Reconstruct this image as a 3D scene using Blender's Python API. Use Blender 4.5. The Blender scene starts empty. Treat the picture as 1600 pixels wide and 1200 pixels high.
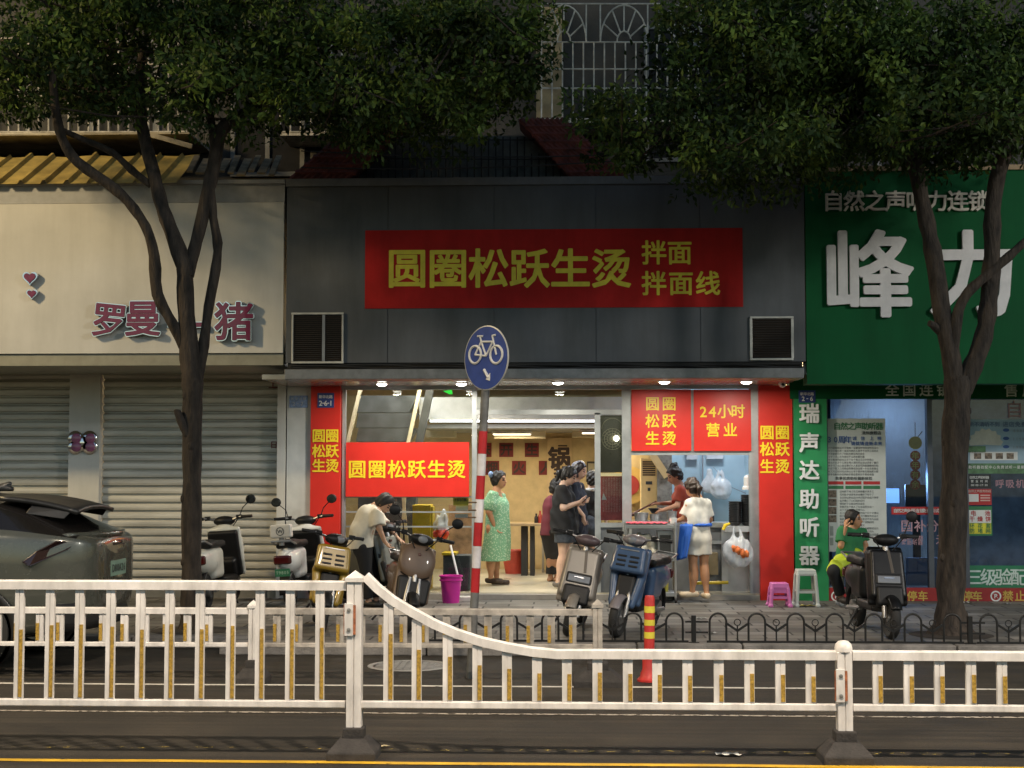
import bpy, bmesh, math, random
import numpy as np
from mathutils import Vector, Matrix, Euler

random.seed(7); np.random.seed(7)
SC = bpy.context.scene
COL = SC.collection
R = math.radians
PI = math.pi

# ------------------------------------------------------------------ camera
F = 2300.0                      # focal length in photo pixels (photo is 1600 x 1200)
CAM_Z = 1.77
PITCH, YAW = math.atan(134 / F), R(2.4)
camd = bpy.data.cameras.new('camera')
camd.sensor_width = 36.0
camd.lens = F / 1600 * 36.0
camd.clip_end = 500
camd.clip_start = 0.05
cam = bpy.data.objects.new('camera', camd)
COL.objects.link(cam)
cam.location = (0, 0, CAM_Z)
cam.rotation_euler = (R(90) + PITCH, 0, YAW)
SC.camera = cam
_M = Euler((R(90) + PITCH, 0, YAW)).to_matrix()

# ------------------------------------------------------------------ world: night sky
SUN_EL, SUN_ROT = R(11), R(0)
w = bpy.data.worlds.new('World'); SC.world = w; w.use_nodes = True
nt = w.node_tree
sky = nt.nodes.new('ShaderNodeTexSky'); sky.sky_type = 'NISHITA'; sky.sun_disc = False
sky.sun_elevation = SUN_EL; sky.sun_rotation = SUN_ROT
bg = nt.nodes['Background']; bg.inputs[1].default_value = 0.125
nt.links.new(sky.outputs[0], bg.inputs[0])

SC.view_settings.view_transform = 'Standard'
SC.view_settings.look = 'None'
SC.view_settings.exposure = 0.0
SC.view_settings.gamma = 1.0
SC.render.engine = 'CYCLES'
SC.cycles.use_denoising = True
SC.cycles.max_bounces = 8
SC.cycles.transparent_max_bounces = 16
SC.cycles.sample_clamp_indirect = 4.0
SC.cycles.caustics_reflective = False
SC.cycles.caustics_refractive = False

# ------------------------------------------------------------------ pixel helpers: photo pixel + distance -> point of the place
def ray(px, py):
    return _M @ Vector(((px - 800) / F, (600 - py) / F, -1.0))
def P(px, py, Y):
    d = ray(px, py); t = Y / d.y
    return Vector((d.x * t, Y, CAM_Z + d.z * t))
def PX(px, Y, py=734): return P(px, py, Y).x
def PZ(py, Y, px=800): return P(px, py, Y).z
def G(px, py, z=0.0):
    d = ray(px, py); t = (z - CAM_Z) / d.z
    return Vector((d.x * t, d.y * t, z))

# ------------------------------------------------------------------ materials
MAT = {}
def M(name, col, rough=0.6, metal=0.0, var=0.12, scale=6.0, bump=0.0, bscale=60.0, emit=None, estr=0.0, spec=0.5, coat=0.0, stretch=(1, 1, 1), col2=None, streak=0.0):
    if name in MAT: return MAT[name]
    m = bpy.data.materials.new(name); m.use_nodes = True; MAT[name] = m
    n, l = m.node_tree.nodes, m.node_tree.links
    b = n['Principled BSDF']
    b.inputs['Roughness'].default_value = rough; b.inputs['Metallic'].default_value = metal
    b.inputs['Specular IOR Level'].default_value = spec
    b.inputs['Coat Weight'].default_value = coat
    tc = n.new('ShaderNodeTexCoord'); mp = n.new('ShaderNodeMapping'); mp.inputs['Scale'].default_value = stretch
    l.new(tc.outputs['Object'], mp.inputs['Vector'])
    nz = n.new('ShaderNodeTexNoise'); nz.inputs['Scale'].default_value = scale; nz.inputs['Detail'].default_value = 6
    nz.inputs['Roughness'].default_value = 0.6
    l.new(mp.outputs[0], nz.inputs['Vector'])
    cr = n.new('ShaderNodeValToRGB')
    c = Vector(col[:3])
    lo = col2 if col2 else [x * (1 - var * 1.6) for x in c]
    hi = [min(1, x * (1 + var)) for x in c]
    cr.color_ramp.elements[0].position = 0.3; cr.color_ramp.elements[1].position = 0.68
    cr.color_ramp.elements[0].color = (*lo, 1); cr.color_ramp.elements[1].color = (*hi, 1)
    l.new(nz.outputs['Fac'], cr.inputs['Fac']); l.new(cr.outputs['Color'], b.inputs['Base Color'])
    if streak:                                      # rain streaks and grime running down
        m2 = n.new('ShaderNodeMapping'); m2.inputs['Scale'].default_value = (1.7, 1.7, 0.22); l.new(tc.outputs['Object'], m2.inputs[0])
        n3 = n.new('ShaderNodeTexNoise'); n3.inputs['Scale'].default_value = 1.6; n3.inputs['Detail'].default_value = 7; n3.inputs['Roughness'].default_value = 0.65; l.new(m2.outputs[0], n3.inputs['Vector'])
        c3 = n.new('ShaderNodeValToRGB'); c3.color_ramp.elements[0].position = 0.3; c3.color_ramp.elements[1].position = 0.62
        c3.color_ramp.elements[0].color = (1 - streak, 1 - streak, 1 - streak * 1.1, 1); c3.color_ramp.elements[1].color = (1, 1, 1, 1); l.new(n3.outputs['Fac'], c3.inputs[0])
        mxx = n.new('ShaderNodeMix'); mxx.data_type = 'RGBA'; mxx.blend_type = 'MULTIPLY'; mxx.inputs[0].default_value = 1
        l.new(cr.outputs['Color'], mxx.inputs[6]); l.new(c3.outputs[0], mxx.inputs[7]); l.new(mxx.outputs[2], b.inputs['Base Color'])
    mr = n.new('ShaderNodeMapRange'); mr.inputs['To Min'].default_value = max(0.02, rough - 0.1); mr.inputs['To Max'].default_value = min(1, rough + 0.12)
    l.new(nz.outputs['Fac'], mr.inputs['Value']); l.new(mr.outputs[0], b.inputs['Roughness'])
    if bump:
        n2 = n.new('ShaderNodeTexNoise'); n2.inputs['Scale'].default_value = bscale; n2.inputs['Detail'].default_value = 4
        l.new(mp.outputs[0], n2.inputs['Vector'])
        bp = n.new('ShaderNodeBump'); bp.inputs['Strength'].default_value = bump; bp.inputs['Distance'].default_value = 0.02
        l.new(n2.outputs['Fac'], bp.inputs['Height']); l.new(bp.outputs[0], b.inputs['Normal'])
    if emit:
        b.inputs['Emission Color'].default_value = (*emit, 1); b.inputs['Emission Strength'].default_value = estr
    return m
def glass(name, tint=(1, 1, 1), gloss=0.02, refl=1.0):
    if name in MAT: return MAT[name]
    m = bpy.data.materials.new(name); m.use_nodes = True; MAT[name] = m
    n, l = m.node_tree.nodes, m.node_tree.links
    n.remove(n['Principled BSDF'])
    tr = n.new('ShaderNodeBsdfTransparent'); tr.inputs[0].default_value = (*tint, 1)
    gl = n.new('ShaderNodeBsdfGlossy'); gl.inputs['Roughness'].default_value = gloss
    fr = n.new('ShaderNodeFresnel'); fr.inputs[0].default_value = 1.5
    mu = n.new('ShaderNodeMath'); mu.operation = 'MULTIPLY'; mu.inputs[1].default_value = refl
    mx = n.new('ShaderNodeMixShader')
    l.new(fr.outputs[0], mu.inputs[0]); l.new(mu.outputs[0], mx.inputs[0]); l.new(tr.outputs[0], mx.inputs[1]); l.new(gl.outputs[0], mx.inputs[2])
    l.new(mx.outputs[0], n['Material Output'].inputs[0])
    return m

# ------------------------------------------------------------------ object helpers
def tag(o, label=None, cat=None, group=None, kind=None):
    if label: o['label'] = label
    if cat: o['category'] = cat
    if group: o['group'] = group
    if kind: o['kind'] = kind
    return o
def thing(name, label, cat, loc=(0, 0, 0), rz=0.0, group=None, rx=0.0, ry=0.0):
    o = bpy.data.objects.new(name, None); COL.objects.link(o)
    o.location = loc; o.rotation_euler = (rx, ry, rz); o.empty_display_size = 0.2
    return tag(o, label, cat, group)
def root_loc(p):
    while p.parent: p = p.parent
    return Vector(p.location), p
def copy_tree(o, parent=None):
    c = o.copy(); COL.objects.link(c); c.parent = parent
    for ch in list(o.children): copy_tree(ch, c)
    return c

class MB:
    """collects geometry, then links it as one mesh object"""
    def __init__(s): s.v = []; s.f = []; s.mi = []; s.sm = []
    def add(s, vs, fs, mi=0, smooth=False):
        o = len(s.v); s.v.extend([tuple(x) for x in vs])
        for f in fs: s.f.append([o + i for i in f]); s.mi.append(mi); s.sm.append(smooth)
        return s
    def box(s, x0, x1, y0, y1, z0, z1, mi=0, mat=None):
        vs = [Vector((x, y, z)) for z in (z0, z1) for y in (y0, y1) for x in (x0, x1)]
        if mat is not None: vs = [mat @ v for v in vs]
        return s.add(vs, [(0, 2, 3, 1), (4, 5, 7, 6), (0, 1, 5, 4), (2, 6, 7, 3), (0, 4, 6, 2), (1, 3, 7, 5)], mi)
    def cbox(s, c, sz, mi=0, rot=(0, 0, 0)):
        m = Matrix.Translation(c) @ Euler(rot).to_matrix().to_4x4()
        h = [x / 2 for x in sz]
        return s.box(-h[0], h[0], -h[1], h[1], -h[2], h[2], mi, m)
    def bar(s, a, b, wd, th, mi=0, up=(0, 0, 1)):
        a, b = Vector(a), Vector(b); d = b - a; L = d.length; d.normalize()
        u = Vector(up)
        if abs(d.dot(u)) > 0.99: u = Vector((0, 1, 0))
        x = d.cross(u).normalized(); u = x.cross(d)
        vs = []
        for p in (a, b):
            for i, j in ((-1, -1), (1, -1), (1, 1), (-1, 1)): vs.append(p + x * (i * wd / 2) + u * (j * th / 2))
        return s.add(vs, [(0, 1, 2, 3), (7, 6, 5, 4), (0, 4, 5, 1), (1, 5, 6, 2), (2, 6, 7, 3), (3, 7, 4, 0)], mi)
    def prism(s, pts, vec, mi=0):
        n = len(pts); pts = [Vector(p) for p in pts]; vec = Vector(vec)
        vs = pts + [p + vec for p in pts]
        fs = [tuple(range(n)), tuple(range(2 * n - 1, n - 1, -1))] + [(i, i + n, (i + 1) % n + n, (i + 1) % n) for i in range(n)]
        return s.add(vs, fs, mi)
    def sheet(s, pts, mi=0): return s.add(pts, [tuple(range(len(pts)))], mi)
    def tube(s, pts, r, n=8, mi=0, closed=False, smooth=True):
        pts = [Vector(p) for p in pts]; k = len(pts)
        rs = r if isinstance(r, (list, tuple)) else [r] * k
        rings = []; pu = None
        for i, p in enumerate(pts):
            if closed: d = pts[(i + 1) % k] - pts[i - 1]
            elif i == 0: d = pts[1] - p
            elif i == k - 1: d = p - pts[i - 1]
            else: d = (pts[i + 1] - pts[i - 1])
            d.normalize()
            if pu is None:
                u = Vector((0, 0, 1)) if abs(d.z) < 0.9 else Vector((1, 0, 0))
            else: u = pu
            x = d.cross(u)
            if x.length < 1e-4: x = d.cross(Vector((0, 1, 0.3)))
            x.normalize(); u = x.cross(d).normalized(); pu = u
            rings.append([p + (x * math.cos(2 * PI * j / n) + u * math.sin(2 * PI * j / n)) * rs[i] for j in range(n)])
        vs = [v for ring in rings for v in ring]; fs = []
        for i in range(k if closed else k - 1):
            a, b = i * n, ((i + 1) % k) * n
            for j in range(n): fs.append((a + j, a + (j + 1) % n, b + (j + 1) % n, b + j))
        s.add(vs, fs, mi, smooth)
        if not closed: s.add(rings[0], [tuple(range(n))], mi); s.add(rings[-1], [tuple(range(n))], mi)
        return s
    def lathe(s, prof, c=(0, 0, 0), n=20, mi=0, mat=None, smooth=True):
        c = Vector(c); vs = []
        for r, z in prof:
            for j in range(n):
                v = Vector((r * math.cos(2 * PI * j / n), r * math.sin(2 * PI * j / n), z))
                if mat is not None: v = mat @ v
                vs.append(c + v)
        fs = []
        for i in range(len(prof) - 1):
            for j in range(n): fs.append((i * n + j, i * n + (j + 1) % n, (i + 1) * n + (j + 1) % n, (i + 1) * n + j))
        s.add(vs, fs, mi, smooth)
        if prof[0][0] > 1e-5: s.add(vs[:n], [tuple(range(n))], mi)
        if prof[-1][0] > 1e-5: s.add(vs[-n:], [tuple(range(n))], mi)
        return s
    def ball(s, c, r, nu=14, nv=8, mi=0, rot=(0, 0, 0)):
        r = (r, r, r) if not isinstance(r, (list, tuple)) else r
        E = Euler(rot).to_matrix(); vs = []; fs = []
        for i in range(nv + 1):
            t = PI * i / nv
            for j in range(nu):
                a = 2 * PI * j / nu
                vs.append(Vector(c) + E @ Vector((r[0] * math.sin(t) * math.cos(a), r[1] * math.sin(t) * math.sin(a), r[2] * math.cos(t))))
        for i in range(nv):
            for j in range(nu): fs.append((i * nu + j, i * nu + (j + 1) % nu, (i + 1) * nu + (j + 1) % nu, (i + 1) * nu + j))
        return s.add(vs, fs, mi, True)
    def grid(s, fn, nu, nv, mi=0, smooth=True, thick=0.0):
        vs = [fn(i / nu, j / nv) for j in range(nv + 1) for i in range(nu + 1)]
        fs = [(j * (nu + 1) + i, j * (nu + 1) + i + 1, (j + 1) * (nu + 1) + i + 1, (j + 1) * (nu + 1) + i) for j in range(nv) for i in range(nu)]
        return s.add(vs, fs, mi, smooth)
    def build(s, name, mats, parent=None, bevel=0.0, local=False, recalc=True, solid=0.0, subd=0, seg=2):
        if not isinstance(mats, (list, tuple)): mats = [mats]
        vs = [Vector(v) for v in s.v]
        if parent is None:
            lo = [min(v[i] for v in vs) for i in range(3)]; hi = [max(v[i] for v in vs) for i in range(3)]
            org = Vector(((lo[0] + hi[0]) / 2, (lo[1] + hi[1]) / 2, lo[2]))
        elif local: org = Vector((0, 0, 0))
        else: org, _ = root_loc(parent)
        me = bpy.data.meshes.new(name)
        me.from_pydata([v - org for v in vs], [], s.f)
        for m in mats: me.materials.append(m)
        me.polygons.foreach_set('material_index', s.mi)
        me.polygons.foreach_set('use_smooth', s.sm)
        if recalc:
            bm = bmesh.new(); bm.from_mesh(me)
            if any(s.sm): bmesh.ops.remove_doubles(bm, verts=bm.verts, dist=1e-5)
            bmesh.ops.recalc_face_normals(bm, faces=bm.faces); bm.to_mesh(me); bm.free()
        me.update()
        if any(s.sm) and not subd: me.set_sharp_from_angle(angle=R(42))
        o = bpy.data.objects.new(name, me); COL.objects.link(o)
        if parent is None: o.location = org
        else: o.parent = parent
        if solid:
            md = o.modifiers.new('solid', 'SOLIDIFY'); md.thickness = solid; md.offset = 0
        if subd:
            md = o.modifiers.new('sub', 'SUBSURF'); md.levels = subd; md.render_levels = subd
        if bevel:
            md = o.modifiers.new('bevel', 'BEVEL'); md.width = bevel; md.segments = seg; md.limit_method = 'ANGLE'; md.angle_limit = R(40)
        return o

# ------------------------------------------------------------------ lettering
_GL = {}
def glyph(ch, bold=0.02, ext=0.0):
    k = (ch, bold, ext)
    if k not in _GL:
        cu = bpy.data.curves.new('glyph', 'FONT'); cu.body = ch; cu.size = 1; cu.offset = bold; cu.resolution_u = 2; cu.extrude = ext
        ob = bpy.data.objects.new('glyph', cu)
        me = bpy.data.meshes.new_from_object(ob)
        vs = [Vector(v.co) for v in me.vertices]; fs = [tuple(p.vertices) for p in me.polygons]
        bpy.data.objects.remove(ob); bpy.data.curves.remove(cu); bpy.data.meshes.remove(me)
        if ord(ch) < 0x2e80 and vs:
            cx = (min(v.x for v in vs) + max(v.x for v in vs)) / 2; cy = (min(v.y for v in vs) + max(v.y for v in vs)) / 2
        else: cx, cy = 0.5, 0.362
        _GL[k] = ([v - Vector((cx, cy, 0)) for v in vs], fs)
    return _GL[k]
def put_char(mb, ch, c, size, bold=0.02, ext=0.0, mi=0, sx=1.0, mat=None):
    """one character centred on world point c in the XZ plane, facing the street; bold strokes are copies shifted sideways, each a hair in front of the last"""
    vs, fs = glyph(ch, 0.0, ext / size if ext else 0.0); nb = 14 if size > 0.4 else 6; st = 0.0001 if size > 0.4 else 0.0003
    sh = [(0, 0)] + ([(bold * math.cos(2 * PI * i / nb), bold * math.sin(2 * PI * i / nb)) for i in range(nb)] if bold > 0.007 else [])
    for i, (ox, oz) in enumerate(sh):
        out = []
        for v in vs:
            q = Vector(((v.x + ox) * size * sx, -v.z * size - i * st, (v.y + oz) * size))
            if mat is not None: q = mat @ q
            out.append(c + q)
        mb.add(out, fs, mi)
def letters(mb, items, Y, bold=0.02, ext=0.0, mi=0, sx=1.0):
    """items: (char, px centre x, px centre y, px size) on the plane at distance Y"""
    for ch, x, y, sz in items:
        if ch == ' ': continue
        c = P(x, y, Y); k = (P(x + 1, y, Y) - c).x
        put_char(mb, ch, c, sz * k / 0.9, bold, ext, mi, sx)
def row(s, x0, x1, y, size):
    """characters of s spread evenly between pixel centres x0 and x1"""
    n = len(s)
    return [(ch, x0 + (x1 - x0) * (i / (n - 1) if n > 1 else 0.5), y, size) for i, ch in enumerate(s)]
def rectpx(mb, x0, x1, y0, y1, Y, depth, mi=0):
    """a flat panel covering a pixel rectangle, front face at Y, going back by depth"""
    a = P(x0, y1, Y); b = P(x1, y0, Y)
    return mb.box(a.x, b.x, Y, Y + depth, a.z, b.z, mi)

# ------------------------------------------------------------------ smooth solids: distance fields meshed with surface nets
class SDF:
    def __init__(s): s.p = []; s.cuts = []
    def cap(s, a, b, ra, rb=None, flat=False, k=None):
        a, b = np.array(a, float), np.array(b, float); rb = ra if rb is None else rb
        m = max(ra, rb)
        def fn(X):
            d = b - a; L2 = max(d @ d, 1e-9)
            t = np.clip((X - a) @ d / L2, 0, 1)
            r = np.linalg.norm(X - a - t[..., None] * d, axis=-1) - (ra + (rb - ra) * t)
            if flat:
                u = d / math.sqrt(L2); r = np.maximum(r, (X - b) @ u)
            return r
        s.p.append((fn, np.minimum(a, b) - m, np.maximum(a, b) + m, k)); return s
    def ell(s, c, r, rot=(0, 0, 0), k=None):
        c = np.array(c, float); r = np.array(r if hasattr(r, '__len__') else (r, r, r), float)
        E = np.array(rot) if isinstance(rot, Matrix) else np.array(Euler(rot).to_matrix())
        def fn(X):
            q = (X - c) @ E
            k0 = np.linalg.norm(q / r, axis=-1); k1 = np.linalg.norm(q / (r * r), axis=-1)
            return k0 * (k0 - 1) / np.maximum(k1, 1e-6)
        m = r.max(); s.p.append((fn, c - m, c + m, k)); return s
    def box(s, c, h, rd=0.02, rot=(0, 0, 0), k=None, taper=0.0):
        """rounded box: half sizes h, corner radius rd; taper narrows x towards +z"""
        c = np.array(c, float); h = np.array(h, float); E = np.array(Euler(rot).to_matrix())
        def fn(X):
            q = (X - c) @ E
            if taper:
                sc = 1 - taper * np.clip((q[..., 2] / h[2] + 1) / 2, 0, 1)
                q = q.copy(); q[..., 0] = q[..., 0] / sc
            q = np.abs(q) - (h - rd)
            return np.linalg.norm(np.maximum(q, 0), axis=-1) + np.minimum(q.max(-1), 0) - rd
        m = np.linalg.norm(h); s.p.append((fn, c - m, c + m, k)); return s
    def cut(s, pt, nrm):
        s.cuts.append((np.array(pt, float), np.array(nrm, float) / np.linalg.norm(nrm))); return s
    def mesh(s, vox=0.01, k=0.03, wob=0.0, wfreq=30.0, wdir=(1, 1, 1), sub=None, seed=0):
        lo = np.min([q[1] for q in s.p], 0) - 3 * vox - 0.01; hi = np.max([q[2] for q in s.p], 0) + 3 * vox + 0.01
        n = np.ceil((hi - lo) / vox).astype(int) + 1
        D = np.full(n, 9.0, np.float32)
        ax = [lo[i] + np.arange(n[i]) * vox for i in range(3)]
        for fn, a, b, kk in s.p:
            kk = k if kk is None else kk
            i0 = np.maximum(((a - lo - kk - 2 * vox) / vox).astype(int), 0); i1 = np.minimum(((b - lo + kk + 2 * vox) / vox).astype(int) + 2, n)
            sl = tuple(slice(i0[i], i1[i]) for i in range(3))
            X = np.stack(np.meshgrid(ax[0][sl[0]], ax[1][sl[1]], ax[2][sl[2]], indexing='ij'), -1)
            d = fn(X).astype(np.float32); o = D[sl]
            h = np.clip(0.5 + 0.5 * (o - d) / kk, 0, 1)
            D[sl] = np.where(o > 5, d, o + (d - o) * h - kk * h * (1 - h))
        if wob or s.cuts:
            X = np.stack(np.meshgrid(*ax, indexing='ij'), -1)
            if wob:
                rs = np.random.RandomState(seed + 3)
                for _ in range(5):
                    f = rs.normal(size=3) * np.array(wdir) * wfreq
                    D += (wob / 2.2 * np.sin(X @ f + rs.uniform(0, 6))).astype(np.float32)
            for pt, nr in s.cuts: D = np.maximum(D, ((X - pt) @ nr).astype(np.float32))
        for i in range(3):
            sl = [slice(None)] * 3; sl[i] = 0; D[tuple(sl)] = np.maximum(D[tuple(sl)], vox); sl[i] = -1; D[tuple(sl)] = np.maximum(D[tuple(sl)], vox)
        S = D < 0
        cs = [(a, b, c) for a in (0, 1) for b in (0, 1) for c in (0, 1)]
        cnt = sum(S[a:n[0] - 1 + a, b:n[1] - 1 + b, c:n[2] - 1 + c].astype(np.int8) for a, b, c in cs)
        act = (cnt > 0) & (cnt < 8); I = np.argwhere(act)
        vals = {c: D[I[:, 0] + c[0], I[:, 1] + c[1], I[:, 2] + c[2]] for c in cs}
        pos = np.zeros((len(I), 3)); num = np.zeros(len(I))
        for c in cs:
            for axn in range(3):
                if c[axn] == 0:
                    e = list(c); e[axn] = 1; e = tuple(e)
                    da, db = vals[c], vals[e]; mk = (da < 0) != (db < 0)
                    t = np.where(mk, da / np.where(mk, da - db, 1), 0)
                    p = np.repeat(np.array(c, float)[None], len(I), 0); p[:, axn] = t
                    pos += p * mk[:, None]; num += mk
        V = lo + (I + pos / num[:, None]) * vox
        idx = -np.ones(act.shape, int); idx[act] = np.arange(len(I))
        Fs = []
        for axn in range(3):
            u, v = [(1, 2), (2, 0), (0, 1)][axn]
            sl0 = [slice(1, -1)] * 3; sl1 = [slice(1, -1)] * 3
            sl0[axn] = slice(0, n[axn] - 1); sl1[axn] = slice(1, n[axn])
            a, b = S[tuple(sl0)], S[tuple(sl1)]
            E = np.argwhere(a != b); ins = a[a != b]
            g = E.copy(); g[:, u] += 1; g[:, v] += 1
            def cell(du, dv):
                h = g.copy(); h[:, u] += du; h[:, v] += dv
                return idx[h[:, 0], h[:, 1], h[:, 2]]
            q = np.stack([cell(-1, -1), cell(0, -1), cell(0, 0), cell(-1, 0)], 1)
            q[~ins] = q[~ins][:, ::-1]
            Fs.append(q)
        return V, np.concatenate(Fs)
    def build(s, name, mats, parent, local=True, paint=None, world=False, **kw):
        V, Fc = s.mesh(**kw)
        if not isinstance(mats, (list, tuple)): mats = [mats]
        org = np.zeros(3)
        if not local: org = np.array(root_loc(parent)[0])
        me = bpy.data.meshes.new(name)
        me.vertices.add(len(V)); me.vertices.foreach_set('co', (V - org).astype(np.float32).ravel())
        me.loops.add(Fc.size); me.loops.foreach_set('vertex_index', Fc.ravel().astype(np.int32))
        me.polygons.add(len(Fc)); me.polygons.foreach_set('loop_start', np.arange(0, Fc.size, 4, dtype=np.int32)); me.polygons.foreach_set('loop_total', np.full(len(Fc), 4, np.int32))
        me.polygons.foreach_set('use_smooth', np.ones(len(Fc), bool))
        for m in mats: me.materials.append(m)
        if paint is not None:
            me.polygons.foreach_set('material_index', paint(V[Fc].mean(1)).astype(np.int32))
        me.update(calc_edges=True)
        o = bpy.data.objects.new(name, me); COL.objects.link(o); o.parent = parent
        return o
# ------------------------------------------------------------------ distances from the camera's side of the road
YF, YG = 17.4, 19.1            # front of the shop fascias, plane of the shop windows
YR, YR2, YK, YA = 9.15, 12.3, 14.1, 14.25   # near railing, far railing, kerb, arched fence
ZS = 0.11                      # pavement level
ZP = 0.19                      # shop floor level

# ------------------------------------------------------------------ street lamps behind the photographer light the road and the fronts
def street_lamp(x, y, reach, power, col, label, tilt=25, z=8.6, tx=0.0, cone=None, big=0.0):
    t = thing('street_lamp', label, 'street lamp', (x, y, 0), group='street lamps beyond the edges of the photo')
    m = M('lamp_post_grey', (0.3, 0.31, 0.32), 0.45, 0.6)
    mb = MB(); mb.tube([(x, y, 0), (x, y, 4), (x, y, z - 0.6)], [0.09, 0.075, 0.06], 12); mb.build('pole', m, t)
    mb = MB(); mb.tube([(x, y, z - 0.7), (x, y + 0.3, z - 0.15), (x, y + reach, z + 0.1)], 0.04, 8); mb.build('arm', m, t)
    h = Vector((x, y + reach, z + 0.05))
    mb = MB(); mb.box(h.x - 0.16, h.x + 0.16, h.y - 0.35, h.y + 0.35, h.z + 0.02, h.z + 0.14); head = mb.build('lamp_head', m, t, bevel=0.03)
    mb = MB(); mb.box(h.x - 0.12, h.x + 0.12, h.y - 0.3, h.y + 0.3, h.z, h.z + 0.018)
    mb.build('lens', M('lamp_lens_' + str(round(col[2], 2)), (0.8, 0.8, 0.8), emit=col, estr=8), head)
    if cone:                                            # full cut-off head: light only below the given angle
        ld = bpy.data.lights.new('street_light', 'SPOT'); ld.spot_size = R(cone); ld.spot_blend = 0.35; ld.shadow_soft_size = 0.2
    else:
        ld = bpy.data.lights.new('street_light', 'AREA'); ld.shape = 'RECTANGLE'; ld.size = 0.3 + big; ld.size_y = 0.6 + big
    ld.energy = power; ld.color = col
    lo = bpy.data.objects.new('street_light', ld); COL.objects.link(lo); lo.parent = t
    lo.location = (0, reach, z + 0.03); lo.rotation_euler = (R(tilt), 0, R(tx))
street_lamp(-12.6, 14.9, -3.8, 1080, (1.0, 0.74, 0.38), 'grey street lamp with a warm yellow head beyond the left edge of the photo', 48, 8.3, -38, None, 0.25)
street_lamp(15.5, -1.6, 6.0, 1350, (1.0, 0.95, 0.86), 'tall grey street lamp with a white head right of the other near lamps', 50, 8.6, 22, None, 0.6)
street_lamp(0.5, -1.6, 7.0, 5000, (1.0, 0.83, 0.64), 'grey street lamp with a warm head standing behind the photographer', 0, 7.4, 0, 128)
street_lamp(-9.5, -1.6, 7.0, 5000, (1.0, 0.83, 0.64), 'second grey street lamp on the near pavement left of the photographer', 0, 7.4, 0, 128)
street_lamp(10.5, -1.6, 7.0, 5000, (1.0, 0.84, 0.66), 'grey street lamp with a pale head beyond the right edge of the photo', 0, 7.4, 0, 128)

# ------------------------------------------------------------------ ground
def strut(name, mb, mats, **k): return tag(mb.build(name, mats, **k), kind='structure')
def asphalt(name, base):
    m = M(name, base, 0.75, var=0.35, scale=1.3, bump=0.5, bscale=140)
    n, l = m.node_tree.nodes, m.node_tree.links
    b = n['Principled BSDF']
    src = b.inputs['Base Color'].links[0].from_socket
    tc = n.new('ShaderNodeTexCoord')
    vo = n.new('ShaderNodeTexNoise'); vo.inputs['Scale'].default_value = 110; vo.inputs['Detail'].default_value = 2
    l.new(tc.outputs['Object'], vo.inputs['Vector'])
    cr = n.new('ShaderNodeValToRGB'); cr.color_ramp.elements[0].position = 0.35; cr.color_ramp.elements[1].position = 0.72
    cr.color_ramp.elements[0].color = (0.3, 0.3, 0.3, 1); cr.color_ramp.elements[1].color = (2.7, 2.6, 2.4, 1)
    l.new(vo.outputs['Fac'], cr.inputs['Fac'])
    mx = n.new('ShaderNodeMix'); mx.data_type = 'RGBA'; mx.blend_type = 'MULTIPLY'; mx.inputs[0].default_value = 1
    l.new(src, mx.inputs[6]); l.new(cr.outputs[0], mx.inputs[7])
    # long smears left by tyres along the lane
    mp = n.new('ShaderNodeMapping'); mp.inputs['Scale'].default_value = (0.25, 9, 1); l.new(tc.outputs['Object'], mp.inputs[0])
    st = n.new('ShaderNodeTexNoise'); st.inputs['Scale'].default_value = 1.2; st.inputs['Detail'].default_value = 5; l.new(mp.outputs[0], st.inputs['Vector'])
    c2 = n.new('ShaderNodeValToRGB'); c2.color_ramp.elements[0].position = 0.38; c2.color_ramp.elements[1].position = 0.62
    c2.color_ramp.elements[0].color = (0.5, 0.5, 0.5, 1); c2.color_ramp.elements[1].color = (1.15, 1.15, 1.15, 1)
    l.new(st.outputs['Fac'], c2.inputs['Fac'])
    m2 = n.new('ShaderNodeMix'); m2.data_type = 'RGBA'; m2.blend_type = 'MULTIPLY'; m2.inputs[0].default_value = 0.8
    l.new(mx.outputs[2], m2.inputs[6]); l.new(c2.outputs[0], m2.inputs[7]); l.new(m2.outputs[2], b.inputs['Base Color'])
    return m
mb = MB(); mb.sheet([(-150, -60, 0), (150, -60, 0), (150, 60, 0), (-150, 60, 0)]); strut('road', mb, asphalt('asphalt', (0.023, 0.019, 0.0135)))
# worn paint
def paint_mat(name, col, wear=0.5):
    m = M(name, col, 0.6, var=0.25, scale=3, bump=0.2)
    n, l = m.node_tree.nodes, m.node_tree.links
    tc = n.new('ShaderNodeTexCoord'); nz = n.new('ShaderNodeTexNoise'); nz.inputs['Scale'].default_value = 14; nz.inputs['Detail'].default_value = 8; nz.inputs['Roughness'].default_value = 0.75
    l.new(tc.outputs['Object'], nz.inputs['Vector'])
    cr = n.new('ShaderNodeValToRGB'); cr.color_ramp.elements[0].position = wear - 0.06; cr.color_ramp.elements[1].position = wear
    l.new(nz.outputs['Fac'], cr.inputs['Fac'])
    tr = n.new('ShaderNodeBsdfTransparent'); mx = n.new('ShaderNodeMixShader')
    l.new(cr.outputs[0], mx.inputs[0]); l.new(tr.outputs[0], mx.inputs[1]); l.new(n['Principled BSDF'].outputs[0], mx.inputs[2]); l.new(mx.outputs[0], n['Material Output'].inputs[0])
    return m
def line(name, Y, wd, m, x0=-40, x1=40, z=0.004):
    mb = MB(); k = 160
    for i in range(k):
        a, b = x0 + (x1 - x0) * i / k, x0 + (x1 - x0) * (i + 1) / k
        d0, d1 = [0.006 * math.sin(q * 2.3) + 0.004 * math.sin(q * 7.1) for q in (a, b)]
        mb.sheet([(a, Y + d0, z), (b, Y + d1, z), (b, Y + d1 + wd, z), (a, Y + d0 + wd, z)])
    strut(name, mb, m)
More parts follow.
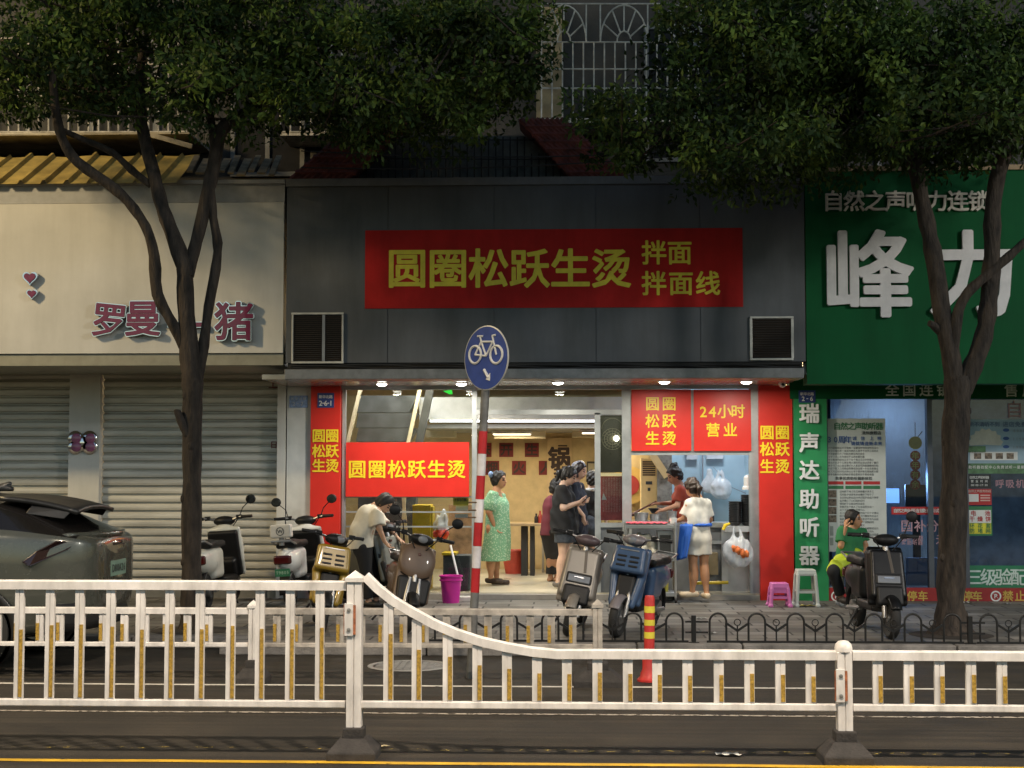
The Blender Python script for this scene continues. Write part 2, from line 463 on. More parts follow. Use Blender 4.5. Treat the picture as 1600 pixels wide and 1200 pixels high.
line('yellow_road_line', 8.93, 0.075, paint_mat('yellow_line_paint', (0.6, 0.36, 0.02), 0.4))
line('worn_yellow_road_line', 9.37, 0.06, paint_mat('worn_yellow_paint', (0.6, 0.45, 0.08), 0.62))
line('white_road_line', 12.1, 0.07, paint_mat('white_line_paint', (0.6, 0.58, 0.52), 0.42))
line('faint_white_road_line', 10.75, 0.05, paint_mat('faint_white_paint', (0.45, 0.4, 0.33), 0.5))
# pavement with slabs
def paving():
    m = M('paving', (0.2, 0.19, 0.175), 0.7, var=0.3, scale=1.6, bump=0.25, bscale=90)
    n, l = m.node_tree.nodes, m.node_tree.links; b = n['Principled BSDF']
    src = b.inputs['Base Color'].links[0].from_socket
    tc = n.new('ShaderNodeTexCoord'); br = n.new('ShaderNodeTexBrick'); br.inputs['Scale'].default_value = 1.0
    br.inputs['Brick Width'].default_value = 0.6; br.inputs['Row Height'].default_value = 0.3; br.inputs['Mortar Size'].default_value = 0.012
    br.inputs['Color1'].default_value = (1, 1, 1, 1); br.inputs['Color2'].default_value = (0.72, 0.72, 0.7, 1); br.inputs['Mortar'].default_value = (0.3, 0.3, 0.3, 1)
    l.new(tc.outputs['Object'], br.inputs['Vector'])
    mx = n.new('ShaderNodeMix'); mx.data_type = 'RGBA'; mx.blend_type = 'MULTIPLY'; mx.inputs[0].default_value = 1
    l.new(src, mx.inputs[6]); l.new(br.outputs['Color'], mx.inputs[7]); l.new(mx.outputs[2], b.inputs['Base Color'])
    return m
mb = MB(); XS = -3.4
mb.box(XS, 60, YK + 0.15, YG + 0.3, 0.0, ZS); strut('pavement', mb, paving())
mb = MB(); mb.box(-60, XS, 14.75, YG + 0.3, 0.0, ZS); strut('pavement_crossover', mb, paving())
mk = M('kerb_stone', (0.19, 0.18, 0.17), 0.8, var=0.3, scale=5, bump=0.4)
mb = MB()
x = XS
while x < 40:
    mb.box(x, x + 0.985, YK, YK + 0.148, 0.0, ZS + 0.012); x += 1.0
strut('kerb', mb, mk, bevel=0.012)
mb = MB()
x = XS - 1
while x > -40:
    mb.box(x, x + 0.985, 14.6, 14.748, 0.0, ZS + 0.004); x -= 1.0
strut('dropped_kerb', mb, mk, bevel=0.012)
# manhole cover in the bike lane
c = G(640, 1041, 0)
mt = thing('manhole_cover', 'round grey iron manhole cover set in the bike lane', 'manhole cover', (c.x, c.y, 0.0))
mi = M('cast_iron', (0.2, 0.2, 0.2), 0.55, 0.3, bump=0.3)
mb = MB(); mb.lathe([(0.0, 0.007), (0.31, 0.007), (0.315, 0.004)], c, 32); mb.build('lid', mi, mt)
mb = MB(); mb.lathe([(0.33, 0.004), (0.335, 0.009), (0.375, 0.009), (0.38, 0.004)], c, 32); mb.build('rim', M('worn_rim', (0.3, 0.3, 0.29), 0.5, 0.3), mt)
mb = MB()
for i in range(-4, 5):
    for j in range(-4, 5):
        if math.hypot(i, j) < 4.2: mb.cbox(c + Vector((i * 0.065, j * 0.065, 0.009)), (0.045, 0.022, 0.008))
mb.build('tread_pattern', M('worn_rim', (0.3, 0.3, 0.29)), mt)
# ------------------------------------------------------------------ the apartment block above the shops
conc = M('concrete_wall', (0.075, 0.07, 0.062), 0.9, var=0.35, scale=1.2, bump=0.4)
apt = thing('apartment_building', 'dark concrete apartment block rising above the row of shops behind the trees', 'building', (0, 19.4, 0))
YW = 19.45
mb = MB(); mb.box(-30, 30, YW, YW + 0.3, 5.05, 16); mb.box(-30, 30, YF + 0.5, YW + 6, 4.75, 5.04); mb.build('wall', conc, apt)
dark = M('dark_glass', (0.01, 0.01, 0.011), 0.45, var=0.3, spec=0.25)
grey_m = M('old_window_frame', (0.2, 0.2, 0.19), 0.5, 0.3)
whitem = M('white_grille_paint', (0.62, 0.58, 0.5), 0.5, var=0.3, scale=9)
def window(x0, x1, z0, z1, cols=2):
    mb = MB(); mb.box(x0, x1, YW - 0.06, YW - 0.005, z0, z0 + 0.06); mb.box(x0, x1, YW - 0.06, YW - 0.005, z1 - 0.06, z1)
    for i in range(cols + 1):
        xx = x0 + 0.03 + (x1 - x0 - 0.06) * i / cols; mb.box(xx - 0.03, xx + 0.03, YW - 0.064, YW - 0.003, z0, z1)
    f = mb.build('window', grey_m, apt)
    mb = MB(); mb.box(x0 + 0.02, x1 - 0.02, YW - 0.03, YW - 0.01, z0 + 0.02, z1 - 0.02); mb.build('pane', dark, f)
for x0, x1 in ((-9.6, -8.2), (-7.4, -5.6), (-4.6, -3.6), (4.0, 5.2), (7.0, 8.6)): window(x0, x1, 5.7, 7.6)
window(0.95, 2.3, 5.85, 7.7)
mb = MB(); mb.box(PX(838, YW, 100), PX(878, YW, 100), YW - 0.1, YW - 0.004, PZ(187, YW), PZ(15, YW)); mb.build('tan_wall_panel', M('tan_plaster', (0.42, 0.32, 0.18), 0.9, var=0.3, scale=3), apt)
# protruding anti-theft cage with fan tops (centre)
YC = 18.75
def cage_px(x0, x1, ytop, ymid, ybot, step, rails, fans, Y=YC, m=whitem):
    mb = MB(); a = lambda px, py: P(px, py, Y)
    r = 0.011
    def seg(p, q, rr=r): mb.tube([p, q], rr, 6)
    for y in [ytop, ybot, ymid] + rails: seg(a(x0, y), a(x1, y))
    x = x0
    while x <= x1 + 1: seg(a(x, ymid if fans else ytop), a(x, ybot)); x += step
    for fx0, fx1 in fans:
        cx = (fx0 + fx1) / 2; rx = (fx1 - fx0) / 2; h = ymid - ytop - 2
        mb.tube([a(cx - rx * math.cos(t), ymid - h * math.sin(t)) for t in np.linspace(0, PI, 15)], r, 6)
        mb.tube([a(cx - rx * 0.3 * math.cos(t), ymid - h * 0.3 * math.sin(t)) for t in np.linspace(0, PI, 9)], r, 6)
        for t in np.linspace(0, PI, 7)[1:-1]: seg(a(cx - rx * 0.3 * math.cos(t), ymid - h * 0.3 * math.sin(t)), a(cx - rx * math.cos(t), ymid - h * math.sin(t)))
        seg(a(fx0, ytop), a(fx0, ymid)); seg(a(fx1, ytop), a(fx1, ymid))
    for (px, py) in ((x0, ytop), (x1, ytop), (x0, ybot), (x1, ybot)):
        q = a(px, py); seg(q, Vector((q.x, YW, q.z)))
    q0, q1 = a(x0, ybot), a(x1, ybot); mb.box(q0.x, q1.x, Y, YW, q0.z - 0.05, q0.z - 0.015)
    return mb.build('window_grille', m, apt)
cage_px(846, 1096, 6, 66, 186, 16.4, [108, 138], [(846, 916), (938, 1012), (1030, 1096)])
cage_px(-80, 292, 60, 100, 206, 15.6, [150], [])
cage_px(438, 560, 60, 100, 206, 16, [144], [])
cage_px(1290, 1420, -20, 30, 110, 16, [70], [])
# ledge slab above the yellow awning
q0, q1 = P(-120, 213, 18.3), P(296, 206, 18.3)
mb = MB(); mb.box(q0.x, q1.x, 18.3, YW, q0.z, q1.z); mb.bar(P(226, 208, 18.2), P(300, 229, 18.2), 0.04, 0.06)
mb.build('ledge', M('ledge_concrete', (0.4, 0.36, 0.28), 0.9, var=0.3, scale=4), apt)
# parapet with bars and two red tiled slopes above the noodle shop
YT = 17.75
mb = MB(); q0, q1 = P(520, 279, YT), P(905, 214, YT)
mb.prism([P(548, 281, YT), P(905, 281, YT), P(820, 212, YT), P(610, 212, YT)], (0, 0.2, 0)); mb.build('parapet', M('parapet_render', (0.12, 0.13, 0.12), 0.9, var=0.3), apt)
mb = MB()
for i in range(30):
    px = 562 + i * 11.2; y1 = 214 if 600 < px < 830 else 240
    mb.tube([P(px, 280, YT - 0.08), P(px, y1, YT - 0.08)], 0.009, 6)
for y in (218, 248): mb.tube([P(565, y, YT - 0.08), P(885, y + 1, YT - 0.08)], 0.008, 6)
mb.build('parapet_bars', M('black_iron', (0.015, 0.015, 0.015), 0.5, 0.4), apt)
tile = M('red_roof_tile', (0.16, 0.04, 0.03), 0.7, var=0.4, scale=10, bump=0.3)
for pts in ([(448, 282), (545, 282), (640, 186), (560, 186)], [(810, 186), (880, 186), (985, 282), (895, 282)]):
    mb = MB(); mb.prism([P(x, y, 17.5) for x, y in pts], (0, 0.6, 0.0))
    a, b, c2, d = [P(x, y, 17.47) for x, y in pts]
    for i in range(9):
        t = (i + 0.5) / 9; mb.tube([a.lerp(b, t), d.lerp(c2, t)], 0.035, 6)
    for i in range(1, 8):
        t = i / 8; mb.tube([a.lerp(d, t), b.lerp(c2, t)], 0.04, 6)
    mb.build('tiled_slope', tile, apt)
# slack cables over the parapet
for ys in ((236, 231, 237), (262, 246, 243)):
    mb = MB(); pts = [P(470 + i * 30, ys[0] + (ys[2] - ys[0]) * i / 20 + 9 * math.sin(i / 20 * PI), 17.2) for i in range(21)]
    mb.tube(pts, 0.008, 5); tag(mb.build('overhead_cable', M('cable_black', (0.02, 0.02, 0.02), 0.6)), 'upper black cable slung above the grey fascia' if ys[0] == 236 else 'lower black cable slung across the parapet bars above the grey fascia', 'cable')

# ------------------------------------------------------------------ left: shuttered shop with the white fascia
lw = M('white_panel', (0.66, 0.65, 0.62), 0.55, var=0.08, scale=1.0, streak=0.14)
left = thing('shuttered_shop', 'white fronted shop with two closed grey roller shutters left of the noodle shop', 'shop', (PX(200, YG), YG, 0))
xr = PX(443, YF, 420); xl = -14.0
mb = MB(); mb.box(xl, xr, YF, YF + 0.25, PZ(550, YF), PZ(313, YF))
for px in (50, 195, 330):                     # narrow gaps where the boards meet are real grooves between boards
    pass
mb.build('fascia', lw, left)
mb = MB(); mb.box(xl, xr + 0.003, YF + 0.02, YF + 0.26, PZ(312, YF), PZ(284, YF)); mb.box(xl, xr + 0.01, YF - 0.03, YF + 0.3, PZ(284, YF), PZ(278, YF)); mb.build('parapet_band', M('grey_band', (0.4, 0.41, 0.43), 0.6), left)
mb = MB(); mb.box(xl, xr, YF + 0.03, YG + 0.4, PZ(569, YF), PZ(551, YF)); mb.build('soffit_beam', M('olive_beam', (0.3, 0.29, 0.23), 0.6), left)
yb = 'shop'
mb = MB()
zt = PZ(577, YG); ztop = PZ(556, YG)
mb.box(xl, PX(441, YG), YG - 0.02, YG + 0.3, zt, ztop); mb.build('lintel', lw, left)
for a, b in ((109, 157), (434, 447)):
    mb = MB(); mb.box(PX(a, YG), PX(b, YG), YG - 0.06, YG + 0.32, ZS, zt - 0.002); mb.build('pillar', lw, left)
slat = M('shutter_slat', (0.6, 0.58, 0.52), 0.45, 0.1, var=0.2, scale=2.5, stretch=(0.3, 1, 3))
n0 = 0
for a, b in ((-150, 108.5), (157.5, 433.5)):
    mb = MB(); x0, x1 = PX(a, YG), PX(b, YG); z = ZS + 0.01; pit = 0.108
    prof = []
    while z < zt:
        prof += [(0.0, z), (0.012, z + 0.012), (0.05, z + 0.022), (0.05, z + 0.036), (0.0, z + 0.046), (-0.006, z + 0.075), (-0.004, z + pit - 0.002)]
        z += pit
    vs = []; fs = []
    for i, (d, zz) in enumerate(prof): vs += [(x0, YG + 0.06 + d, zz), (x1, YG + 0.06 + d, zz)]
    for i in range(len(prof) - 1): fs.append((2 * i, 2 * i + 1, 2 * i + 3, 2 * i + 2))
    mb.add(vs, fs); sh = mb.build('roller_shutter', slat, left)
    mb = MB(); mb.box(x0 + 0.002, x1 - 0.002, YG + 0.035, YG + 0.08, ZS, ZS + 0.09); mb.build('bottom_bar', M('shutter_bar', (0.3, 0.29, 0.26), 0.4, 0.5), sh)
    if a > 0:
        mb = MB(); letters(mb, [('上', 427, 600, 14), ('日', 428, 695, 11)], YG + 0.045, 0.02)
        mb.build('marking', M('faded_red_paint', (0.18, 0.04, 0.04), 0.7), sh)
# yellow corrugated awning on top
mb = MB(); ytop, ybot = 18.35, YF - 0.12
def awn(u, v):
    x = xl + (PX(298, 18) - xl) * u; y = ybot + (ytop - ybot) * v
    zz = PZ(281, ybot) + (PZ(238, ytop) - PZ(281, ybot)) * v
    ph = (x * 3.6) % 1.0
    return Vector((x, y, zz + (0.045 if ph < 0.16 else 0.0) + 0.01 * math.sin(x * 9) * v))
mb.grid(awn, 330, 3, smooth=False)
tag(mb.build('corrugated_awning', M('yellow_corrugated', (0.6, 0.44, 0.13), 0.5, var=0.3, scale=2.5)), 'yellow corrugated sheet awning on top of the white fascia', 'awning')
mb = MB()
for i in range(9):
    p0 = P(296 + i * 16, 268 + (i % 3) * 3, YF - 0.05); p1 = P(308 + i * 16, 244 + (i % 2) * 5, 18.2)
    mb.bar(p0, p1, 0.07 + 0.03 * (i % 2), 0.025)
tag(mb.build('awning_scraps', M('weathered_wood', (0.28, 0.23, 0.15), 0.85, var=0.4, scale=6)), 'broken grey end of the awning with loose battens', 'awning end')
# maroon sign letters with chrome rims
chrome = M('chrome', (0.75, 0.75, 0.78), 0.12, 1.0, var=0.03); maroon = M('maroon_acrylic', (0.17, 0.005, 0.05), 0.25, coat=0.5)
sg = thing('shop_sign', 'maroon and chrome sign letters on the white fascia behind the tree', 'sign', (PX(275, YF), YF, PZ(535, YF)))
for ch, cx, cy, s, rot in (('罗', 174, 502, 52, 6), ('曼', 226, 499, 54, 0), ('一', 292, 510, 52, 0), ('猪', 368, 504, 58, 0)):
    c = P(cx, cy, YF - 0.001); k = (P(cx + 1, cy, YF) - c).x; m4 = Matrix.Rotation(R(rot), 3, 'Y')
    mb = MB(); put_char(mb, ch, c + Vector((0, -0.04, 0)), s * k / 0.9, 0.045, 0.038, mat=m4); par = mb.build('letter', chrome, sg)
    mb = MB(); put_char(mb, ch, c + Vector((0, -0.088, 0)), s * k / 0.9, 0.02, 0.006, mat=m4); mb.build('letter_face', maroon, par)
# two small hearts
def heart(cx, cy, s, lab):
    c = P(cx, cy, YF); k = (P(cx + 1, cy, YF) - c).x * s / 34
    t = thing('heart_sign', lab, 'sign', c, group='heart shaped signs on the white fascia')
    pts = [(16 * math.sin(a) ** 3, 13 * math.cos(a) - 5 * math.cos(2 * a) - 2 * math.cos(3 * a) - math.cos(4 * a)) for a in np.linspace(0, 2 * PI, 28, endpoint=False)]
    for nm, sc_, y0, d, mt in (('rim', 1.25, -0.07, 0.069, chrome), ('face', 0.95, -0.085, 0.014, maroon)):
        mb = MB(); mb.prism([c + Vector((x * k * sc_, y0, z * k * sc_)) for x, z in pts], (0, d, 0)); mb.build(nm, mt, t)
heart(50, 435, 20, 'larger of the two maroon hearts with chrome rims on the white fascia')
heart(53, 460, 15, 'smaller heart below the other maroon heart on the white fascia')
# chrome rimmed plaque on the pillar
t = thing('wall_emblem', 'chrome rimmed purple emblem on the white pillar between the shutters', 'emblem', P(130, 708, YG - 0.06))
mb = MB()
for dx, dy, r in ((-11, -7, 11), (11, -7, 11), (-11, 6, 11), (11, 6, 11), (0, 0, 12)):
    c = P(130 + dx, 692 + dy, YG - 0.061); rr = r * 0.0083
    mb.lathe([(rr * 1.1, 0), (rr * 1.1, 0.03), (rr * 0.9, 0.045)], c, 18, mat=Matrix.Rotation(R(90), 3, 'X'))
mb.build('rim', chrome, t)
mb = MB()
for dx, dy, r in ((-11, -7, 8), (11, -7, 8), (-11, 6, 8), (11, 6, 8)):
    c = P(130 + dx, 692 + dy, YG - 0.107); rr = r * 0.0083
    mb.lathe([(rr, 0), (rr * 0.7, 0.012), (0.0, 0.016)], c, 16, mat=Matrix.Rotation(R(90), 3, 'X'))
mb.build('face', M('plum_acrylic', (0.3, 0.1, 0.2), 0.25, coat=0.5), t)

# ------------------------------------------------------------------ centre: the noodle shop
gry = M('grey_fascia_board', (0.125, 0.133, 0.147), 0.6, spec=0.3, var=0.14, scale=0.9, streak=0.3, bump=0.08, bscale=2.5)
shop = thing('noodle_shop', 'noodle shop with a grey fascia, red columns and a lit open front', 'shop', (PX(850, YG), YG, 0))
seams = [447, 606, 772, 931, 1094, 1258]
mb = MB()
for a, b in zip(seams, seams[1:]): mb.box(PX(a, YF, 430) + 0.004, PX(b, YF, 430) - 0.004, YF, YF + 0.05, PZ(566, YF), PZ(290, YF))
mb.box(PX(447, YF, 430) + 0.01, PX(1258, YF, 430) - 0.01, YF + 0.012, YF + 0.3, PZ(566, YF), PZ(280, YF)); mb.build('fascia', gry, shop)
mb = MB(); mb.box(PX(447, YF, 280), PX(1258, YF, 280), YF - 0.02, YF + 0.4, PZ(289, YF), PZ(277, YF)); mb.build('fascia_cap', M('fascia_cap_grey', (0.16, 0.165, 0.17), 0.6), shop)
mb = MB(); mb.box(PX(447, YF), PX(1256, YF), YF + 0.02, YF + 0.3, PZ(577, YF), PZ(566.5, YF)); mb.build('recess', M('recess_black', (0.02, 0.02, 0.02), 0.8), shop)
mb = MB(); ycn = YF - 0.14
mb.box(PX(443, ycn), PX(1258, ycn), ycn, YF + 0.3, PZ(592, ycn), PZ(576, ycn)); mb.build('cornice', M('cornice_grey', (0.2, 0.205, 0.21), 0.4, 0.2, var=0.2), shop, bevel=0.008)
zso = PZ(592, ycn) + 0.02
mb = MB(); mb.box(PX(447, YG), PX(1258, YF), YF + 0.16, YG + 0.1, zso, zso + 0.06); mb.build('soffit', M('soffit_gloss', (0.42, 0.4, 0.36), 0.22, 0.35, var=0.05), shop)
# sagging cables in the recess
mb = MB()
for j in range(4):
    pts = [P(455 + i * 40, 571 + j * 1.5 + 2.5 * math.sin(i * 0.9 + j * 2), YF - 0.02 - 0.01 * j) for i in range(21)]
    mb.tube(pts, 0.009, 5)
mb.build('cable_bundle', M('cable_black', (0.02, 0.02, 0.02)), shop)
red = M('red_sign_vinyl', (0.62, 0.022, 0.012), 0.4, var=0.06, scale=3)
yel = M('yellow_vinyl', (0.85, 0.62, 0.02), 0.4, var=0.04)
wpost = M('white_tile_post', (0.6, 0.61, 0.6), 0.35, var=0.06)
mb = MB(); mb.box(PX(449, YG), PX(486.5, YG), YG - 0.05, YG + 0.35, ZS, zso - 0.002); mb.build('white_post', wpost, shop)
for a, b, chx, rows_ in ((487, 533, (498, 519), (681, 705, 728)), (1185, 1237, (1198.5, 1222.5), (676, 702, 729))):
    mb = MB(); mb.box(PX(a, YG), PX(b, YG), YG - 0.1, YG + 0.3, ZS, zso - 0.004); cl = mb.build('red_column', red, shop)
    mb = MB(); s = 19.5 if a < 1000 else 21
    for (c1, c2), y in zip(('圆圈', '松跃', '生烫'), rows_): letters(mb, [(c1, chx[0], y, s), (c2, chx[1], y, s)], YG - 0.104, 0.024)
    mb.build('lettering', yel, cl)
frame = M('aluminium_frame', (0.4, 0.42, 0.42), 0.4, 0.45, var=0.15, scale=4)
# aluminium frames of the glazing
def fr(name, rects, dep=0.09, off=0.0, m=frame):
    mb = MB()
    for i, (x0, x1, y0, y1) in enumerate(rects): rectpx(mb, x0, x1, y0, y1, YG + off - 0.0025 * (i % 5), dep)
    return mb.build(name, m, shop)
fr('window_frame', [(533, 540, 604, 934), (737, 745, 604, 934), (973, 986, 604, 934), (1174, 1184, 604, 934), (533, 1184, 602, 609), (745, 975, 640, 648)])
fr('door_frame', [(930, 938, 645, 934), (938, 975, 817, 824)])
fr('kitchen_frame', [(986, 1174, 704, 711), (1079, 1085, 609, 705), (1172.5, 1176, 609, 934)])
fr('window_bars', [(540, 737, 775, 777.5), (540, 737, 799, 801), (540, 737, 822, 824)], 0.03, 0.03)
glz = glass('window_glass', (0.93, 0.95, 0.94), 0.01, 0.8)
def pane(x0, x1, y0, y1, par=shop, off=0.05, m=glz):
    a, b = P(x0, y1, YG + off), P(x1, y0, YG + off)
    mb = MB(); mb.box(a.x, b.x, YG + off, YG + off + 0.008, a.z, b.z); return mb.build('window_pane', m, par)
pane(540, 737, 609, 934); pane(745, 974, 609, 640); pane(938, 975, 648, 817)
mb = MB(); rectpx(mb, 938, 975, 824, 934, YG + 0.02, 0.05); rectpx(mb, 986, 1173, 822, 930, YG + 0.35, 0.05)
mb.build('lower_panel', M('grey_lower_panel', (0.16, 0.17, 0.18), 0.4, 0.2), shop)
mb = MB(); rectpx(mb, 938, 975, 649, 738, YG + 0.09, 0.03); mb.build('dark_box_panel', M('dark_smoked', (0.05, 0.05, 0.045), 0.3), shop)
# interior shell
warm = M('beige_wallpaper', (0.56, 0.42, 0.22), 0.8, var=0.1, scale=6, bump=0.1)
YB = 23.6
x0, x1 = PX(533, YG) - 0.05, PX(1184, YG) + 0.05; xk = PX(1046, 21.4)
mb = MB(); mb.box(x0 - 0.8, xk, YB, YB + 0.15, ZP, 3.4); mb.build('back_wall', warm, shop)
mb = MB(); mb.box(x0 - 0.9, x0 - 0.75, YG + 0.32, YB, ZP, 3.4); mb.build('side_wall', M('plaster_side', (0.6, 0.56, 0.46), 0.8), shop)
blu = M('kitchen_tile', (0.45, 0.62, 0.72), 0.35, var=0.06, scale=3)
mb = MB(); mb.box(xk, x1 + 0.3, 21.5, 21.65, ZP, 3.4); mb.box(xk - 0.06, xk, 21.2, YB, ZP, 3.4); mb.box(x1 + 0.06, x1 + 0.2, YG + 0.32, 21.5, ZP, 3.4); mb.build('kitchen_wall', blu, shop)
mb = MB(); mb.box(x0 - 0.9, x1 + 0.4, YG + 0.11, YB + 0.1, 3.4, 3.5); mb.build('ceiling', M('ceiling_grey', (0.25, 0.25, 0.25), 0.8), shop)
mb = MB(); mb.box(x0 - 0.9, x1 + 0.4, YG - 0.02, YB + 0.1, 0.0, ZP); mb.build('floor', M('floor_tile_cream', (0.55, 0.5, 0.38), 0.3, var=0.15, scale=2), shop)
mb = MB(); mb.box(PX(540, YG), PX(985, YG), YG - 0.16, YG - 0.025, ZS, ZP - 0.012); mb.box(PX(986, YG), PX(1184, YG), YG - 0.1, YG - 0.025, ZS, ZP - 0.02); mb.build('step', M('step_stone', (0.3, 0.28, 0.25), 0.5), shop)
# pale beam with a tube light under it, and lower ceiling behind
YBM = 20.6
beam = M('beam_white', (0.55, 0.57, 0.62), 0.6, var=0.15, scale=3)
q0, q1 = P(655, 655, YBM), P(973, 620, YBM)
mb = MB(); mb.box(q0.x, q1.x, YBM, YBM + 0.3, q0.z, q1.z); mb.build('ceiling_beam', beam, shop)
mb = MB(); mb.box(q0.x, q1.x, YBM + 0.31, YB, q0.z - 0.12, q0.z - 0.06); mb.build('lower_ceiling', M('low_ceiling', (0.3, 0.28, 0.24), 0.8), shop)
for (a, b, yy, Y) in ((772, 852, 680, 22.6), (894, 935, 678, 22.6), (665, 710, 678, 22.2)):
    mb = MB(); rectpx(mb, a, b, yy - 7, yy + 5, Y, 0.4); mb.build('wall_shelf', M('pale_shelf', (0.6, 0.52, 0.36), 0.6), shop)
# the staircase seen behind the left window
stm = M('stair_grey', (0.06, 0.063, 0.066), 0.5, 0.2, var=0.3); pale = M('pale_stringer', (0.7, 0.62, 0.42), 0.5)
st = thing('staircase', 'dark grey staircase with a pale stringer behind the left window', 'stairs', (PX(600, 20.2), 20.2, ZP))
YS = 20.1
mb = MB()
for y0, y1, d in ((618, 644.4, 0.22), (645.6, 668.2, 0.12), (669.2, 690, 0.06), (690.8, 760, 0.0), (761, 930, 0.03)):
    k = 8 * (d / 0.22)
    mb.prism([P(556 - (690 - y1) * -0.0, y1, YS + d), P(652 - 0.02 * y1, y1, YS + d), P(652, y0, YS + d), P(560, y0, YS + d)], (0, 0.3, 0))
mb.build('steps', stm, st)
for a, b in (((563, 609), (543, 692)), ((656, 609), (638, 692))):
    mb = MB(); mb.bar(P(*a, YS - 0.05), P(*b, YS - 0.05), 0.05, 0.05); mb.build('stringer', pale, st)
mb = MB(); mb.bar(P(672, 609, YS), P(655, 692, YS), 0.12, 0.1); mb.build('handrail_panel', stm, st)
mb = MB(); mb.bar(P(630, 775, YS - 0.1), P(636, 850, YS - 0.1), 0.04, 0.04); mb.bar(P(633, 775, YS - 0.12), P(626, 850, YS - 0.12), 0.035, 0.03); mb.build('post', pale, st)
# lamps
def area(name, loc, rot, sx, sy, en, col, par):
    ld = bpy.data.lights.new(name, 'AREA'); ld.shape = 'RECTANGLE'; ld.size = sx; ld.size_y = sy; ld.energy = en; ld.color = col
    o = bpy.data.objects.new(name, ld); COL.objects.link(o); o.parent = par
    o.location = Vector(loc) - root_loc(par)[0]; o.rotation_euler = rot; return o
def tube_light(px0, px1, py, Y, en, col, label, es=9):
    a, b = P(px0, py, Y), P(px1, py, Y); c = (a + b) / 2
    t = thing('tube_light', label, 'light', c)
    mb = MB(); mb.box(a.x, b.x, Y - 0.03, Y + 0.03, c.z + 0.014, c.z + 0.04); mb.build('housing', M('lamp_housing', (0.7, 0.7, 0.7), 0.5), t)
    mb = MB(); mb.tube([a, b], 0.013, 8); mb.build('tube', M('tube_glow_%.2f' % col[2], (0.8, 0.8, 0.8), emit=col, estr=es), t)
    area('tube_lamp', c - Vector((0, 0, 0.016)), (0, 0, 0), b.x - a.x, 0.05, en, col, t)
tube_light(672, 968, 658, YBM - 0.04, 34, (0.92, 0.96, 1.0), 'long white tube light along the pale ceiling beam', 5)
def ceiling_lamp(px, Y, z, en, col, label):
    c = Vector((PX(px, Y), Y, z)); t = thing('ceiling_lamp', label, 'light', c, group='ceiling lamps inside the shops')
    mb = MB(); mb.box(c.x - 0.3, c.x + 0.3, c.y - 0.15, c.y + 0.15, z, z + 0.04); mb.build('housing', M('lamp_housing', (0.7, 0.7, 0.7)), t)
    mb = MB(); mb.box(c.x - 0.28, c.x + 0.28, c.y - 0.13, c.y + 0.13, z - 0.012, z - 0.001); mb.build('diffuser', M('glow_%.2f' % col[2], (0.8, 0.8, 0.8), emit=col, estr=5), t)
    area('ceiling_light', c - Vector((0, 0, 0.02)), (0, 0, 0), 0.56, 0.26, en, col, t)
zl = q0.z - 0.17
ceiling_lamp(800, 22.3, zl, 26, (1.0, 0.84, 0.55), 'warm ceiling lamp over the dining room behind the long beam')
ceiling_lamp(940, 21.6, zl, 20, (1.0, 0.84, 0.55), 'warm ceiling lamp over the queue at the kitchen hatch')
ceiling_lamp(676, 19.65, 3.3, 38, (1.0, 0.88, 0.62), 'warm ceiling lamp beside the stairs')  # added, unseen lamp placed to brighten the yellow cabinet
ceiling_lamp(1120, 20.4, 3.36, 36, (0.86, 0.93, 1.0), 'cool white ceiling lamp over the kitchen')
ceiling_lamp(600, 19.75, 3.36, 22, (0.95, 0.97, 1.0), 'white ceiling lamp above the left window')
# downlights under the canopy
for px, py, lab in ((598, 599, 'canopy downlight over the left shop window'), (722, 599, 'canopy downlight beside the blue bicycle sign'), (872, 596, 'canopy downlight over the open doorway'), (1038, 595, 'canopy downlight over the left kitchen sign'), (1166, 595, 'canopy downlight beside the right red column')):
    d = ray(px, py); tt = (zso - CAM_Z) / d.z; c = Vector((d.x * tt, d.y * tt, zso - 0.001))
    c.y = min(max(c.y, 17.95), 18.35)
    t = thing('downlight', 'round white ' + lab, 'light', c, group='downlights under the canopy')
    mb = MB(); mb.lathe([(0.062, 0.0), (0.085, 0.0), (0.088, -0.01), (0.075, -0.016), (0.062, -0.012)], c, 24); mb.build('trim_ring', M('lamp_housing', (0.7, 0.7, 0.7)), t)
    mb = MB(); mb.ball(c + Vector((0, 0, -0.012)), (0.066, 0.066, 0.03)); mb.build('lens', M('downlight_glow', (0.8, 0.8, 0.8), emit=(1, 0.96, 0.86), estr=14), t)
    ld = bpy.data.lights.new('downlight_lamp', 'AREA'); ld.shape = 'DISK'; ld.size = 0.12; ld.energy = 26; ld.color = (1, 0.93, 0.8)
    o = bpy.data.objects.new('downlight_lamp', ld); COL.objects.link(o); o.parent = t; o.location = (0, 0, -0.06)
# ------------------------------------------------------------------ signs of the noodle shop
def sign(name, label, x0, x1, y0, y1, Y, dep, base, texts, ink, bold=0.02, cat='sign', group=None, bev=0.0):
    c = P((x0 + x1) / 2, y1, Y)
    t = thing(name, label, cat, c, group=group)
    mb = MB(); rectpx(mb, x0, x1, y0, y1, Y, dep); pn = mb.build('panel', base, t, bevel=bev)
    if texts:
        mb = MB(); letters(mb, texts, Y - 0.004, bold); mb.build('lettering', ink, t)
    return t
band = M('red_banner_cloth', (0.52, 0.022, 0.02), 0.75, spec=0.2, var=0.2, scale=1.2, bump=0.5, bscale=3, streak=0.25)
byel = M('banner_yellow', (0.85, 0.7, 0.05), 0.6, var=0.12, scale=5)
sign('shop_banner', 'long red banner with yellow characters on the grey fascia', 570, 1160, 356, 482, YF - 0.012, 0.011, band,
     row('圆圈松跃生烫', 636, 955, 420, 58) + row('拌面', 1022, 1062, 395, 36) + row('拌面线', 1022, 1106, 443, 36), byel, 0.022)
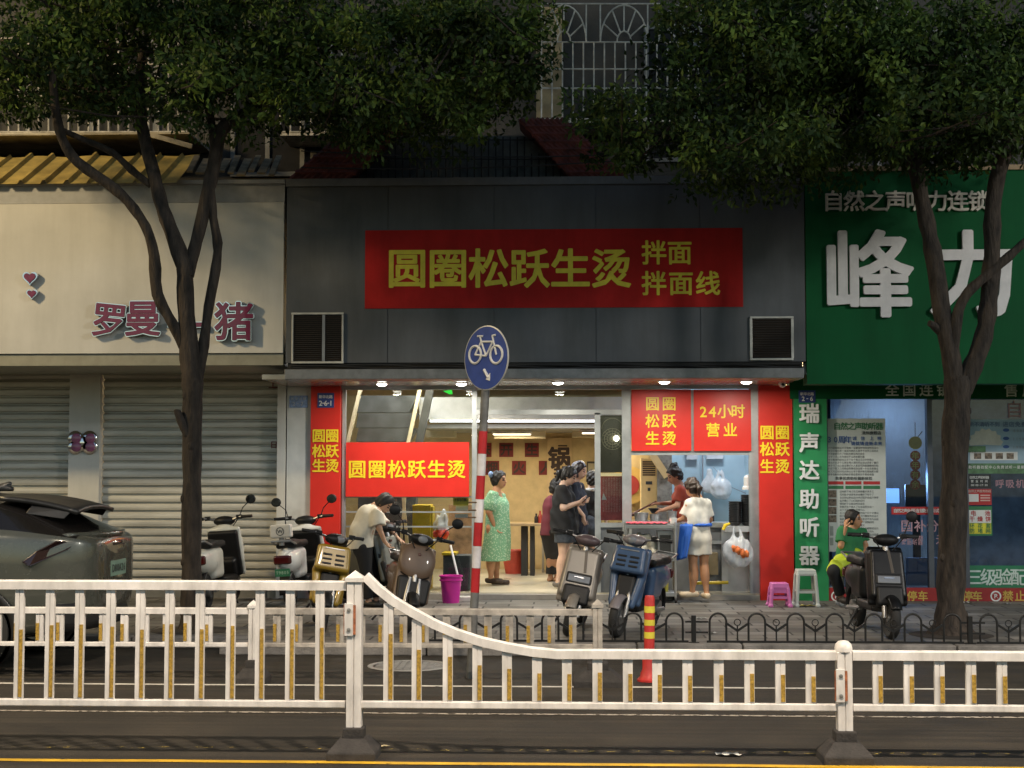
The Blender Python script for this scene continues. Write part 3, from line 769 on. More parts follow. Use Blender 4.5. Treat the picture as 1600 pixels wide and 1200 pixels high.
sign('window_sign', 'wide red sign board with six yellow characters in the left window', 540, 733, 691, 776, YG - 0.03, 0.02, red,
     row('圆圈松跃生烫', 558, 713, 733.5, 26.5), yel, 0.02)
sign('window_sign', 'square red sign with the shop name in three rows above the kitchen hatch', 987, 1079.5, 608.5, 704.5, YG - 0.035, 0.03, red,
     [q for s, y in (('圆圈', 631), ('松跃', 658), ('生烫', 685)) for q in row(s, 1019.5, 1045.5, y, 20.5)], yel, 0.018)
sign('window_sign', 'red sign announcing 24 hour opening above the kitchen hatch', 1084.5, 1173, 608.5, 704.5, YG - 0.035, 0.03, red,
     row('24', 1099, 1113, 643.5, 21) + row('小时', 1132, 1153, 643, 20.5) + row('营业', 1114, 1141, 672, 20.5), yel, 0.018)
blue_p = M('blue_enamel', (0.03, 0.06, 0.24), 0.35, var=0.15); white_p = M('white_vinyl', (0.78, 0.78, 0.76), 0.45, var=0.05)
sign('house_number', 'blue house number plate 2-6-1 on the left red column', 496, 522, 614, 637, YG - 0.112, 0.01, blue_p,
     row('新华北路', 501, 517, 620, 5) + row('2-6-1', 501, 517, 630, 10), white_p, 0.02, 'number plate')
sign('house_number', 'faded blue house number plate on the white post left of the red column', 452, 481, 618, 637, YG - 0.062, 0.01, M('faded_blue_enamel', (0.22, 0.32, 0.55), 0.5, var=0.3, scale=30),
     row('新华北路', 457, 476, 623, 4) + row('2-7', 459, 472, 631, 8), M('faded_white', (0.5, 0.55, 0.62)), 0.01, 'number plate')
# vents let into the fascia
vdark = M('vent_dark', (0.012, 0.011, 0.01), 0.7); vfr = M('vent_frame', (0.55, 0.54, 0.5), 0.5, 0.2, var=0.2)
def vent(x0, x1, y0, y1, lab, posts):
    Y = YF - 0.03; t = thing('air_vent', lab, 'vent', P((x0 + x1) / 2, y1, Y), group='louvred vents in the grey fascia')
    mb = MB(); w_ = 3.5
    for i, (a, b, c, d) in enumerate(((x0, x1, y0, y0 + w_), (x0, x1, y1 - w_, y1), (x0, x0 + w_, y0 + w_, y1 - w_), (x1 - w_, x1, y0 + w_, y1 - w_))): rectpx(mb, a, b, c, d, Y, 0.028)
    mb.build('frame', vfr, t, bevel=0.004)
    mb = MB(); rectpx(mb, x0 + 3, x1 - 3, y0 + 3, y1 - 3, Y + 0.022, 0.006); mb.build('backing', vdark, t)
    mb = MB(); n = 22
    for i in range(n):
        y = y0 + 5 + (y1 - y0 - 10) * (i + 0.5) / n; a = P(x0 + 3, y, Y); b = P(x1 - 3, y, Y)
        mb.bar(Vector((a.x, Y + 0.012, a.z)), Vector((b.x, Y + 0.012, b.z)), 0.014, 0.004, up=(0, 0.6, 0.8))
    mb.build('slats', M('vent_slat', (0.055, 0.04, 0.03), 0.6, 0.2), t)
    if posts:
        mb = MB()
        for p in posts: rectpx(mb, p, p + 5, y0 + 3.6, y1 - 3.6, Y + 0.002, 0.01)
        mb.build('mullion', M('vent_mullion', (0.25, 0.27, 0.3), 0.5), t)
vent(455, 537, 488, 568, 'square louvred vent at the left end of the grey fascia', [503])
vent(1172, 1240, 494, 563, 'square louvred vent at the right end of the grey fascia', [])
# security camera
c = P(1222, 600, YG - 0.35); t = thing('security_camera', 'small white dome security camera under the right end of the canopy', 'camera', c)
mb = MB(); mb.tube([Vector((c.x, c.y, zso)), Vector((c.x, c.y, c.z + 0.03))], 0.035, 12); mb.build('mount', white_p, t)
mb = MB(); mb.ball(c + Vector((0, -0.02, 0)), (0.05, 0.06, 0.05)); hd = mb.build('head', white_p, t)
mb = MB(); mb.lathe([(0.0, 0.062), (0.02, 0.06), (0.022, 0.05)], c + Vector((0, -0.02, 0)), 12, mat=Matrix.Rotation(R(100), 3, 'X')); mb.build('camera_lens', M('lens_black', (0.01, 0.01, 0.01), 0.1), hd)
# green glow box behind the left pane
mb = MB(); mb.prism([P(x, y, YG + 0.4) for x, y in ((692, 611), (706, 609), (707, 616), (702, 616))], (0, 0.02, 0))
tag(mb.build('exit_light', M('green_glow', (0.02, 0.5, 0.05), emit=(0.05, 1, 0.08), estr=0.8)), 'bright green light under the ceiling behind the left pane', 'light')

# ------------------------------------------------------------------ right: the green hearing aid shop
green = M('green_panel', (0.006, 0.105, 0.035), 0.75, spec=0.2, var=0.1, scale=1.0, streak=0.22, bump=0.06, bscale=2.5); green2 = M('green_column_vinyl', (0.02, 0.26, 0.085), 0.45, var=0.06)
gs = thing('hearing_aid_shop', 'green fronted hearing aid shop with dark blue windows right of the noodle shop', 'shop', (PX(1450, YG), YG, 0))
xg0, xg1 = PX(1258.5, YF, 430) + 0.004, 14.0
mb = MB(); zb = PZ(600, YF, 1300); zt_ = PZ(268, YF, 1300)
mb.box(xg0, xg1, YF, YF + 0.3, zb, zt_); mb.build('fascia', green, gs)
mb = MB(); mb.box(xg0, xg1, YF - 0.03, YF + 0.5, zt_ + 0.002, zt_ + 0.06); mb.build('fascia_edge', M('worn_wood_edge', (0.45, 0.33, 0.2), 0.8, var=0.3), gs)
wl = M('cream_letter', (0.72, 0.68, 0.58), 0.5, var=0.08); wl2 = M('white_letter', (0.74, 0.72, 0.72), 0.45, var=0.08)
mb = MB(); letters(mb, row('自然之声听力连锁', 1302, 1529, 314.5, 31), YF - 0.02, 0.02, 0.016); mb.build('lettering', wl, gs)
mb = MB(); letters(mb, row('峰力', 1357, 1520, 430, 131), YF - 0.03, 0.02, 0.025); mb.build('large_lettering', wl2, gs)
mb = MB(); mb.box(xg0 + 0.03, xg1, YG - 0.14, YG - 0.06, PZ(623, YG - 0.14, 1400), zb + 0.2); bd = mb.build('lintel_band', green, gs)
mb = MB(); letters(mb, row('全国连锁', 1394, 1474, 609, 20) + row('售后', 1580, 1608, 610, 20), YG - 0.144, 0.02); mb.build('lettering', M('pale_letter', (0.8, 0.82, 0.78)), bd)
mb = MB(); mb.box(PX(1239, YG), PX(1290, YG), YG - 0.13, YG + 0.3, ZS, zso + 0.1); gc = mb.build('green_column', green2, gs)
mb = MB(); letters(mb, [(ch, 1264.5, y, 29) for ch, y in zip('瑞声达助听器', (646, 692, 735, 780, 824, 868))], YG - 0.15, 0.026, 0.014); mb.build('lettering', M('raised_white_letter', (0.8, 0.8, 0.78), 0.4), gc)
mb = MB(); mb.box(PX(1289, YG), PX(1300, YG), YG - 0.1, YG + 0.2, ZS, PZ(915, YG)); mb.build('plinth', M('pale_plinth', (0.45, 0.42, 0.36), 0.8), gs)
sign('house_number', 'blue house number plate 2-6 at the top of the green column', 1248, 1274, 610, 629, YG - 0.142, 0.01, blue_p, row('新华北路', 1253, 1269, 615.5, 5) + row('2-6', 1255, 1268, 623, 9), white_p, 0.02, 'number plate')
# shop windows: dark room behind tinted glass
mb = MB(); gfr = M('dark_alu', (0.1, 0.11, 0.13), 0.4, 0.5)
zw0, zw1 = PZ(918, YG), PZ(623, YG)
for a, b in ((1290, 1293), (1448, 1456), (1503, 1511), (1660, 1668)): mb.box(PX(a, YG), PX(b, YG), YG - 0.055, YG + 0.05, zw0, zw1)
mb.box(PX(1293, YG), xg1, YG - 0.05, YG + 0.046, zw0 - 0.04, zw0); mb.build('window_frame', gfr, gs)
mb = MB(); mb.box(PX(1293, YG), xg1, YG, YG + 0.01, zw0, zw1); mb.build('window_pane', glass('tinted_glass', (0.75, 0.82, 0.9), 0.02, 1.2), gs)
room = M('dark_room', (0.16, 0.2, 0.24), 0.8, var=0.2)
mb = MB(); xr0 = PX(1291, YG)
mb.box(xr0, xg1, 21.9, 22.0, ZS, 3.2); mb.box(xr0 - 0.08, xr0, YG + 0.31, 22, ZS, 3.2); mb.box(xr0, xg1, YG + 0.2, 22, 2.95, 3.05); mb.build('room_wall', room, gs)
mb = MB(); mb.box(xr0, xg1, YG + 0.06, 22, 0.0, ZS + 0.01); mb.build('room_floor', M('dark_floor', (0.12, 0.12, 0.13), 0.4), gs)
mb = MB(); a, b = P(1298, 640, 20.6), P(1450, 640, 20.6)
for i in range(64):
    xx = a.x + (b.x - a.x) * i / 64; mb.box(xx, xx + (b.x - a.x) / 80, 20.6, 20.62 + 0.01 * (i % 2), ZS, 2.85)
mb.box(a.x, b.x, 20.64, 20.66, ZS, 2.85); mb.build('ribbed_partition', M('ribbed_blue_white', (0.5, 0.6, 0.68), 0.5, var=0.05), gs)
mb = MB(); rectpx(mb, 1418, 1478, 872, 915, YG + 0.25, 0.1); mb.build('counter', M('blue_grey_counter', (0.2, 0.26, 0.38), 0.4), gs)
# base band: no stopping
nb = M('red_base_band', (0.36, 0.02, 0.02), 0.5, var=0.15); ny = M('old_yellow', (0.62, 0.42, 0.08), 0.5)
mb = MB(); mb.box(PX(1292, YG - 0.12), xg1, YG - 0.12, YG - 0.02, ZS, PZ(919, YG - 0.12, 1450)); bb = mb.build('base_band', nb, gs)
mb = MB(); Yb = YG - 0.124
letters(mb, row('禁止停车', 1392, 1442, 931.5, 15) + row('禁止停车', 1482, 1527, 931.5, 15) + row('禁止停车', 1575, 1632, 931.5, 16), Yb, 0.02); mb.build('lettering', ny, bb)
def ring(mb, c, r0, r1, d=0.002, mi=0, n=28):
    pts = []
    for k in range(n):
        a0, a1 = 2 * PI * k / n, 2 * PI * (k + 1) / n
        q = lambda r, a: c + Vector((r * math.cos(a), 0, r * math.sin(a)))
        mb.sheet([q(r0, a0), q(r1, a0), q(r1, a1), q(r0, a1)], mi)
mb = MB()
for px in (1307, 1556):
    c = P(px, 931.5, Yb); ring(mb, c, 0.05, 0.068); put_char(mb, 'P', c, 0.08, 0.02); mb.bar(c + Vector((-0.04, 0, 0.04)), c + Vector((0.04, 0, -0.04)), 0.012, 0.002)
mb.build('no_parking_symbol', white_p, bb)
# posters and stickers on the glass: each a flat sheet
def poster(name, label, x0, x1, y0, y1, base, layers, Y=YG - 0.012, cat='poster', group=None, dep=0.004):
    t = thing(name, label, cat, P((x0 + x1) / 2, y1, Y), group=group)
    mb = MB(); rectpx(mb, x0, x1, y0, y1, Y, dep); mb.build('sheet', base, t)
    for nm, fn, m in layers:
        mb = MB(); fn(mb, Y - 0.003); mb.build(nm, m, t)
    return t
ink = M('print_ink', (0.03, 0.035, 0.04), 0.6); gink = M('green_ink', (0.04, 0.2, 0.08), 0.6); rink = M('red_ink', (0.5, 0.03, 0.03), 0.6); bink = M('blue_ink', (0.05, 0.12, 0.35), 0.6)
rnd = random.Random(3)
HZ = '的一是不了人在有我他这中大来上个国到说们为子和你地出道也时年得就那要下以生会自着去之过家学对可她里后小么心多天而能好都然没日于起还发成事只作当想看文无开手用主行方又如前所本见经头面公同三已老从动两长'
def textblock(x0, x1, y0, y1, pitch, sz):
    def fn(mb, Y):
        y = y0
        while y < y1:
            n = int((x1 - x0 - rnd.choice((0, 0, 6, 20))) / (sz * 1.05))
            letters(mb, [(rnd.choice(HZ), x0 + sz / 2 + i * sz * 1.05, y, sz) for i in range(n)], Y, 0.0); y += pitch
    return fn
pw = M('poster_paper', (0.62, 0.64, 0.6), 0.6, var=0.05)
def bands(rects):
    def fn(mb, Y):
        for i, (a, b, c, d) in enumerate(rects): rectpx(mb, a, b, c, d, Y, 0.002)
    return fn
def chars(items, bold=0.015):
    return lambda mb, Y: letters(mb, items, Y - 0.003, bold)
poster('poster', 'tall white poster with dense Chinese print inside the green shop window', 1292, 1383, 654, 862, pw, [
    ('heading', chars(row('自然之声助听器', 1308, 1374, 666, 11), 0.02), gink),
    ('subheading', chars(row('漳州旗舰店', 1349, 1374, 676.5, 5.5)), ink),
    ('slogan', chars(row('30周年', 1296, 1325, 687, 11) + row('诚信', 1335, 1348, 685, 6) + row('上榜', 1362, 1374, 685, 6) + row('铸就铸造新未来', 1333, 1375, 693, 6)), bink),
    ('body_text', textblock(1294, 1373, 700, 745, 4.6, 3.4), ink),
    ('caption', chars(row('共享优质助听器新体验', 1308, 1360, 747.5, 5)), ink),
    ('red_tabs', bands([(1294, 1318, 752, 757), (1321, 1346, 752, 757), (1349, 1375, 752, 757)]), rink),
    ('green_tabs', bands([(1294, 1318, 759, 764), (1321, 1346, 759, 764), (1349, 1375, 759, 764)]), gink),
    ('lower_text', textblock(1312, 1374, 768, 838, 4.8, 3.4), ink),
    ('photo_column', bands([(1294, 1307, 766, 777.5), (1294, 1307, 779, 790.5), (1294, 1307, 792, 803.5), (1294, 1307, 805, 816)]), M('photo_brown', (0.2, 0.15, 0.11), 0.5, var=0.6, scale=30)),
    ('side_tab', bands([(1297, 1302, 822, 837), (1297, 1302, 840, 852)]), M('tab_grey', (0.3, 0.33, 0.3)))])
sky_p = M('poster_sky', (0.35, 0.5, 0.62), 0.5, var=0.25, scale=1.2)
poster('poster', 'pale blue poster with a white flower above the small notices in the right window', 1511, 1660, 655, 740, sky_p, [
    ('heading', chars(row('听不清听不到', 1518, 1558, 663, 7.5) + row('进店免费', 1571, 1600, 663, 8)), M('heading_blue', (0.1, 0.16, 0.3))),
    ('green_field', bands([(1511, 1660, 724, 740), (1511, 1540, 697, 707)]), M('poster_green', (0.1, 0.22, 0.1), 0.5, var=0.4, scale=8)),
    ('photo_strip', bands([(1516, 1590, 706, 719)]), white_p),
    ('prices', chars(row('6980', 1585, 1600, 673, 6) + row('11980', 1584, 1604, 686, 6) + row('19980', 1584, 1604, 699, 6)), M('price_grey', (0.3, 0.34, 0.4))),
    ('blue_logos', lambda mb, Y: [mb.lathe([(0.04, 0), (0.0, 0.002)], P(1572, y, Y), 16, mat=Matrix.Rotation(R(90), 3, 'X') @ Matrix.Diagonal((1, 0.55, 1))) for y in (672, 685, 698)], bink),
    ('photos', lambda mb, Y: [rectpx(mb, a, a + 11, 708, 717, Y - 0.003, 0.002) for a in (1522, 1539, 1556, 1573)], M('photo_brown', (0.2, 0.15, 0.11))),
    ('flower', lambda mb, Y: [mb.sheet([P(1540, 695, Y - 0.0006 * i), P(1540 + 24 * math.cos(a + 0.25), 694 - 24 * math.sin(a + 0.25) * 0.9, Y - 0.0006 * i), P(1540 + 28 * math.cos(a), 694 - 28 * math.sin(a) * 0.9, Y - 0.0006 * i), P(1540 + 24 * math.cos(a - 0.25), 694 - 24 * math.sin(a - 0.25) * 0.9, Y - 0.0006 * i)]) for i, a in enumerate(np.linspace(0.15, PI - 0.15, 8))], M('petal_cream', (0.7, 0.68, 0.6), 0.5)),
    ('footer', chars(row('助听器验配中心免费试听一星期', 1516, 1598, 730, 5)), white_p)])
poster('notice', 'small black notice with white print below the flower poster', 1512, 1548, 741, 763, M('notice_black', (0.03, 0.035, 0.035)), [('print', chars(row('自然之声助听器', 1517, 1543, 746, 4.4) + row('营业时间', 1519, 1541, 752, 4) + row('08:00-17:30', 1518, 1542, 758, 4)), white_p)], cat='notice')
poster('notice', 'small red notice with a white square below the black notice', 1512, 1549, 764, 789, rink, [('print', chars(row('自然之声服务热线', 1515, 1546, 767.5, 4.2)), M('notice_pink', (0.75, 0.5, 0.45))), ('white_square', bands([(1514, 1529, 772, 784)]), white_p), ('lines', bands([(1532, 1547, 773, 775), (1532, 1547, 777, 779), (1532, 1547, 781, 783)]), M('notice_pink', (0.75, 0.5, 0.45)))], cat='notice')
poster('notice', 'white and yellow notice with a green edge about batteries in the right window', 1513, 1550, 791, 837, gink, [('white_field', bands([(1514.5, 1548.5, 797, 817)]), white_p), ('yellow_field', bands([(1514.5, 1548.5, 817.5, 834)]), M('notice_yellow', (0.75, 0.7, 0.05))), ('red_print', chars(row('电池', 1521, 1543, 802, 8) + row('干燥饼', 1519, 1544, 811, 8)), rink), ('green_print', chars(row('环花套', 1519, 1544, 821.5, 7.5) + row('防堵网', 1519, 1544, 829.5, 7.5)), gink)], cat='notice')
poster('window_strip', 'thin red strip with white print across the green shop window', 1393, 1506, 792, 804, rink, [('print', chars(row('自然之声', 1399, 1415, 798, 6) + row('全国连锁', 1420, 1440, 798, 6) + row('免费调试', 1444, 1464, 798, 6) + row('免费试听', 1480, 1500, 798, 6)), white_p)], cat='sticker')
sign('lower_banner', 'green banner reading three grade fitting at the foot of the right window', 1508, 1700, 884, 918, YG - 0.02, 0.01, M('banner_green', (0.02, 0.2, 0.09), 0.5), row('三级验配中心', 1522, 1638, 902, 25), M('banner_letter', (0.6, 0.72, 0.66)), 0.016, 'banner')
mb = MB(); pk = M('pink_outline', (0.5, 0.3, 0.34), 0.6)
letters(mb, row('国补', 1417, 1438, 822, 18) + row('分期', 1457, 1477, 822, 18) + row('国补分期', 1412, 1438, 841, 8) + row('买助听器', 1412, 1438, 848, 7) + row('0元', 1456, 1470, 843, 15), YG - 0.012, 0.01)
tag(mb.build('window_lettering', pk), 'pink lettering about instalments stuck on the glass left of the right tree', 'sticker')
mb = MB(); letters(mb, row('呼吸机', 1562, 1594, 756, 13), YG - 0.012, 0.015); tag(mb.build('window_lettering', pk), 'pink lettering on the glass right of the black notice', 'sticker')
mb = MB(); letters(mb, row('自', 1585, 1585, 640, 26), YG - 0.012, 0.0); tag(mb.build('window_lettering', pk), 'large pink character on the glass above the flower poster', 'sticker')
# hanging fortune charm
t = thing('hanging_charm', 'yellow and red paper charm of fortune characters hanging in the green shop window', 'charm', P(1430, 775, YG + 0.03))
yp = M('charm_yellow', (0.55, 0.5, 0.12)); rp = M('charm_red', (0.4, 0.04, 0.03))
mb = MB(); c = P(1430, 692, YG + 0.05)
mb.lathe([(0.0, -0.01), (0.085, -0.01), (0.085, 0.01), (0.0, 0.01)], c, 14, mat=Matrix.Rotation(R(90), 3, 'X'), smooth=False); mb.build('yellow_disc', yp, t)
for i in range(4):
    mb = MB(); mb.lathe([(0.0, -0.008), (0.066, -0.008), (0.066, 0.008), (0.0, 0.008)], P(1430, 712 + i * 15, YG + 0.05), 14, mat=Matrix.Rotation(R(90), 3, 'X'), smooth=False); d_ = mb.build('red_disc', rp, t)
    mb = MB(); letters(mb, [('年年有余'[i], 1430, 712 + i * 15, 11)], YG + 0.038, 0.01); mb.build('character', yp, d_)
mb = MB(); mb.tube([P(1430, 684, YG + 0.05), P(1430, 660, YG + 0.05)], 0.004, 5); mb.tube([P(1433, 684, YG + 0.05), P(1441, 674, YG + 0.05)], 0.006, 5); mb.build('cord', ink, t)
# lit screen and desk in the dark shop
t = thing('monitor', 'lit computer screen glowing in the dark green shop', 'monitor', P(1393, 785, 20.3))
mb = MB(); rectpx(mb, 1384, 1406, 762, 787, 20.3, 0.04); mb.build('case', M('black_plastic', (0.02, 0.02, 0.022), 0.4), t)
mb = MB(); rectpx(mb, 1385, 1405, 763, 786, 20.296, 0.003); mb.build('screen', M('screen_glow', (0.1, 0.2, 0.4), emit=(0.25, 0.5, 1.0), estr=1.6), t)
area('screen_light', P(1395, 760, 20.28), (R(-70), 0, 0), 0.3, 0.4, 16, (0.35, 0.6, 1.0), t)
ceiling_lamp(1400, 20.0, 2.9, 9, (0.5, 0.68, 1.0), 'dim blue ceiling lamp at the left in the green shop')
ceiling_lamp(1590, 20.4, 2.9, 8, (0.6, 0.8, 1.0), 'added dim pale ceiling lamp brightening the right of the green shop')  # added, unseen lamp that lifts the dark right part of the room
t = thing('desk_television', 'dark television on a stand behind the hanging charm', 'television', P(1432, 790, 20.1))
mb = MB(); rectpx(mb, 1415, 1452, 757, 792, 20.1, 0.05); mb.build('case', M('black_plastic', (0.02, 0.02, 0.022)), t, bevel=0.01)
mb = MB(); rectpx(mb, 1418, 1449, 761, 786, 20.096, 0.003); mb.build('screen', M('dark_screen', (0.04, 0.05, 0.07), 0.15), t)
mb = MB(); rectpx(mb, 1428, 1438, 792.5, 915, 20.11, 0.04); mb.build('stand', M('black_plastic', (0.02, 0.02, 0.022)), t)
# ------------------------------------------------------------------ inside the noodle shop
rsq = M('red_paper', (0.17, 0.012, 0.012), 0.7, var=0.2, scale=4); bk = M('brush_ink', (0.04, 0.02, 0.015), 0.7)
YQ = YB - 0.012
for i, (x, y, ch, lab) in enumerate(((757, 703, '味', 'half hidden behind the sign post'), (791, 703, '开', 'in the upper row, second from the sign post'), (831, 703, '生', 'in the upper row, nearest the hanging scroll'), (769, 731, '烟', 'just above the woman in green'), (811, 731, '火', 'right of the woman in green'), (853, 731, '人', 'in the lower row, touching the hanging scroll'))):
    t = thing('red_square_paper', 'red paper square with a black character ' + lab, 'wall paper square', P(x, y + 11, YQ), group='red squares on the back wall')
    mb = MB(); rectpx(mb, x - 11, x + 11, y - 11, y + 11, YQ, 0.008); mb.build('paper', rsq, t)
    mb = MB(); letters(mb, [(ch, x, y, 17)], YQ - 0.004, 0.03); mb.build('character', bk, t)
t = thing('hanging_scroll', 'pale hanging scroll with large black brush characters on the back wall', 'scroll', P(874, 770, YQ - 0.02))
mb = MB(); rectpx(mb, 855, 893, 684, 842, YQ - 0.02, 0.012); mb.build('sheet', M('scroll_paper', (0.6, 0.44, 0.24), 0.8, var=0.08), t)
mb = MB(); letters(mb, [('一', 879, 697, 13), ('锅', 874, 716, 32), ('热', 877, 741, 22), ('汤', 877, 765, 22)], YQ - 0.026, 0.04); mb.build('characters', bk, t)
frm = M('dark_frame', (0.05, 0.035, 0.02), 0.5)
t = thing('picture_frame', 'dark framed notice on the back wall right of the scroll', 'frame', P(923, 760, YQ))
mb = MB(); rectpx(mb, 917, 932, 721, 752, YQ - 0.02, 0.02); mb.build('frame', frm, t)
mb = MB(); rectpx(mb, 919, 930, 724, 749, YQ - 0.024, 0.003); mb.build('sheet', M('frame_sheet', (0.4, 0.34, 0.22)), t)
# lit menu board behind the narrow pane
t = thing('menu_poster', 'red menu poster behind the narrow pane beside the doorway', 'poster', P(957, 812, YG + 0.2))
mb = MB(); rectpx(mb, 938.5, 974, 740, 813, YG + 0.14, 0.02); mb.build('sheet', M('menu_red', (0.5, 0.1, 0.1), 0.5, var=0.25, scale=8), t)
mb = MB(); rectpx(mb, 938.5, 974, 739, 744, YG + 0.12, 0.015); mb.build('top_rail', M('lit_rail', (0.8, 0.7, 0.45), emit=(1, 0.8, 0.4), estr=0.5), t)
mb = MB()
for i in range(15): letters(mb, [(rnd.choice(HZ), 943 + k * 4.2, 748 + i * 3.6, 3.4) for k in range(7)], YG + 0.135, 0.0)
mb.build('lettering', M('menu_pink', (0.75, 0.45, 0.4)), t)
mb = MB(); mb.prism([P(x, y, YG + 0.13) for x, y in ((940, 781), (943, 770), (948, 781))], (0, 0.005, 0)); mb.build('white_corner', white_p, t)
t = thing('round_fan', 'round lit wire fan behind the narrow pane beside the doorway', 'fan', P(957, 707, YG + 0.28))
mb = MB(); c = P(957, 686, YG + 0.085)
for r_ in (0.035, 0.07, 0.105, 0.138): mb.tube([c + Vector((r_ * math.cos(a), -0.0, r_ * math.sin(a))) for a in np.linspace(0, 2 * PI, 24, endpoint=False)], 0.004, 5, closed=True)
for a in np.linspace(0, 2 * PI, 16, endpoint=False): mb.tube([c, c + Vector((0.138 * math.cos(a), 0, 0.138 * math.sin(a)))], 0.003, 4)
mb.build('guard', M('fan_wire', (0.3, 0.28, 0.2), 0.4, 0.5), t)
mb = MB(); mb.ball(P(963, 685, YG + 0.04), 0.035); mb.build('bulb', M('bulb_glow', (0.8, 0.8, 0.8), emit=(1, 0.93, 0.75), estr=12), t)
mb = MB(); mb.tube([c + Vector((0.14 * math.cos(a), 0, 0.13 + 0.14 * math.sin(a))) for a in np.linspace(0, PI, 12)], 0.004, 5); mb.build('upper_guard', M('fan_wire', (0.3, 0.28, 0.2)), t)
# air conditioner and round wall disc seen through the hatch
t = thing('standing_air_conditioner', 'tall beige standing air conditioner seen through the kitchen hatch', 'air conditioner', (PX(1013, 21.3), 21.3, ZP))
bei = M('beige_plastic', (0.62, 0.45, 0.2), 0.5, var=0.06)
x0_, x1_ = PX(1001, 21.3), PX(1027, 21.3)
mb = MB(); mb.box(x0_, x1_, 21.3, 21.55, ZP, PZ(716, 21.3)); mb.build('cabinet', bei, t, bevel=0.012)
mb = MB()
for i in range(7): rectpx(mb, 1004, 1024, 720.5 + i * 3.4, 722.8 + i * 3.4, 21.296, 0.01)
mb.build('louvres', frm, t)
mb = MB(); rectpx(mb, 1009, 1019, 752, 757, 21.294, 0.01); rectpx(mb, 1012, 1016, 762, 767, 21.294, 0.01); mb.build('display', ink, t)
t = thing('wall_disc', 'round golden disc with a red centre on the wall beside the air conditioner', 'wall decoration', P(984, 785, 21.8))
c = P(983, 758, 21.8)
for nm, r0, y, m in (('disc', 0.28, 0, M('gold_disc', (0.6, 0.38, 0.1), 0.5)), ('red_centre', 0.15, -0.012, rp)):
    mb = MB(); mb.lathe([(0.0, 0.012), (r0, 0.012), (r0, 0.0), (0, 0)], c + Vector((0, y, 0)), 32, mat=Matrix.Rotation(R(90), 3, 'X'), smooth=False); mb.build(nm, m, t)
mb = MB(); mb.box(PX(986, 21.8), PX(1046, 21.8), 21.9, 22.0, ZP, 2.6); mb.bar(P(1012, 700, 21.2), P(1042, 745, 21.2), 0.2, 0.1)
tag(mb.build('partition', M('beige_partition', (0.5, 0.36, 0.17), 0.7, var=0.1)), 'beige partition behind the standing air conditioner', 'partition')
mb = MB(); mb.box(PX(1027, 21.15), PX(1050, 21.15), 21.15, 21.25, ZP, 2.5); tag(mb.build('stone_pillar', M('grey_stone', (0.2, 0.19, 0.17), 0.8, var=0.4, scale=12)), 'grey mottled pillar behind the cook', 'pillar')
# kitchen bench along the hatch
steel = M('stainless_steel', (0.5, 0.5, 0.5), 0.3, 0.85, var=0.12, scale=3)
YK2 = YG + 0.62
t = thing('kitchen_counter', 'grey kitchen counter behind the hatch with a steel top', 'counter', (PX(1110, YK2), YK2, ZP))
mb = MB(); rectpx(mb, 1066, 1182, 817, 824, YG + 0.3, 0.5); mb.build('top', steel, t)
mb = MB(); rectpx(mb, 1066, 1182, 826, 926, YG + 0.45, 0.3); mb.build('cabinet', M('grey_cabinet', (0.14, 0.15, 0.16), 0.4), t)
mb = MB(); rectpx(mb, 1100, 1135, 845, 850, YG + 0.3, 0.1); rectpx(mb, 1128, 1172, 826.5, 925, YG + 0.28, 0.1); mb.build('rail', steel, t)
mb = MB(); rectpx(mb, 986, 1064, 815, 822, YG + 0.45, 0.6); rectpx(mb, 988, 1000, 823, 920, YG + 0.5, 0.05)
tag(mb.build('work_table', steel), 'steel work table where the cook stands', 'table')
def pot(name, label, px, py, Y, r, h, m, cat='pot'):
    c = P(px, py, Y); mb = MB(); mb.lathe([(r * 0.8, 0), (r, h), (r * 0.93, h), (r * 0.74, 0.01)], c, 18); return tag(mb.build(name, m), label, cat)
blk = M('black_bowl', (0.015, 0.015, 0.016), 0.35)
for k, (px, n, lab) in enumerate(((1149, 13, 'left stack at the hatch'), (1168, 17, 'right stack at the hatch'))):
    for i in range(n):
        c = P(px, 822, YG + 0.2 + 0.05 * k) + Vector((0, 0, 0.005 + i * 0.022))
        mb = MB(); mb.lathe([(0.045, 0.0), (0.082, 0.05), (0.086, 0.05), (0.087, 0.043), (0.05, 0.0)], c, 20)
        o = mb.build('bowl', blk); pos = 'lowest' if i == 0 else ('topmost' if i == n - 1 else '')
        tag(o, ('%s black bowl of the %s' % (pos, lab)) if pos else 'black bowl inside the ' + lab, 'bowl', 'black bowls in the ' + lab)
mb = MB(); rectpx(mb, 1134, 1176, 822.5, 831, YG + 0.02, 0.36); tag(mb.build('hatch_shelf', M('pale_steel', (0.55, 0.55, 0.55), 0.4, 0.4)), 'pale shelf under the stacked black bowls', 'shelf')
mb = MB(); mb.tube([P(1130, 828, YG - 0.05), P(1133, 821, YG - 0.05), P(1140, 818, YG)], [0.02, 0.025, 0.014], 10); tag(mb.build('banana_peeler_cloth', M('yellow_cloth', (0.75, 0.55, 0.02), 0.7)), 'small yellow cloth at the end of the bowl shelf', 'cloth')
bpy.data.objects['banana_peeler_cloth'].name = 'yellow_cloth'
mb = MB(); c = P(1168, 765, YG + 0.3); mb.lathe([(0.07, 0.0), (0.07, 0.03), (0.05, 0.05), (0.05, 0.16), (0.02, 0.19), (0.0, 0.19)], c, 16); tag(mb.build('white_kettle', white_p), 'white container on top of the right bowl stack', 'container')
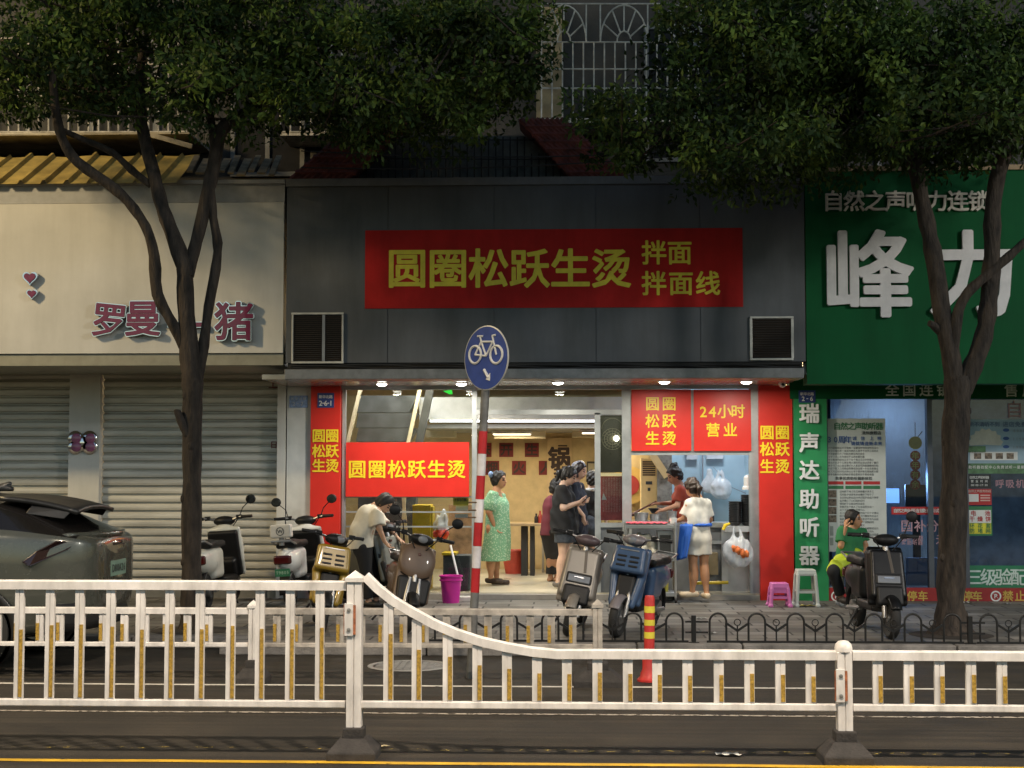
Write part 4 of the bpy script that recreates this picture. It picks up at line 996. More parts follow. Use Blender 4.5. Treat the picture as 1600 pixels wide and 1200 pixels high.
# plastic bags on the kitchen wall
bagm = M('thin_plastic', (0.72, 0.76, 0.8), 0.25, var=0.1, scale=12); bagm.node_tree.nodes['Principled BSDF'].inputs['Alpha'].default_value = 0.75
def bag(name, label, px, py, Y, wd, h, mats, filled=False, seed=1):
    c = P(px, py, Y); t = thing(name, label, 'bag', c)
    s = SDF()
    s.ell((0, 0, h * 0.36), (wd * 0.5, wd * 0.28, h * 0.36)); s.ell((wd * 0.12, 0, h * 0.28), (wd * 0.4, wd * 0.25, h * 0.27))
    s.cap((-wd * 0.16, 0, h * 0.6), (-wd * 0.1, 0, h), 0.03, 0.012); s.cap((wd * 0.16, 0, h * 0.6), (wd * 0.06, 0, h), 0.03, 0.012)
    s.build('body', mats, t, vox=0.01, k=0.05, wob=0.009, wfreq=24, seed=seed)
    return t
bag('hanging_bags', 'left of the clear plastic bags hanging on the blue kitchen wall', 1109, 770, 21.35, 0.24, 0.32, bagm, seed=1)
bag('hanging_bags', 'right, longer clear plastic bag hanging on the blue kitchen wall', 1126, 780, 21.3, 0.3, 0.42, bagm, seed=5)
tb = bag('rubbish_bag', 'clear plastic bag of rubbish with orange scraps hanging under the bowl shelf', 1152, 886, YG - 0.2, 0.38, 0.52, bagm, seed=9)
s = SDF(); s.ell((0.0, -0.105, 0.22), (0.1, 0.05, 0.04), (0, R(25), 0)); s.ell((0.08, -0.1, 0.17), (0.06, 0.05, 0.05)); s.build('orange_scraps', M('orange_scraps', (0.75, 0.2, 0.05), 0.6, var=0.3, scale=20), tb, vox=0.01, wob=0.01, wfreq=60)
mb = MB(); q = P(1085, 700, 21.4)
rectpx(mb, 1073, 1090, 700, 718, 21.42, 0.06); rectpx(mb, 1104, 1130, 700, 717, 21.42, 0.06); tag(mb.build('wall_cupboard', M('pale_cupboard', (0.6, 0.64, 0.7), 0.4)), 'pale pair of cupboards high on the kitchen wall', 'cupboard')
mb = MB(); mb.tube([P(1098, 700, 21.4), P(1098, 800, 21.4)], 0.012, 8); mb.tube([P(1098, 765, 21.4), P(1115, 730, 21.4), P(1140, 760, 21.4), P(1175, 775, 21.4)], 0.006, 6); tag(mb.build('wall_pipe', M('pipe_grey', (0.3, 0.33, 0.38), 0.4)), 'thin pipe and cable on the blue kitchen wall', 'pipe')
for px, py, r_, h_, lab in ((1002, 815, 0.1, 0.12, 'steel pan nearest the air conditioner'), (1024, 815, 0.08, 0.1, 'steel pan under the hands of the cook'), (1050, 815, 0.07, 0.14, 'steel pan right of the hands of the cook')):
    pot('pan', lab, px, py, YG + 0.75, r_, h_, steel)
mb = MB(); rectpx(mb, 1086, 1116, 806, 818, 21.0, 0.3); tag(mb.build('gas_stove', M('stove_dark', (0.05, 0.05, 0.05), 0.4)), 'dark stove on the counter at the blue wall', 'stove')
# box, pipe and items under the kitchen counter
mb = MB(); rectpx(mb, 1102, 1122, 864, 898, YG + 0.16, 0.3); tag(mb.build('cardboard_box', M('brown_tin', (0.3, 0.24, 0.14), 0.6)), 'brown tin behind the legs of the woman in white', 'box')
mb = MB(); mb.tube([P(1088, 911, YG - 0.08), P(1138, 910, YG - 0.08)], 0.022, 10); tag(mb.build('yellow_pipe', M('yellow_plastic', (0.7, 0.5, 0.03), 0.4)), 'yellow pipe lying behind the woman in white', 'pipe')
# serving trolley in front of the hatch
YT2 = 18.55
t = thing('serving_trolley', 'steel three tier trolley with a red cloth on top in front of the hatch', 'trolley', G(1016, 937, ZS))
mb = MB()
for i, (a, b, c2, d) in enumerate(((975, 1057, 820, 826), (977, 1057, 871, 877), (977, 1057, 926, 932))): rectpx(mb, a, b, c2, d, YT2, 0.45)
mb.build('shelf', steel, t, bevel=0.006)
for px, Y in ((977, YT2 + 0.01), (1055, YT2 + 0.01), (981, YT2 + 0.43), (1052, YT2 + 0.43)):
    mb = MB(); a = P(px, 816, Y); mb.tube([a, Vector((a.x, Y, ZS + 0.06))], 0.015, 8); lg = mb.build('leg', steel, t)
    mb = MB(); mb.lathe([(0.035, -0.012), (0.035, 0.012)], Vector((a.x, Y, ZS + 0.035)), 12, mat=Matrix.Rotation(R(90), 3, 'Y')); mb.build('castor', M('black_rubber', (0.02, 0.02, 0.02), 0.7), lg)
mb = MB(); a, b = P(979, 820, YT2), P(1044, 820, YT2)
mb.grid(lambda u, v: Vector((a.x + (b.x - a.x) * u, YT2 + 0.02 + 0.4 * v, a.z + 0.02 + 0.006 * math.sin(u * 40) * math.cos(v * 15))), 40, 8)
tag(mb.build('red_cloth', M('pink_red_cloth', (0.72, 0.08, 0.12), 0.7), solid=0.006), 'bright pink red cloth spread on top of the steel trolley', 'cloth')
pot('paper_roll', 'white paper roll on the right end of the trolley', 1052, 818, YT2 + 0.1, 0.05, 0.07, white_p, 'paper roll')
mb = MB(); rectpx(mb, 1028, 1051, 830, 868, YT2 + 0.06, 0.3)
mb.build('case', M('grey_tin', (0.3, 0.3, 0.29), 0.4, 0.4), tag_t := thing('toaster_oven', 'grey metal oven on the middle shelf of the trolley', 'oven', P(1040, 870, YT2 + 0.06)))
mb = MB(); rectpx(mb, 1031, 1048, 836, 862, YT2 + 0.055, 0.004); mb.build('oven_door', M('oven_dark', (0.05, 0.05, 0.05), 0.2), tag_t)
s_t = thing('white_sack', 'crumpled pale sack on the middle shelf of the trolley left of the oven', 'sack', P(1003, 870, YT2 + 0.2))
s = SDF(); s.ell((0, 0, 0.17), (0.2, 0.14, 0.12)); s.ell((0.05, 0, 0.08), (0.2, 0.15, 0.09)); s.build('body', M('sack_cream', (0.5, 0.46, 0.36), 0.8, var=0.3, scale=12), s_t, vox=0.012, k=0.05, wob=0.015, wfreq=30)
for i, (px, py, w_, h_, c_, lab) in enumerate(((996, 925, 0.16, 0.3, (0.5, 0.45, 0.36), 'pale tub on the bottom shelf of the trolley'), (1018, 925, 0.08, 0.34, (0.6, 0.55, 0.5), 'tall white bottle on the bottom shelf of the trolley'), (1037, 925, 0.12, 0.36, (0.5, 0.45, 0.08), 'yellow green bag on the bottom shelf of the trolley'))):
    c = P(px, py, YT2 + 0.2); mb = MB(); mb.lathe([(w_ * 0.42, 0), (w_ * 0.5, 0.02), (w_ * 0.5, h_ * 0.7), (w_ * 0.36, h_ * 0.85), (w_ * 0.36, h_), (0, h_)], c, 16)
    tag(mb.build('container', M('stock_%d' % i, c_, 0.5, var=0.2)), lab, 'container')
# dining table, stools and things on it
t = thing('dining_table', 'brown dining table with black legs by the back wall', 'table', (PX(830, 22.2), 22.2, ZP))
q0, q1 = P(793, 822, 21.9), P(850, 819, 21.9)
mb = MB(); mb.box(q0.x, q1.x, 21.9, 22.6, q0.z, q1.z + 0.01); mb.build('table_top', M('table_brown', (0.35, 0.25, 0.13), 0.4), t, bevel=0.005)
for a, b in ((814, 824), (828, 835)):
    mb = MB(); mb.box(PX(a, 22.1), PX(b, 22.1), 22.1, 22.45, ZP, q0.z - 0.002); mb.build('leg', M('black_metal', (0.02, 0.018, 0.016), 0.5), t)
for px, h_, c_, lab in ((838, 0.16, (0.03, 0.02, 0.015), 'dark sauce bottle at the left of the table'), (844, 0.2, (0.35, 0.05, 0.03), 'red sauce bottle in the middle of the table'), (849, 0.15, (0.25, 0.1, 0.03), 'brown sauce jar at the right of the table')):
    c = P(px, 819, 22.1); mb = MB(); mb.lathe([(0.03, 0.002), (0.032, h_ * 0.6), (0.014, h_ * 0.8), (0.014, h_), (0, h_)], c, 12); tag(mb.build('sauce_bottle', M('sauce_%.2f' % c_[0], c_, 0.2)), lab, 'bottle')
rb = M('red_plastic', (0.55, 0.07, 0.04), 0.45)
mb = MB(); c = Vector((PX(804, 22.6), 22.6, ZP)); mb.lathe([(0.14, 0.0), (0.2, 0.34), (0.21, 0.34), (0.2, 0.36), (0.18, 0.34), (0.13, 0.02)], c, 24); tag(mb.build('red_tub', rb), 'round red plastic tub under the dining table', 'tub')
mb = MB(); mb.box(PX(846, 22.8), PX(866, 22.8), 22.8, 23.2, PZ(848, 22.8), PZ(844, 22.8))
for a in (848, 864): mb.box(PX(a - 1.5, 22.8), PX(a + 1.5, 22.8), 22.8, 23.2, ZP, PZ(848.4, 22.8))
tag(mb.build('dining_stool', M('stool_grey', (0.3, 0.28, 0.24), 0.5)), 'grey stool at the back wall right of the dining table', 'stool')
# cabinets behind the left window
yc = M('yellow_cabinet', (0.8, 0.55, 0.02), 0.45, var=0.08)
t = thing('yellow_cabinet', 'tall yellow cabinet standing in the left window behind the bent man', 'cabinet', (PX(659, 19.6), 19.6, ZP))
mb = MB(); rectpx(mb, 644, 673, 789, 922, 19.5, 0.35); mb.build('body', yc, t, bevel=0.008)
mb = MB(); rectpx(mb, 673.5, 676, 792, 880, 19.52, 0.3); mb.build('side_edge', M('yellow_edge', (0.6, 0.42, 0.02), 0.5), t)
sign('small_notice', 'small yellow notice behind the left window beside the sign pole', 708, 732, 776, 790, YG + 0.08, 0.004, M('notice_yellow2', (0.75, 0.62, 0.06)), row('扫码点餐', 713, 727, 781, 5), ink, 0.01, 'notice')
mb = MB(); rectpx(mb, 712, 731, 790, 798, YG + 0.12, 0.004); rectpx(mb, 711, 731, 803, 809, YG + 0.12, 0.004); tag(mb.build('paper_notes', white_p), 'pale paper slips under the yellow notice', 'notice')
mb = MB(); rectpx(mb, 701, 738, 789, 866, 20.0, 0.2); tag(mb.build('wooden_shelf_unit', M('shelf_brown', (0.4, 0.24, 0.13), 0.6, var=0.35, scale=6)), 'brown shelf unit behind the left window near the pole', 'shelf')
t = thing('dark_crate', 'dark plastic crate with a yellow rim behind the pink bucket', 'crate', (PX(712, 19.35), 19.35, ZP))
mb = MB(); rectpx(mb, 692, 735, 868, 922, 19.3, 0.4); mb.build('body', M('crate_dark', (0.05, 0.055, 0.06), 0.5), t, bevel=0.01)
mb = MB(); rectpx(mb, 690, 712, 864, 867.5, 19.28, 0.44); mb.build('rim', yc, t)
t = thing('shopping_bags', 'white and red plastic bags on the ledge right of the yellow cabinet', 'bags', P(687, 850, 19.7))
s = SDF(); s.ell((0, 0, 0.2), (0.13, 0.1, 0.14)); s.ell((0.05, 0, 0.34), (0.07, 0.06, 0.1)); s.build('white_bag', bagm, t, vox=0.012, wob=0.02, wfreq=35)
s = SDF(); s.ell((0.02, -0.05, 0.14), (0.12, 0.08, 0.07)); s.build('red_bag', M('red_bag', (0.65, 0.05, 0.03), 0.4), t, vox=0.012, wob=0.015, wfreq=35)
# ------------------------------------------------------------------ railings
rw = M('railing_white', (0.8, 0.76, 0.72), 0.42, var=0.16, scale=9, stretch=(1, 1, 0.4), streak=0.22); refl = M('amber_reflector', (0.42, 0.26, 0.04), 0.5, var=0.35, scale=60)
rubber = M('rubber_base', (0.035, 0.031, 0.028), 0.8, var=0.3, scale=12, bump=0.3)
rust = M('rusty_bracket', (0.35, 0.12, 0.05), 0.7, var=0.4, scale=25)
dirtw = M('grimy_railing_white', (0.42, 0.38, 0.33), 0.6, var=0.35, scale=6)
def bars_panel(name, label, xs, ztop, z0, z1, Y, X0, X1, m, wd, reflx, group, toppts=None, rail=0.058, gaps=()):
    """xs: world x of the bars; ztop(x): underside of the top rail; z0..z1 the bottom rail"""
    t = thing(name, label, 'railing', ((X0 + X1) / 2, Y, 0), group=group)
    mb = MB(); pts = toppts or [(X0, ztop(X0)), (X1, ztop(X1))]
    vs = []; fs = []
    for i, (x, z) in enumerate(pts):
        a = Vector(pts[min(i + 1, len(pts) - 1)]) - Vector(pts[max(i - 1, 0)]); n = Vector((-a.y, a.x)).normalized() if a.length else Vector((0, 1))
        for (yy, h) in ((-0.028, 0), (0.028, 0), (0.028, 0.85), (0.018, 1.0), (-0.018, 1.0), (-0.028, 0.85)):
            vs.append((x + n.x * h * rail, Y + yy, z + n.y * h * rail))
    k = 6
    for i in range(len(pts) - 1):
        for j in range(k): fs.append((i * k + j, i * k + (j + 1) % k, (i + 1) * k + (j + 1) % k, (i + 1) * k + j))
    fs += [tuple(range(k)), tuple(range((len(pts) - 1) * k, len(pts) * k))]
    mb.add(vs, fs); mb.build('top_rail', m, t)
    mb = MB(); mb.box(X0, X1, Y - 0.022, Y + 0.022, z0, z1); mb.build('bottom_rail', m, t, bevel=0.006)
    jr = random.Random(len(xs) + int(X0 * 10))
    for x in xs:
        x += jr.uniform(-0.004, 0.004)
        zt = ztop(x) - 0.001; h = zt - z1
        mb = MB(); mb.box(x - wd / 2, x - 0.002, Y - 0.014, Y + 0.014, z1 + 0.001, zt); mb.box(x + 0.002, x + wd / 2, Y - 0.014, Y + 0.014, z1 + 0.001, zt); mb.box(x - 0.0019, x + 0.0019, Y - 0.009, Y + 0.009, z1 + 0.001, zt)
        br = mb.build('bar', m, t)
        rh = h * jr.uniform(0.63, 0.69)
        mb = MB(); mb.box(x + wd * reflx[0], x + wd * reflx[1], Y - 0.019, Y - 0.0145, z1 + 0.012, z1 + rh); mb.build('reflector', refl, br)
    return t
def rail_post(name, label, px, ytop, ybase, Y, wpx, m, group, base=True, bracket=True, bw=0.15, dome=False):
    c = P(px, ybase, Y); x = c.x; zt = P(px, ytop, Y).z; k = (P(px + 1, 900, Y) - P(px, 900, Y)).x; h = wpx * k / 2
    t = thing(name, label, 'railing post', (x, Y, 0), group=group)
    mb = MB(); mb.box(x - h, x - 0.003, Y - h, Y + h, 0.11, zt - 0.07); mb.box(x + 0.003, x + h, Y - h, Y + h, 0.11, zt - 0.07); mb.box(x - 0.0029, x + 0.0029, Y - h + 0.006, Y + h - 0.006, 0.11, zt - 0.07)
    mb.build('post', m, t, bevel=0.004)
    mb = MB(); e = h * 1.22
    if dome: mb.lathe([(e, zt - 0.069), (e, zt - 0.05), (e * 0.9, zt - 0.025), (e * 0.55, zt - 0.006), (0, zt)], (x, Y, 0), 20)
    else:
        vs = [(x - e, Y - e, zt - 0.069), (x + e, Y - e, zt - 0.069), (x + e, Y + e, zt - 0.069), (x - e, Y + e, zt - 0.069), (x - e, Y - e, zt - 0.045), (x + e, Y - e, zt - 0.045), (x + e, Y + e, zt - 0.045), (x - e, Y + e, zt - 0.045), (x, Y, zt)]
        mb.add(vs, [(0, 1, 2, 3), (0, 1, 5, 4), (1, 2, 6, 5), (2, 3, 7, 6), (3, 0, 4, 7), (4, 5, 8), (5, 6, 8), (6, 7, 8), (7, 4, 8)])
    mb.build('cap', m, t)
    if base:
        mb = MB(); b = bw
        mb.lathe([(0.075 * b / 0.15 * 1.2, 0.12), (0.075 * b / 0.15 * 1.2, 0.185), (0.06, 0.19)], (x, Y, 0), 4, mat=Matrix.Rotation(R(45), 3, 'Z'), smooth=False)
        s2 = math.sqrt(2)
        mb.lathe([(b * s2, 0.0), (b * s2, 0.045), (b * 0.97 * s2, 0.055), (b * 0.55 * s2, 0.125), (b * 0.5 * s2, 0.125)], (x, Y, 0), 4, mat=Matrix.Rotation(R(45), 3, 'Z'), smooth=False)
        mb.build('base', rubber, t, bevel=0.008)
    if bracket:
        for zz in (zt - 0.22, zt - 0.36) if ytop < 950 else (zt - 0.2, zt - 0.3): pass
        mb = MB(); za = zt - (0.20 if not dome else 0.17); mb.box(x - h - 0.012, x - 0.004, Y - h - 0.014, Y - h - 0.004, za - 0.2, za)
        pl = mb.build('bracket', m, t, bevel=0.003)
        mb = MB(); mb.box(x - 0.0035, x + 0.012, Y - h - 0.012, Y - h - 0.004, za - 0.19, za - 0.01); mb.box(x - h - 0.016, x - h - 0.0125, Y - h - 0.012, Y - h + 0.02, za - 0.19, za - 0.01); mb.build('rust_strip', rust, pl)
        mb = MB()
        for dz in (-0.04, -0.16): mb.lathe([(0.012, 0), (0.012, 0.008), (0.0, 0.011)], (x - h / 2 - 0.006, Y - h - 0.0142, za + dz), 10, mat=Matrix.Rotation(R(90), 3, 'X'))
        mb.build('bolts', M('bolt_steel', (0.35, 0.33, 0.3), 0.4, 0.7), pl)
    return t
gA = 'white railing panels along the near side of the lane'; gB = 'white posts of the near railing'
Yn = YR
zb0, zb1 = PZ(1107.5, Yn), PZ(1096.5, Yn)
zl = PZ(923, Yn)
xs = [PX(p, Yn, 1000) for p in (-385, -339, -293, -246, -200, -154, -107, -60, -13, 30.5, 78, 124.5, 172, 219, 266, 313, 360, 407, 454, 501)]
XP1, XP2 = PX(553, Yn, 1000), PX(1320, Yn, 1000)
bars_panel('traffic_railing', 'tall left panel of white railing with amber strips in front of the grey car', xs, lambda x: zl, zb0, zb1, Yn, PX(-420, Yn, 1000), XP1 - 0.048, rw, 0.055, (0.06, 0.46), gA)
curve = [(566, 905), (585, 924), (610, 944), (640, 962), (675, 981), (710, 996), (750, 1009), (790, 1018), (830, 1025), (870, 1029), (920, 1031), (1000, 1031), (1100, 1031), (1200, 1031), (1309, 1031)]
cw = [(PX(x, Yn, y), P(x, y, Yn).z) for x, y in curve]; zlow = cw[-1][1]
cw = [(x, max(z, zlow) if i > 9 else z) for i, (x, z) in enumerate(cw)]
def zc(x):
    for (xa, za), (xb, zb_) in zip(cw, cw[1:]):
        if xa <= x <= xb: return za + (zb_ - za) * (x - xa) / (xb - xa)
    return cw[-1][1] if x > cw[-1][0] else cw[0][1]
xs = [PX(p, Yn, 1060) for p in (606, 652, 699, 745.5, 792, 839, 886, 933, 980, 1027, 1075, 1123, 1171, 1219, 1267)]
bars_panel('traffic_railing', 'middle panel of white railing whose top rail curves down to the low part', xs, zc, zb0, zb1, Yn, cw[0][0], cw[-1][0], rw, 0.06, (0.04, 0.46), gA, toppts=cw)
xs = [PX(p, Yn, 1060) for p in (1371, 1419, 1467.5, 1517, 1566, 1615, 1664, 1713, 1762, 1812, 1862, 1912, 1963)]
bars_panel('traffic_railing', 'low right panel of white railing beyond the domed post', xs, lambda x: zlow, zb0, zb1, Yn, PX(1331, Yn, 1000), PX(1990, Yn, 1000), rw, 0.06, (0.04, 0.46), gA)
rail_post('railing_post', 'tall white post with a pointed cap where the railing starts to drop', 553.5, 891, 1170, Yn, 23, rw, gB)
rail_post('railing_post', 'short white post with a domed cap at the low railing', 1320, 1000, 1180, Yn, 23, rw, gB, dome=True)
# far railing beside the bike lane
gC = 'white railing panels beside the bike lane'; gD = 'white posts of the far railing'
Yf = YR2; zf0, zf1, zft = PZ(1013, Yf), PZ(1006, Yf), PZ(961, Yf)
xs = [PX(p, Yf, 980) for p in range(-70, 390, 33) if abs(p - 395) > 20]
bars_panel('bike_lane_railing', 'left panel of the lower railing in front of the grey car', xs, lambda x: zft, zf0, zf1, Yf, PX(-120, Yf, 980), PX(388, Yf, 980), rw, 0.062, (-0.48, -0.04), gC, rail=0.052)
xs = [PX(p, Yf, 980) for p in range(433, 925, 33)]
bars_panel('bike_lane_railing', 'grimy right panel of the lower railing in front of the parked scooters', xs, lambda x: zft, zf0, zf1, Yf, PX(402, Yf, 980), PX(926, Yf, 980), dirtw, 0.062, (-0.48, -0.04), gC, rail=0.052)
rail_post('bike_lane_railing_post', 'white post of the lower railing near the left tree', 395, 937, 1062, Yf, 13, rw, gD, bracket=False, bw=0.13)
rail_post('bike_lane_railing_post', 'grimy post with a dark foot at the right end of the lower railing', 934, 936, 1062, Yf, 15, dirtw, gD, bracket=False, bw=0.2)
# arched iron fence along the kerb
iron = M('black_iron', (0.015, 0.015, 0.015), 0.5, 0.4)
def arch_fence(px0, px1, label):
    Y = YA; t = thing('arched_fence', label, 'fence', (PX((px0 + px1) / 2, Y), Y, ZS), group='low black arched fence panels along the kerb')
    X0, X1 = PX(px0, Y), PX(px1, Y); n = max(1, round((X1 - X0 + 0.215) / 0.373)); pit = (X1 - X0 + 0.215) / n; aw = 0.158
    zb_ = ZS + 0.02; zt_ = ZS + 0.29; zv = ZS + 0.125
    mb = MB(); mb.box(X0 - 0.03, X1 + 0.03, Y - 0.012, Y + 0.012, zb_ - 0.015, zb_ + 0.012); mb.build('base_rail', iron, t)
    for i in range(n):
        x = X0 + i * pit; r_ = aw / 2
        mb = MB(); mb.tube([(x, Y, zb_ + 0.012), (x, Y, zt_ - r_)] + [(x + r_ - r_ * math.cos(a), Y, zt_ - r_ + r_ * math.sin(a)) for a in np.linspace(0.25, PI - 0.25, 9)] + [(x + aw, Y, zt_ - r_), (x + aw, Y, zb_ + 0.012)], 0.0105, 8); mb.build('arch', iron, t)
        if i < n - 1:
            xm = x + aw + (pit - aw) / 2
            mb = MB(); mb.bar((x + aw + 0.008, Y, zt_ - 0.1), (xm, Y, zv), 0.014, 0.022); mb.bar((x + pit - 0.008, Y, zt_ - 0.1), (xm, Y, zv), 0.014, 0.022); mb.tube([(xm, Y, zb_ + 0.012), (xm, Y, zt_ - 0.115)], 0.008, 6)
            mb.tube([(xm + 0.03 * math.sin(a), Y, zt_ - 0.085 - 0.03 * math.cos(a)) for a in np.linspace(0, 2 * PI, 14, endpoint=False)], 0.005, 5, closed=True)
            mb.build('brace', iron, t)
arch_fence(655, 1069, 'low black arched fence panel behind the grimy railing and the red bollard')
arch_fence(1107, 1496, 'low black arched fence panel in front of the black scooter and right tree')
arch_fence(1527, 1990, 'low black arched fence panel at the right edge beyond the right tree')
for px, lab in ((1082, 'black iron fence post right of the red and yellow bollard'), (1511, 'black iron fence post in front of the right tree')):
    c = Vector((PX(px, YA), YA, ZS)); t = thing('fence_post', lab, 'post', c, group='iron posts of the arched fence')
    mb = MB(); mb.box(c.x - 0.022, c.x + 0.022, YA - 0.022, YA + 0.022, ZS + 0.02, ZS + 0.27); mb.build('post', iron, t, bevel=0.003)
    mb = MB(); mb.box(c.x - 0.05, c.x + 0.05, YA - 0.04, YA + 0.04, ZS, ZS + 0.019); mb.build('foot', iron, t)
    mb = MB()
    for zz in (0.1, 0.2): mb.box(c.x + 0.023, c.x + 0.14, YA - 0.01, YA + 0.01, ZS + zz, ZS + zz + 0.018)
    for zz in (0.1, 0.2): mb.box(c.x - 0.08, c.x - 0.023, YA - 0.01, YA + 0.01, ZS + zz, ZS + zz + 0.018)
    mb.build('clamp', iron, t)
# striped bollard
c = G(1014, 1064, 0); t = thing('bollard', 'red plastic bollard with yellow bands between the railing and the kerb', 'bollard', c)
rbl = M('bollard_red', (0.5, 0.03, 0.025), 0.5, var=0.2); ybl = M('bollard_yellow', (0.72, 0.6, 0.06), 0.4)
zt_ = PZ(929, c.y)
lean = Matrix.Rotation(R(0.8), 3, 'Y')
mb = MB(); mb.lathe([(0.045, 0.03), (0.043, zt_ - 0.03), (0.036, zt_ - 0.005), (0, zt_)], c, 20, mat=lean); mb.build('tube', rbl, t)
mb = MB()
for y0, y1 in ((946, 956), (967, 976), (986, 996)): mb.lathe([(0.0455, PZ(y1, c.y)), (0.0455, PZ(y0, c.y))], c, 20, mat=lean)
mb.build('reflective_bands', ybl, t)
mb = MB(); mb.lathe([(0.1, 0.0), (0.1, 0.015), (0.075, 0.04), (0.07, 0.07), (0.055, 0.1), (0.052, 0.26), (0.046, 0.26)], c, 20); mb.build('foot', rbl, t)
# leaning bicycle sign
YSg = 12.62
base = G(735, 1052, 0); base.y = YSg; base.x = PX(735, YSg, 1052); top = P(761, 560, YSg)
t = thing('bicycle_sign', 'round blue bicycle sign on a leaning red and white striped pole', 'traffic sign', base)
gp = M('galvanised_pole', (0.2, 0.2, 0.195), 0.5, 0.5, var=0.25); pr = M('pole_red', (0.42, 0.015, 0.02), 0.4, var=0.15); pwh = M('pole_white', (0.62, 0.6, 0.62), 0.4, var=0.15)
at = lambda y: base.lerp(top, (1052 - y) / (1052 - 560))
mb = MB(); mb.tube([at(1052), at(560)], 0.036, 16); mb.build('pole', gp, t)
for nm, ys, m in (('red_band', ((673, 708), (742, 778), (814, 850), (884, 921)), pr), ('white_band', ((708.3, 741.7), (778.3, 813.7), (850.3, 883.7)), pwh)):
    for y0, y1 in ys: mb = MB(); mb.tube([at(y1), at(y0)], 0.0375, 16); mb.build(nm, m, t)
rot = Matrix.Rotation(R(-44), 3, 'Z') @ Matrix.Rotation(R(3), 3, 'Y') @ Matrix.Rotation(R(90), 3, 'X')
rad = 51 * 12.6 / F; cs = top + Vector((0.0, -0.05, 0))
mb = MB(); mb.lathe([(0, 0.0), (rad, 0.0), (rad, 0.006), (rad - 0.008, 0.009)], cs, 40, mat=rot, smooth=False); ds = mb.build('disc', M('sign_back', (0.5, 0.5, 0.48), 0.4, 0.4), t)
mb = MB(); mb.lathe([(0, 0.0092), (rad - 0.010, 0.0092), (rad - 0.010, 0.008)], cs, 40, mat=rot, smooth=False); mb.build('face', M('sign_blue', (0.015, 0.045, 0.24), 0.35, var=0.15, scale=8), ds)
mb = MB(); q = lambda u, v: cs + rot @ Vector((u * rad, v * rad, 0.013))
for cx in (-0.48, 0.48): mb.tube([q(cx + 0.27 * math.cos(a), 0.1 + 0.27 * math.sin(a)) for a in np.linspace(0, 2 * PI, 24, endpoint=False)], 0.011, 6, closed=True)
for a, b in (((-0.48, 0.1), (-0.22, 0.5)), ((-0.22, 0.5), (0.3, 0.5)), ((-0.22, 0.5), (0.02, 0.06)), ((0.02, 0.06), (0.3, 0.5)), ((0.48, 0.1), (0.27, 0.68)), ((0.27, 0.68), (0.42, 0.7)), ((-0.22, 0.5), (-0.28, 0.66)), ((-0.4, 0.67), (-0.16, 0.67)), ((-0.48, 0.1), (0.02, 0.06))): mb.tube([q(*a), q(*b)], 0.009, 6)
mb.build('bicycle_symbol', M('sign_white', (0.7, 0.7, 0.68), 0.4), ds)
mb = MB(); mb.tube([q(-0.05, -0.36), q(0.16, -0.6)], 0.014, 6); mb.prism([q(0.05, -0.66), q(0.24, -0.7), q(0.24, -0.46)], rot @ Vector((0, 0, 0.004)))
mb.build('arrow', M('sign_white', (0.7, 0.7, 0.68)), ds)
mb = MB()
for y in (783, 795, 806): mb.tube([at(y) + Vector((-0.09, 0, 0)), at(y) + Vector((0, -0.03, 0))], 0.008, 6)
mb.tube([at(948) + Vector((0.05 * math.cos(a), 0.05 * math.sin(a), 0.01 * math.sin(3 * a))) for a in np.linspace(0, 2 * PI, 14, endpoint=False)], 0.007, 5, closed=True)
mb.build('wire_tie', M('rusty_wire', (0.12, 0.08, 0.05), 0.7), t)
# stools, bucket, mop, litter
def stool(name, label, px, py, Y, h, w0, m, hollow):
    c = Vector((PX(px, Y, py), Y, ZS)); t = thing(name, label, 'stool', c)
    s = SDF(); s.box((0, 0, h - 0.02), (w0 * 0.42, w0 * 0.42, 0.02), 0.015); s.box((0, 0, h - 0.055), (w0 * 0.44, w0 * 0.44, 0.022), 0.01); s.build('seat', m, t, vox=0.008, k=0.008)
    for sx in (-1, 1):
        for sy in (-1, 1):
            s = SDF(); s.cap((sx * w0 * 0.38, sy * w0 * 0.38, h - 0.07), (sx * w0 * 0.47, sy * w0 * 0.47, 0.02), 0.024, 0.022); s.box((sx * w0 * 0.47, sy * w0 * 0.47, 0.015), (0.028, 0.028, 0.015), 0.006); s.build('leg', m, t, vox=0.008, k=0.02)
    mb = MB()
    z0 = h * 0.4
    for a, b in (((-1, -1), (1, -1)), ((-1, 1), (1, 1)), ((-1, -1), (-1, 1)), ((1, -1), (1, 1))): mb.bar(Vector((a[0] * w0 * 0.43, a[1] * w0 * 0.43, z0)), Vector((b[0] * w0 * 0.43, b[1] * w0 * 0.43, z0)), 0.02, 0.03)
    if hollow:
        for a, b in (((-1, -1), (1, -1)), ((-1, -1), (-1, 1)), ((1, -1), (1, 1))): mb.bar(Vector((a[0] * w0 * 0.4, a[1] * w0 * 0.4, h - 0.095)), Vector((b[0] * w0 * 0.4, b[1] * w0 * 0.4, h - 0.095)), 0.012, 0.05)
    mb.build('stretcher', m, t, local=True)
    return t
stool('plastic_stool', 'small pink plastic stool in front of the right red column', 1217.5, 943, 18.15, 0.29, 0.25, M('pink_plastic', (0.6, 0.16, 0.42), 0.4, var=0.05), True)
stool('plastic_stool', 'taller pale grey plastic stool in front of the green column', 1259, 942, 18.2, 0.45, 0.27, M('pale_grey_plastic', (0.5, 0.53, 0.5), 0.4, var=0.05), False)
c = Vector((PX(705, 18.5), 18.5, ZS)); t = thing('bucket', 'magenta plastic bucket by the shop window', 'bucket', c)
mg = M('magenta_plastic', (0.6, 0.03, 0.33), 0.35, var=0.06)
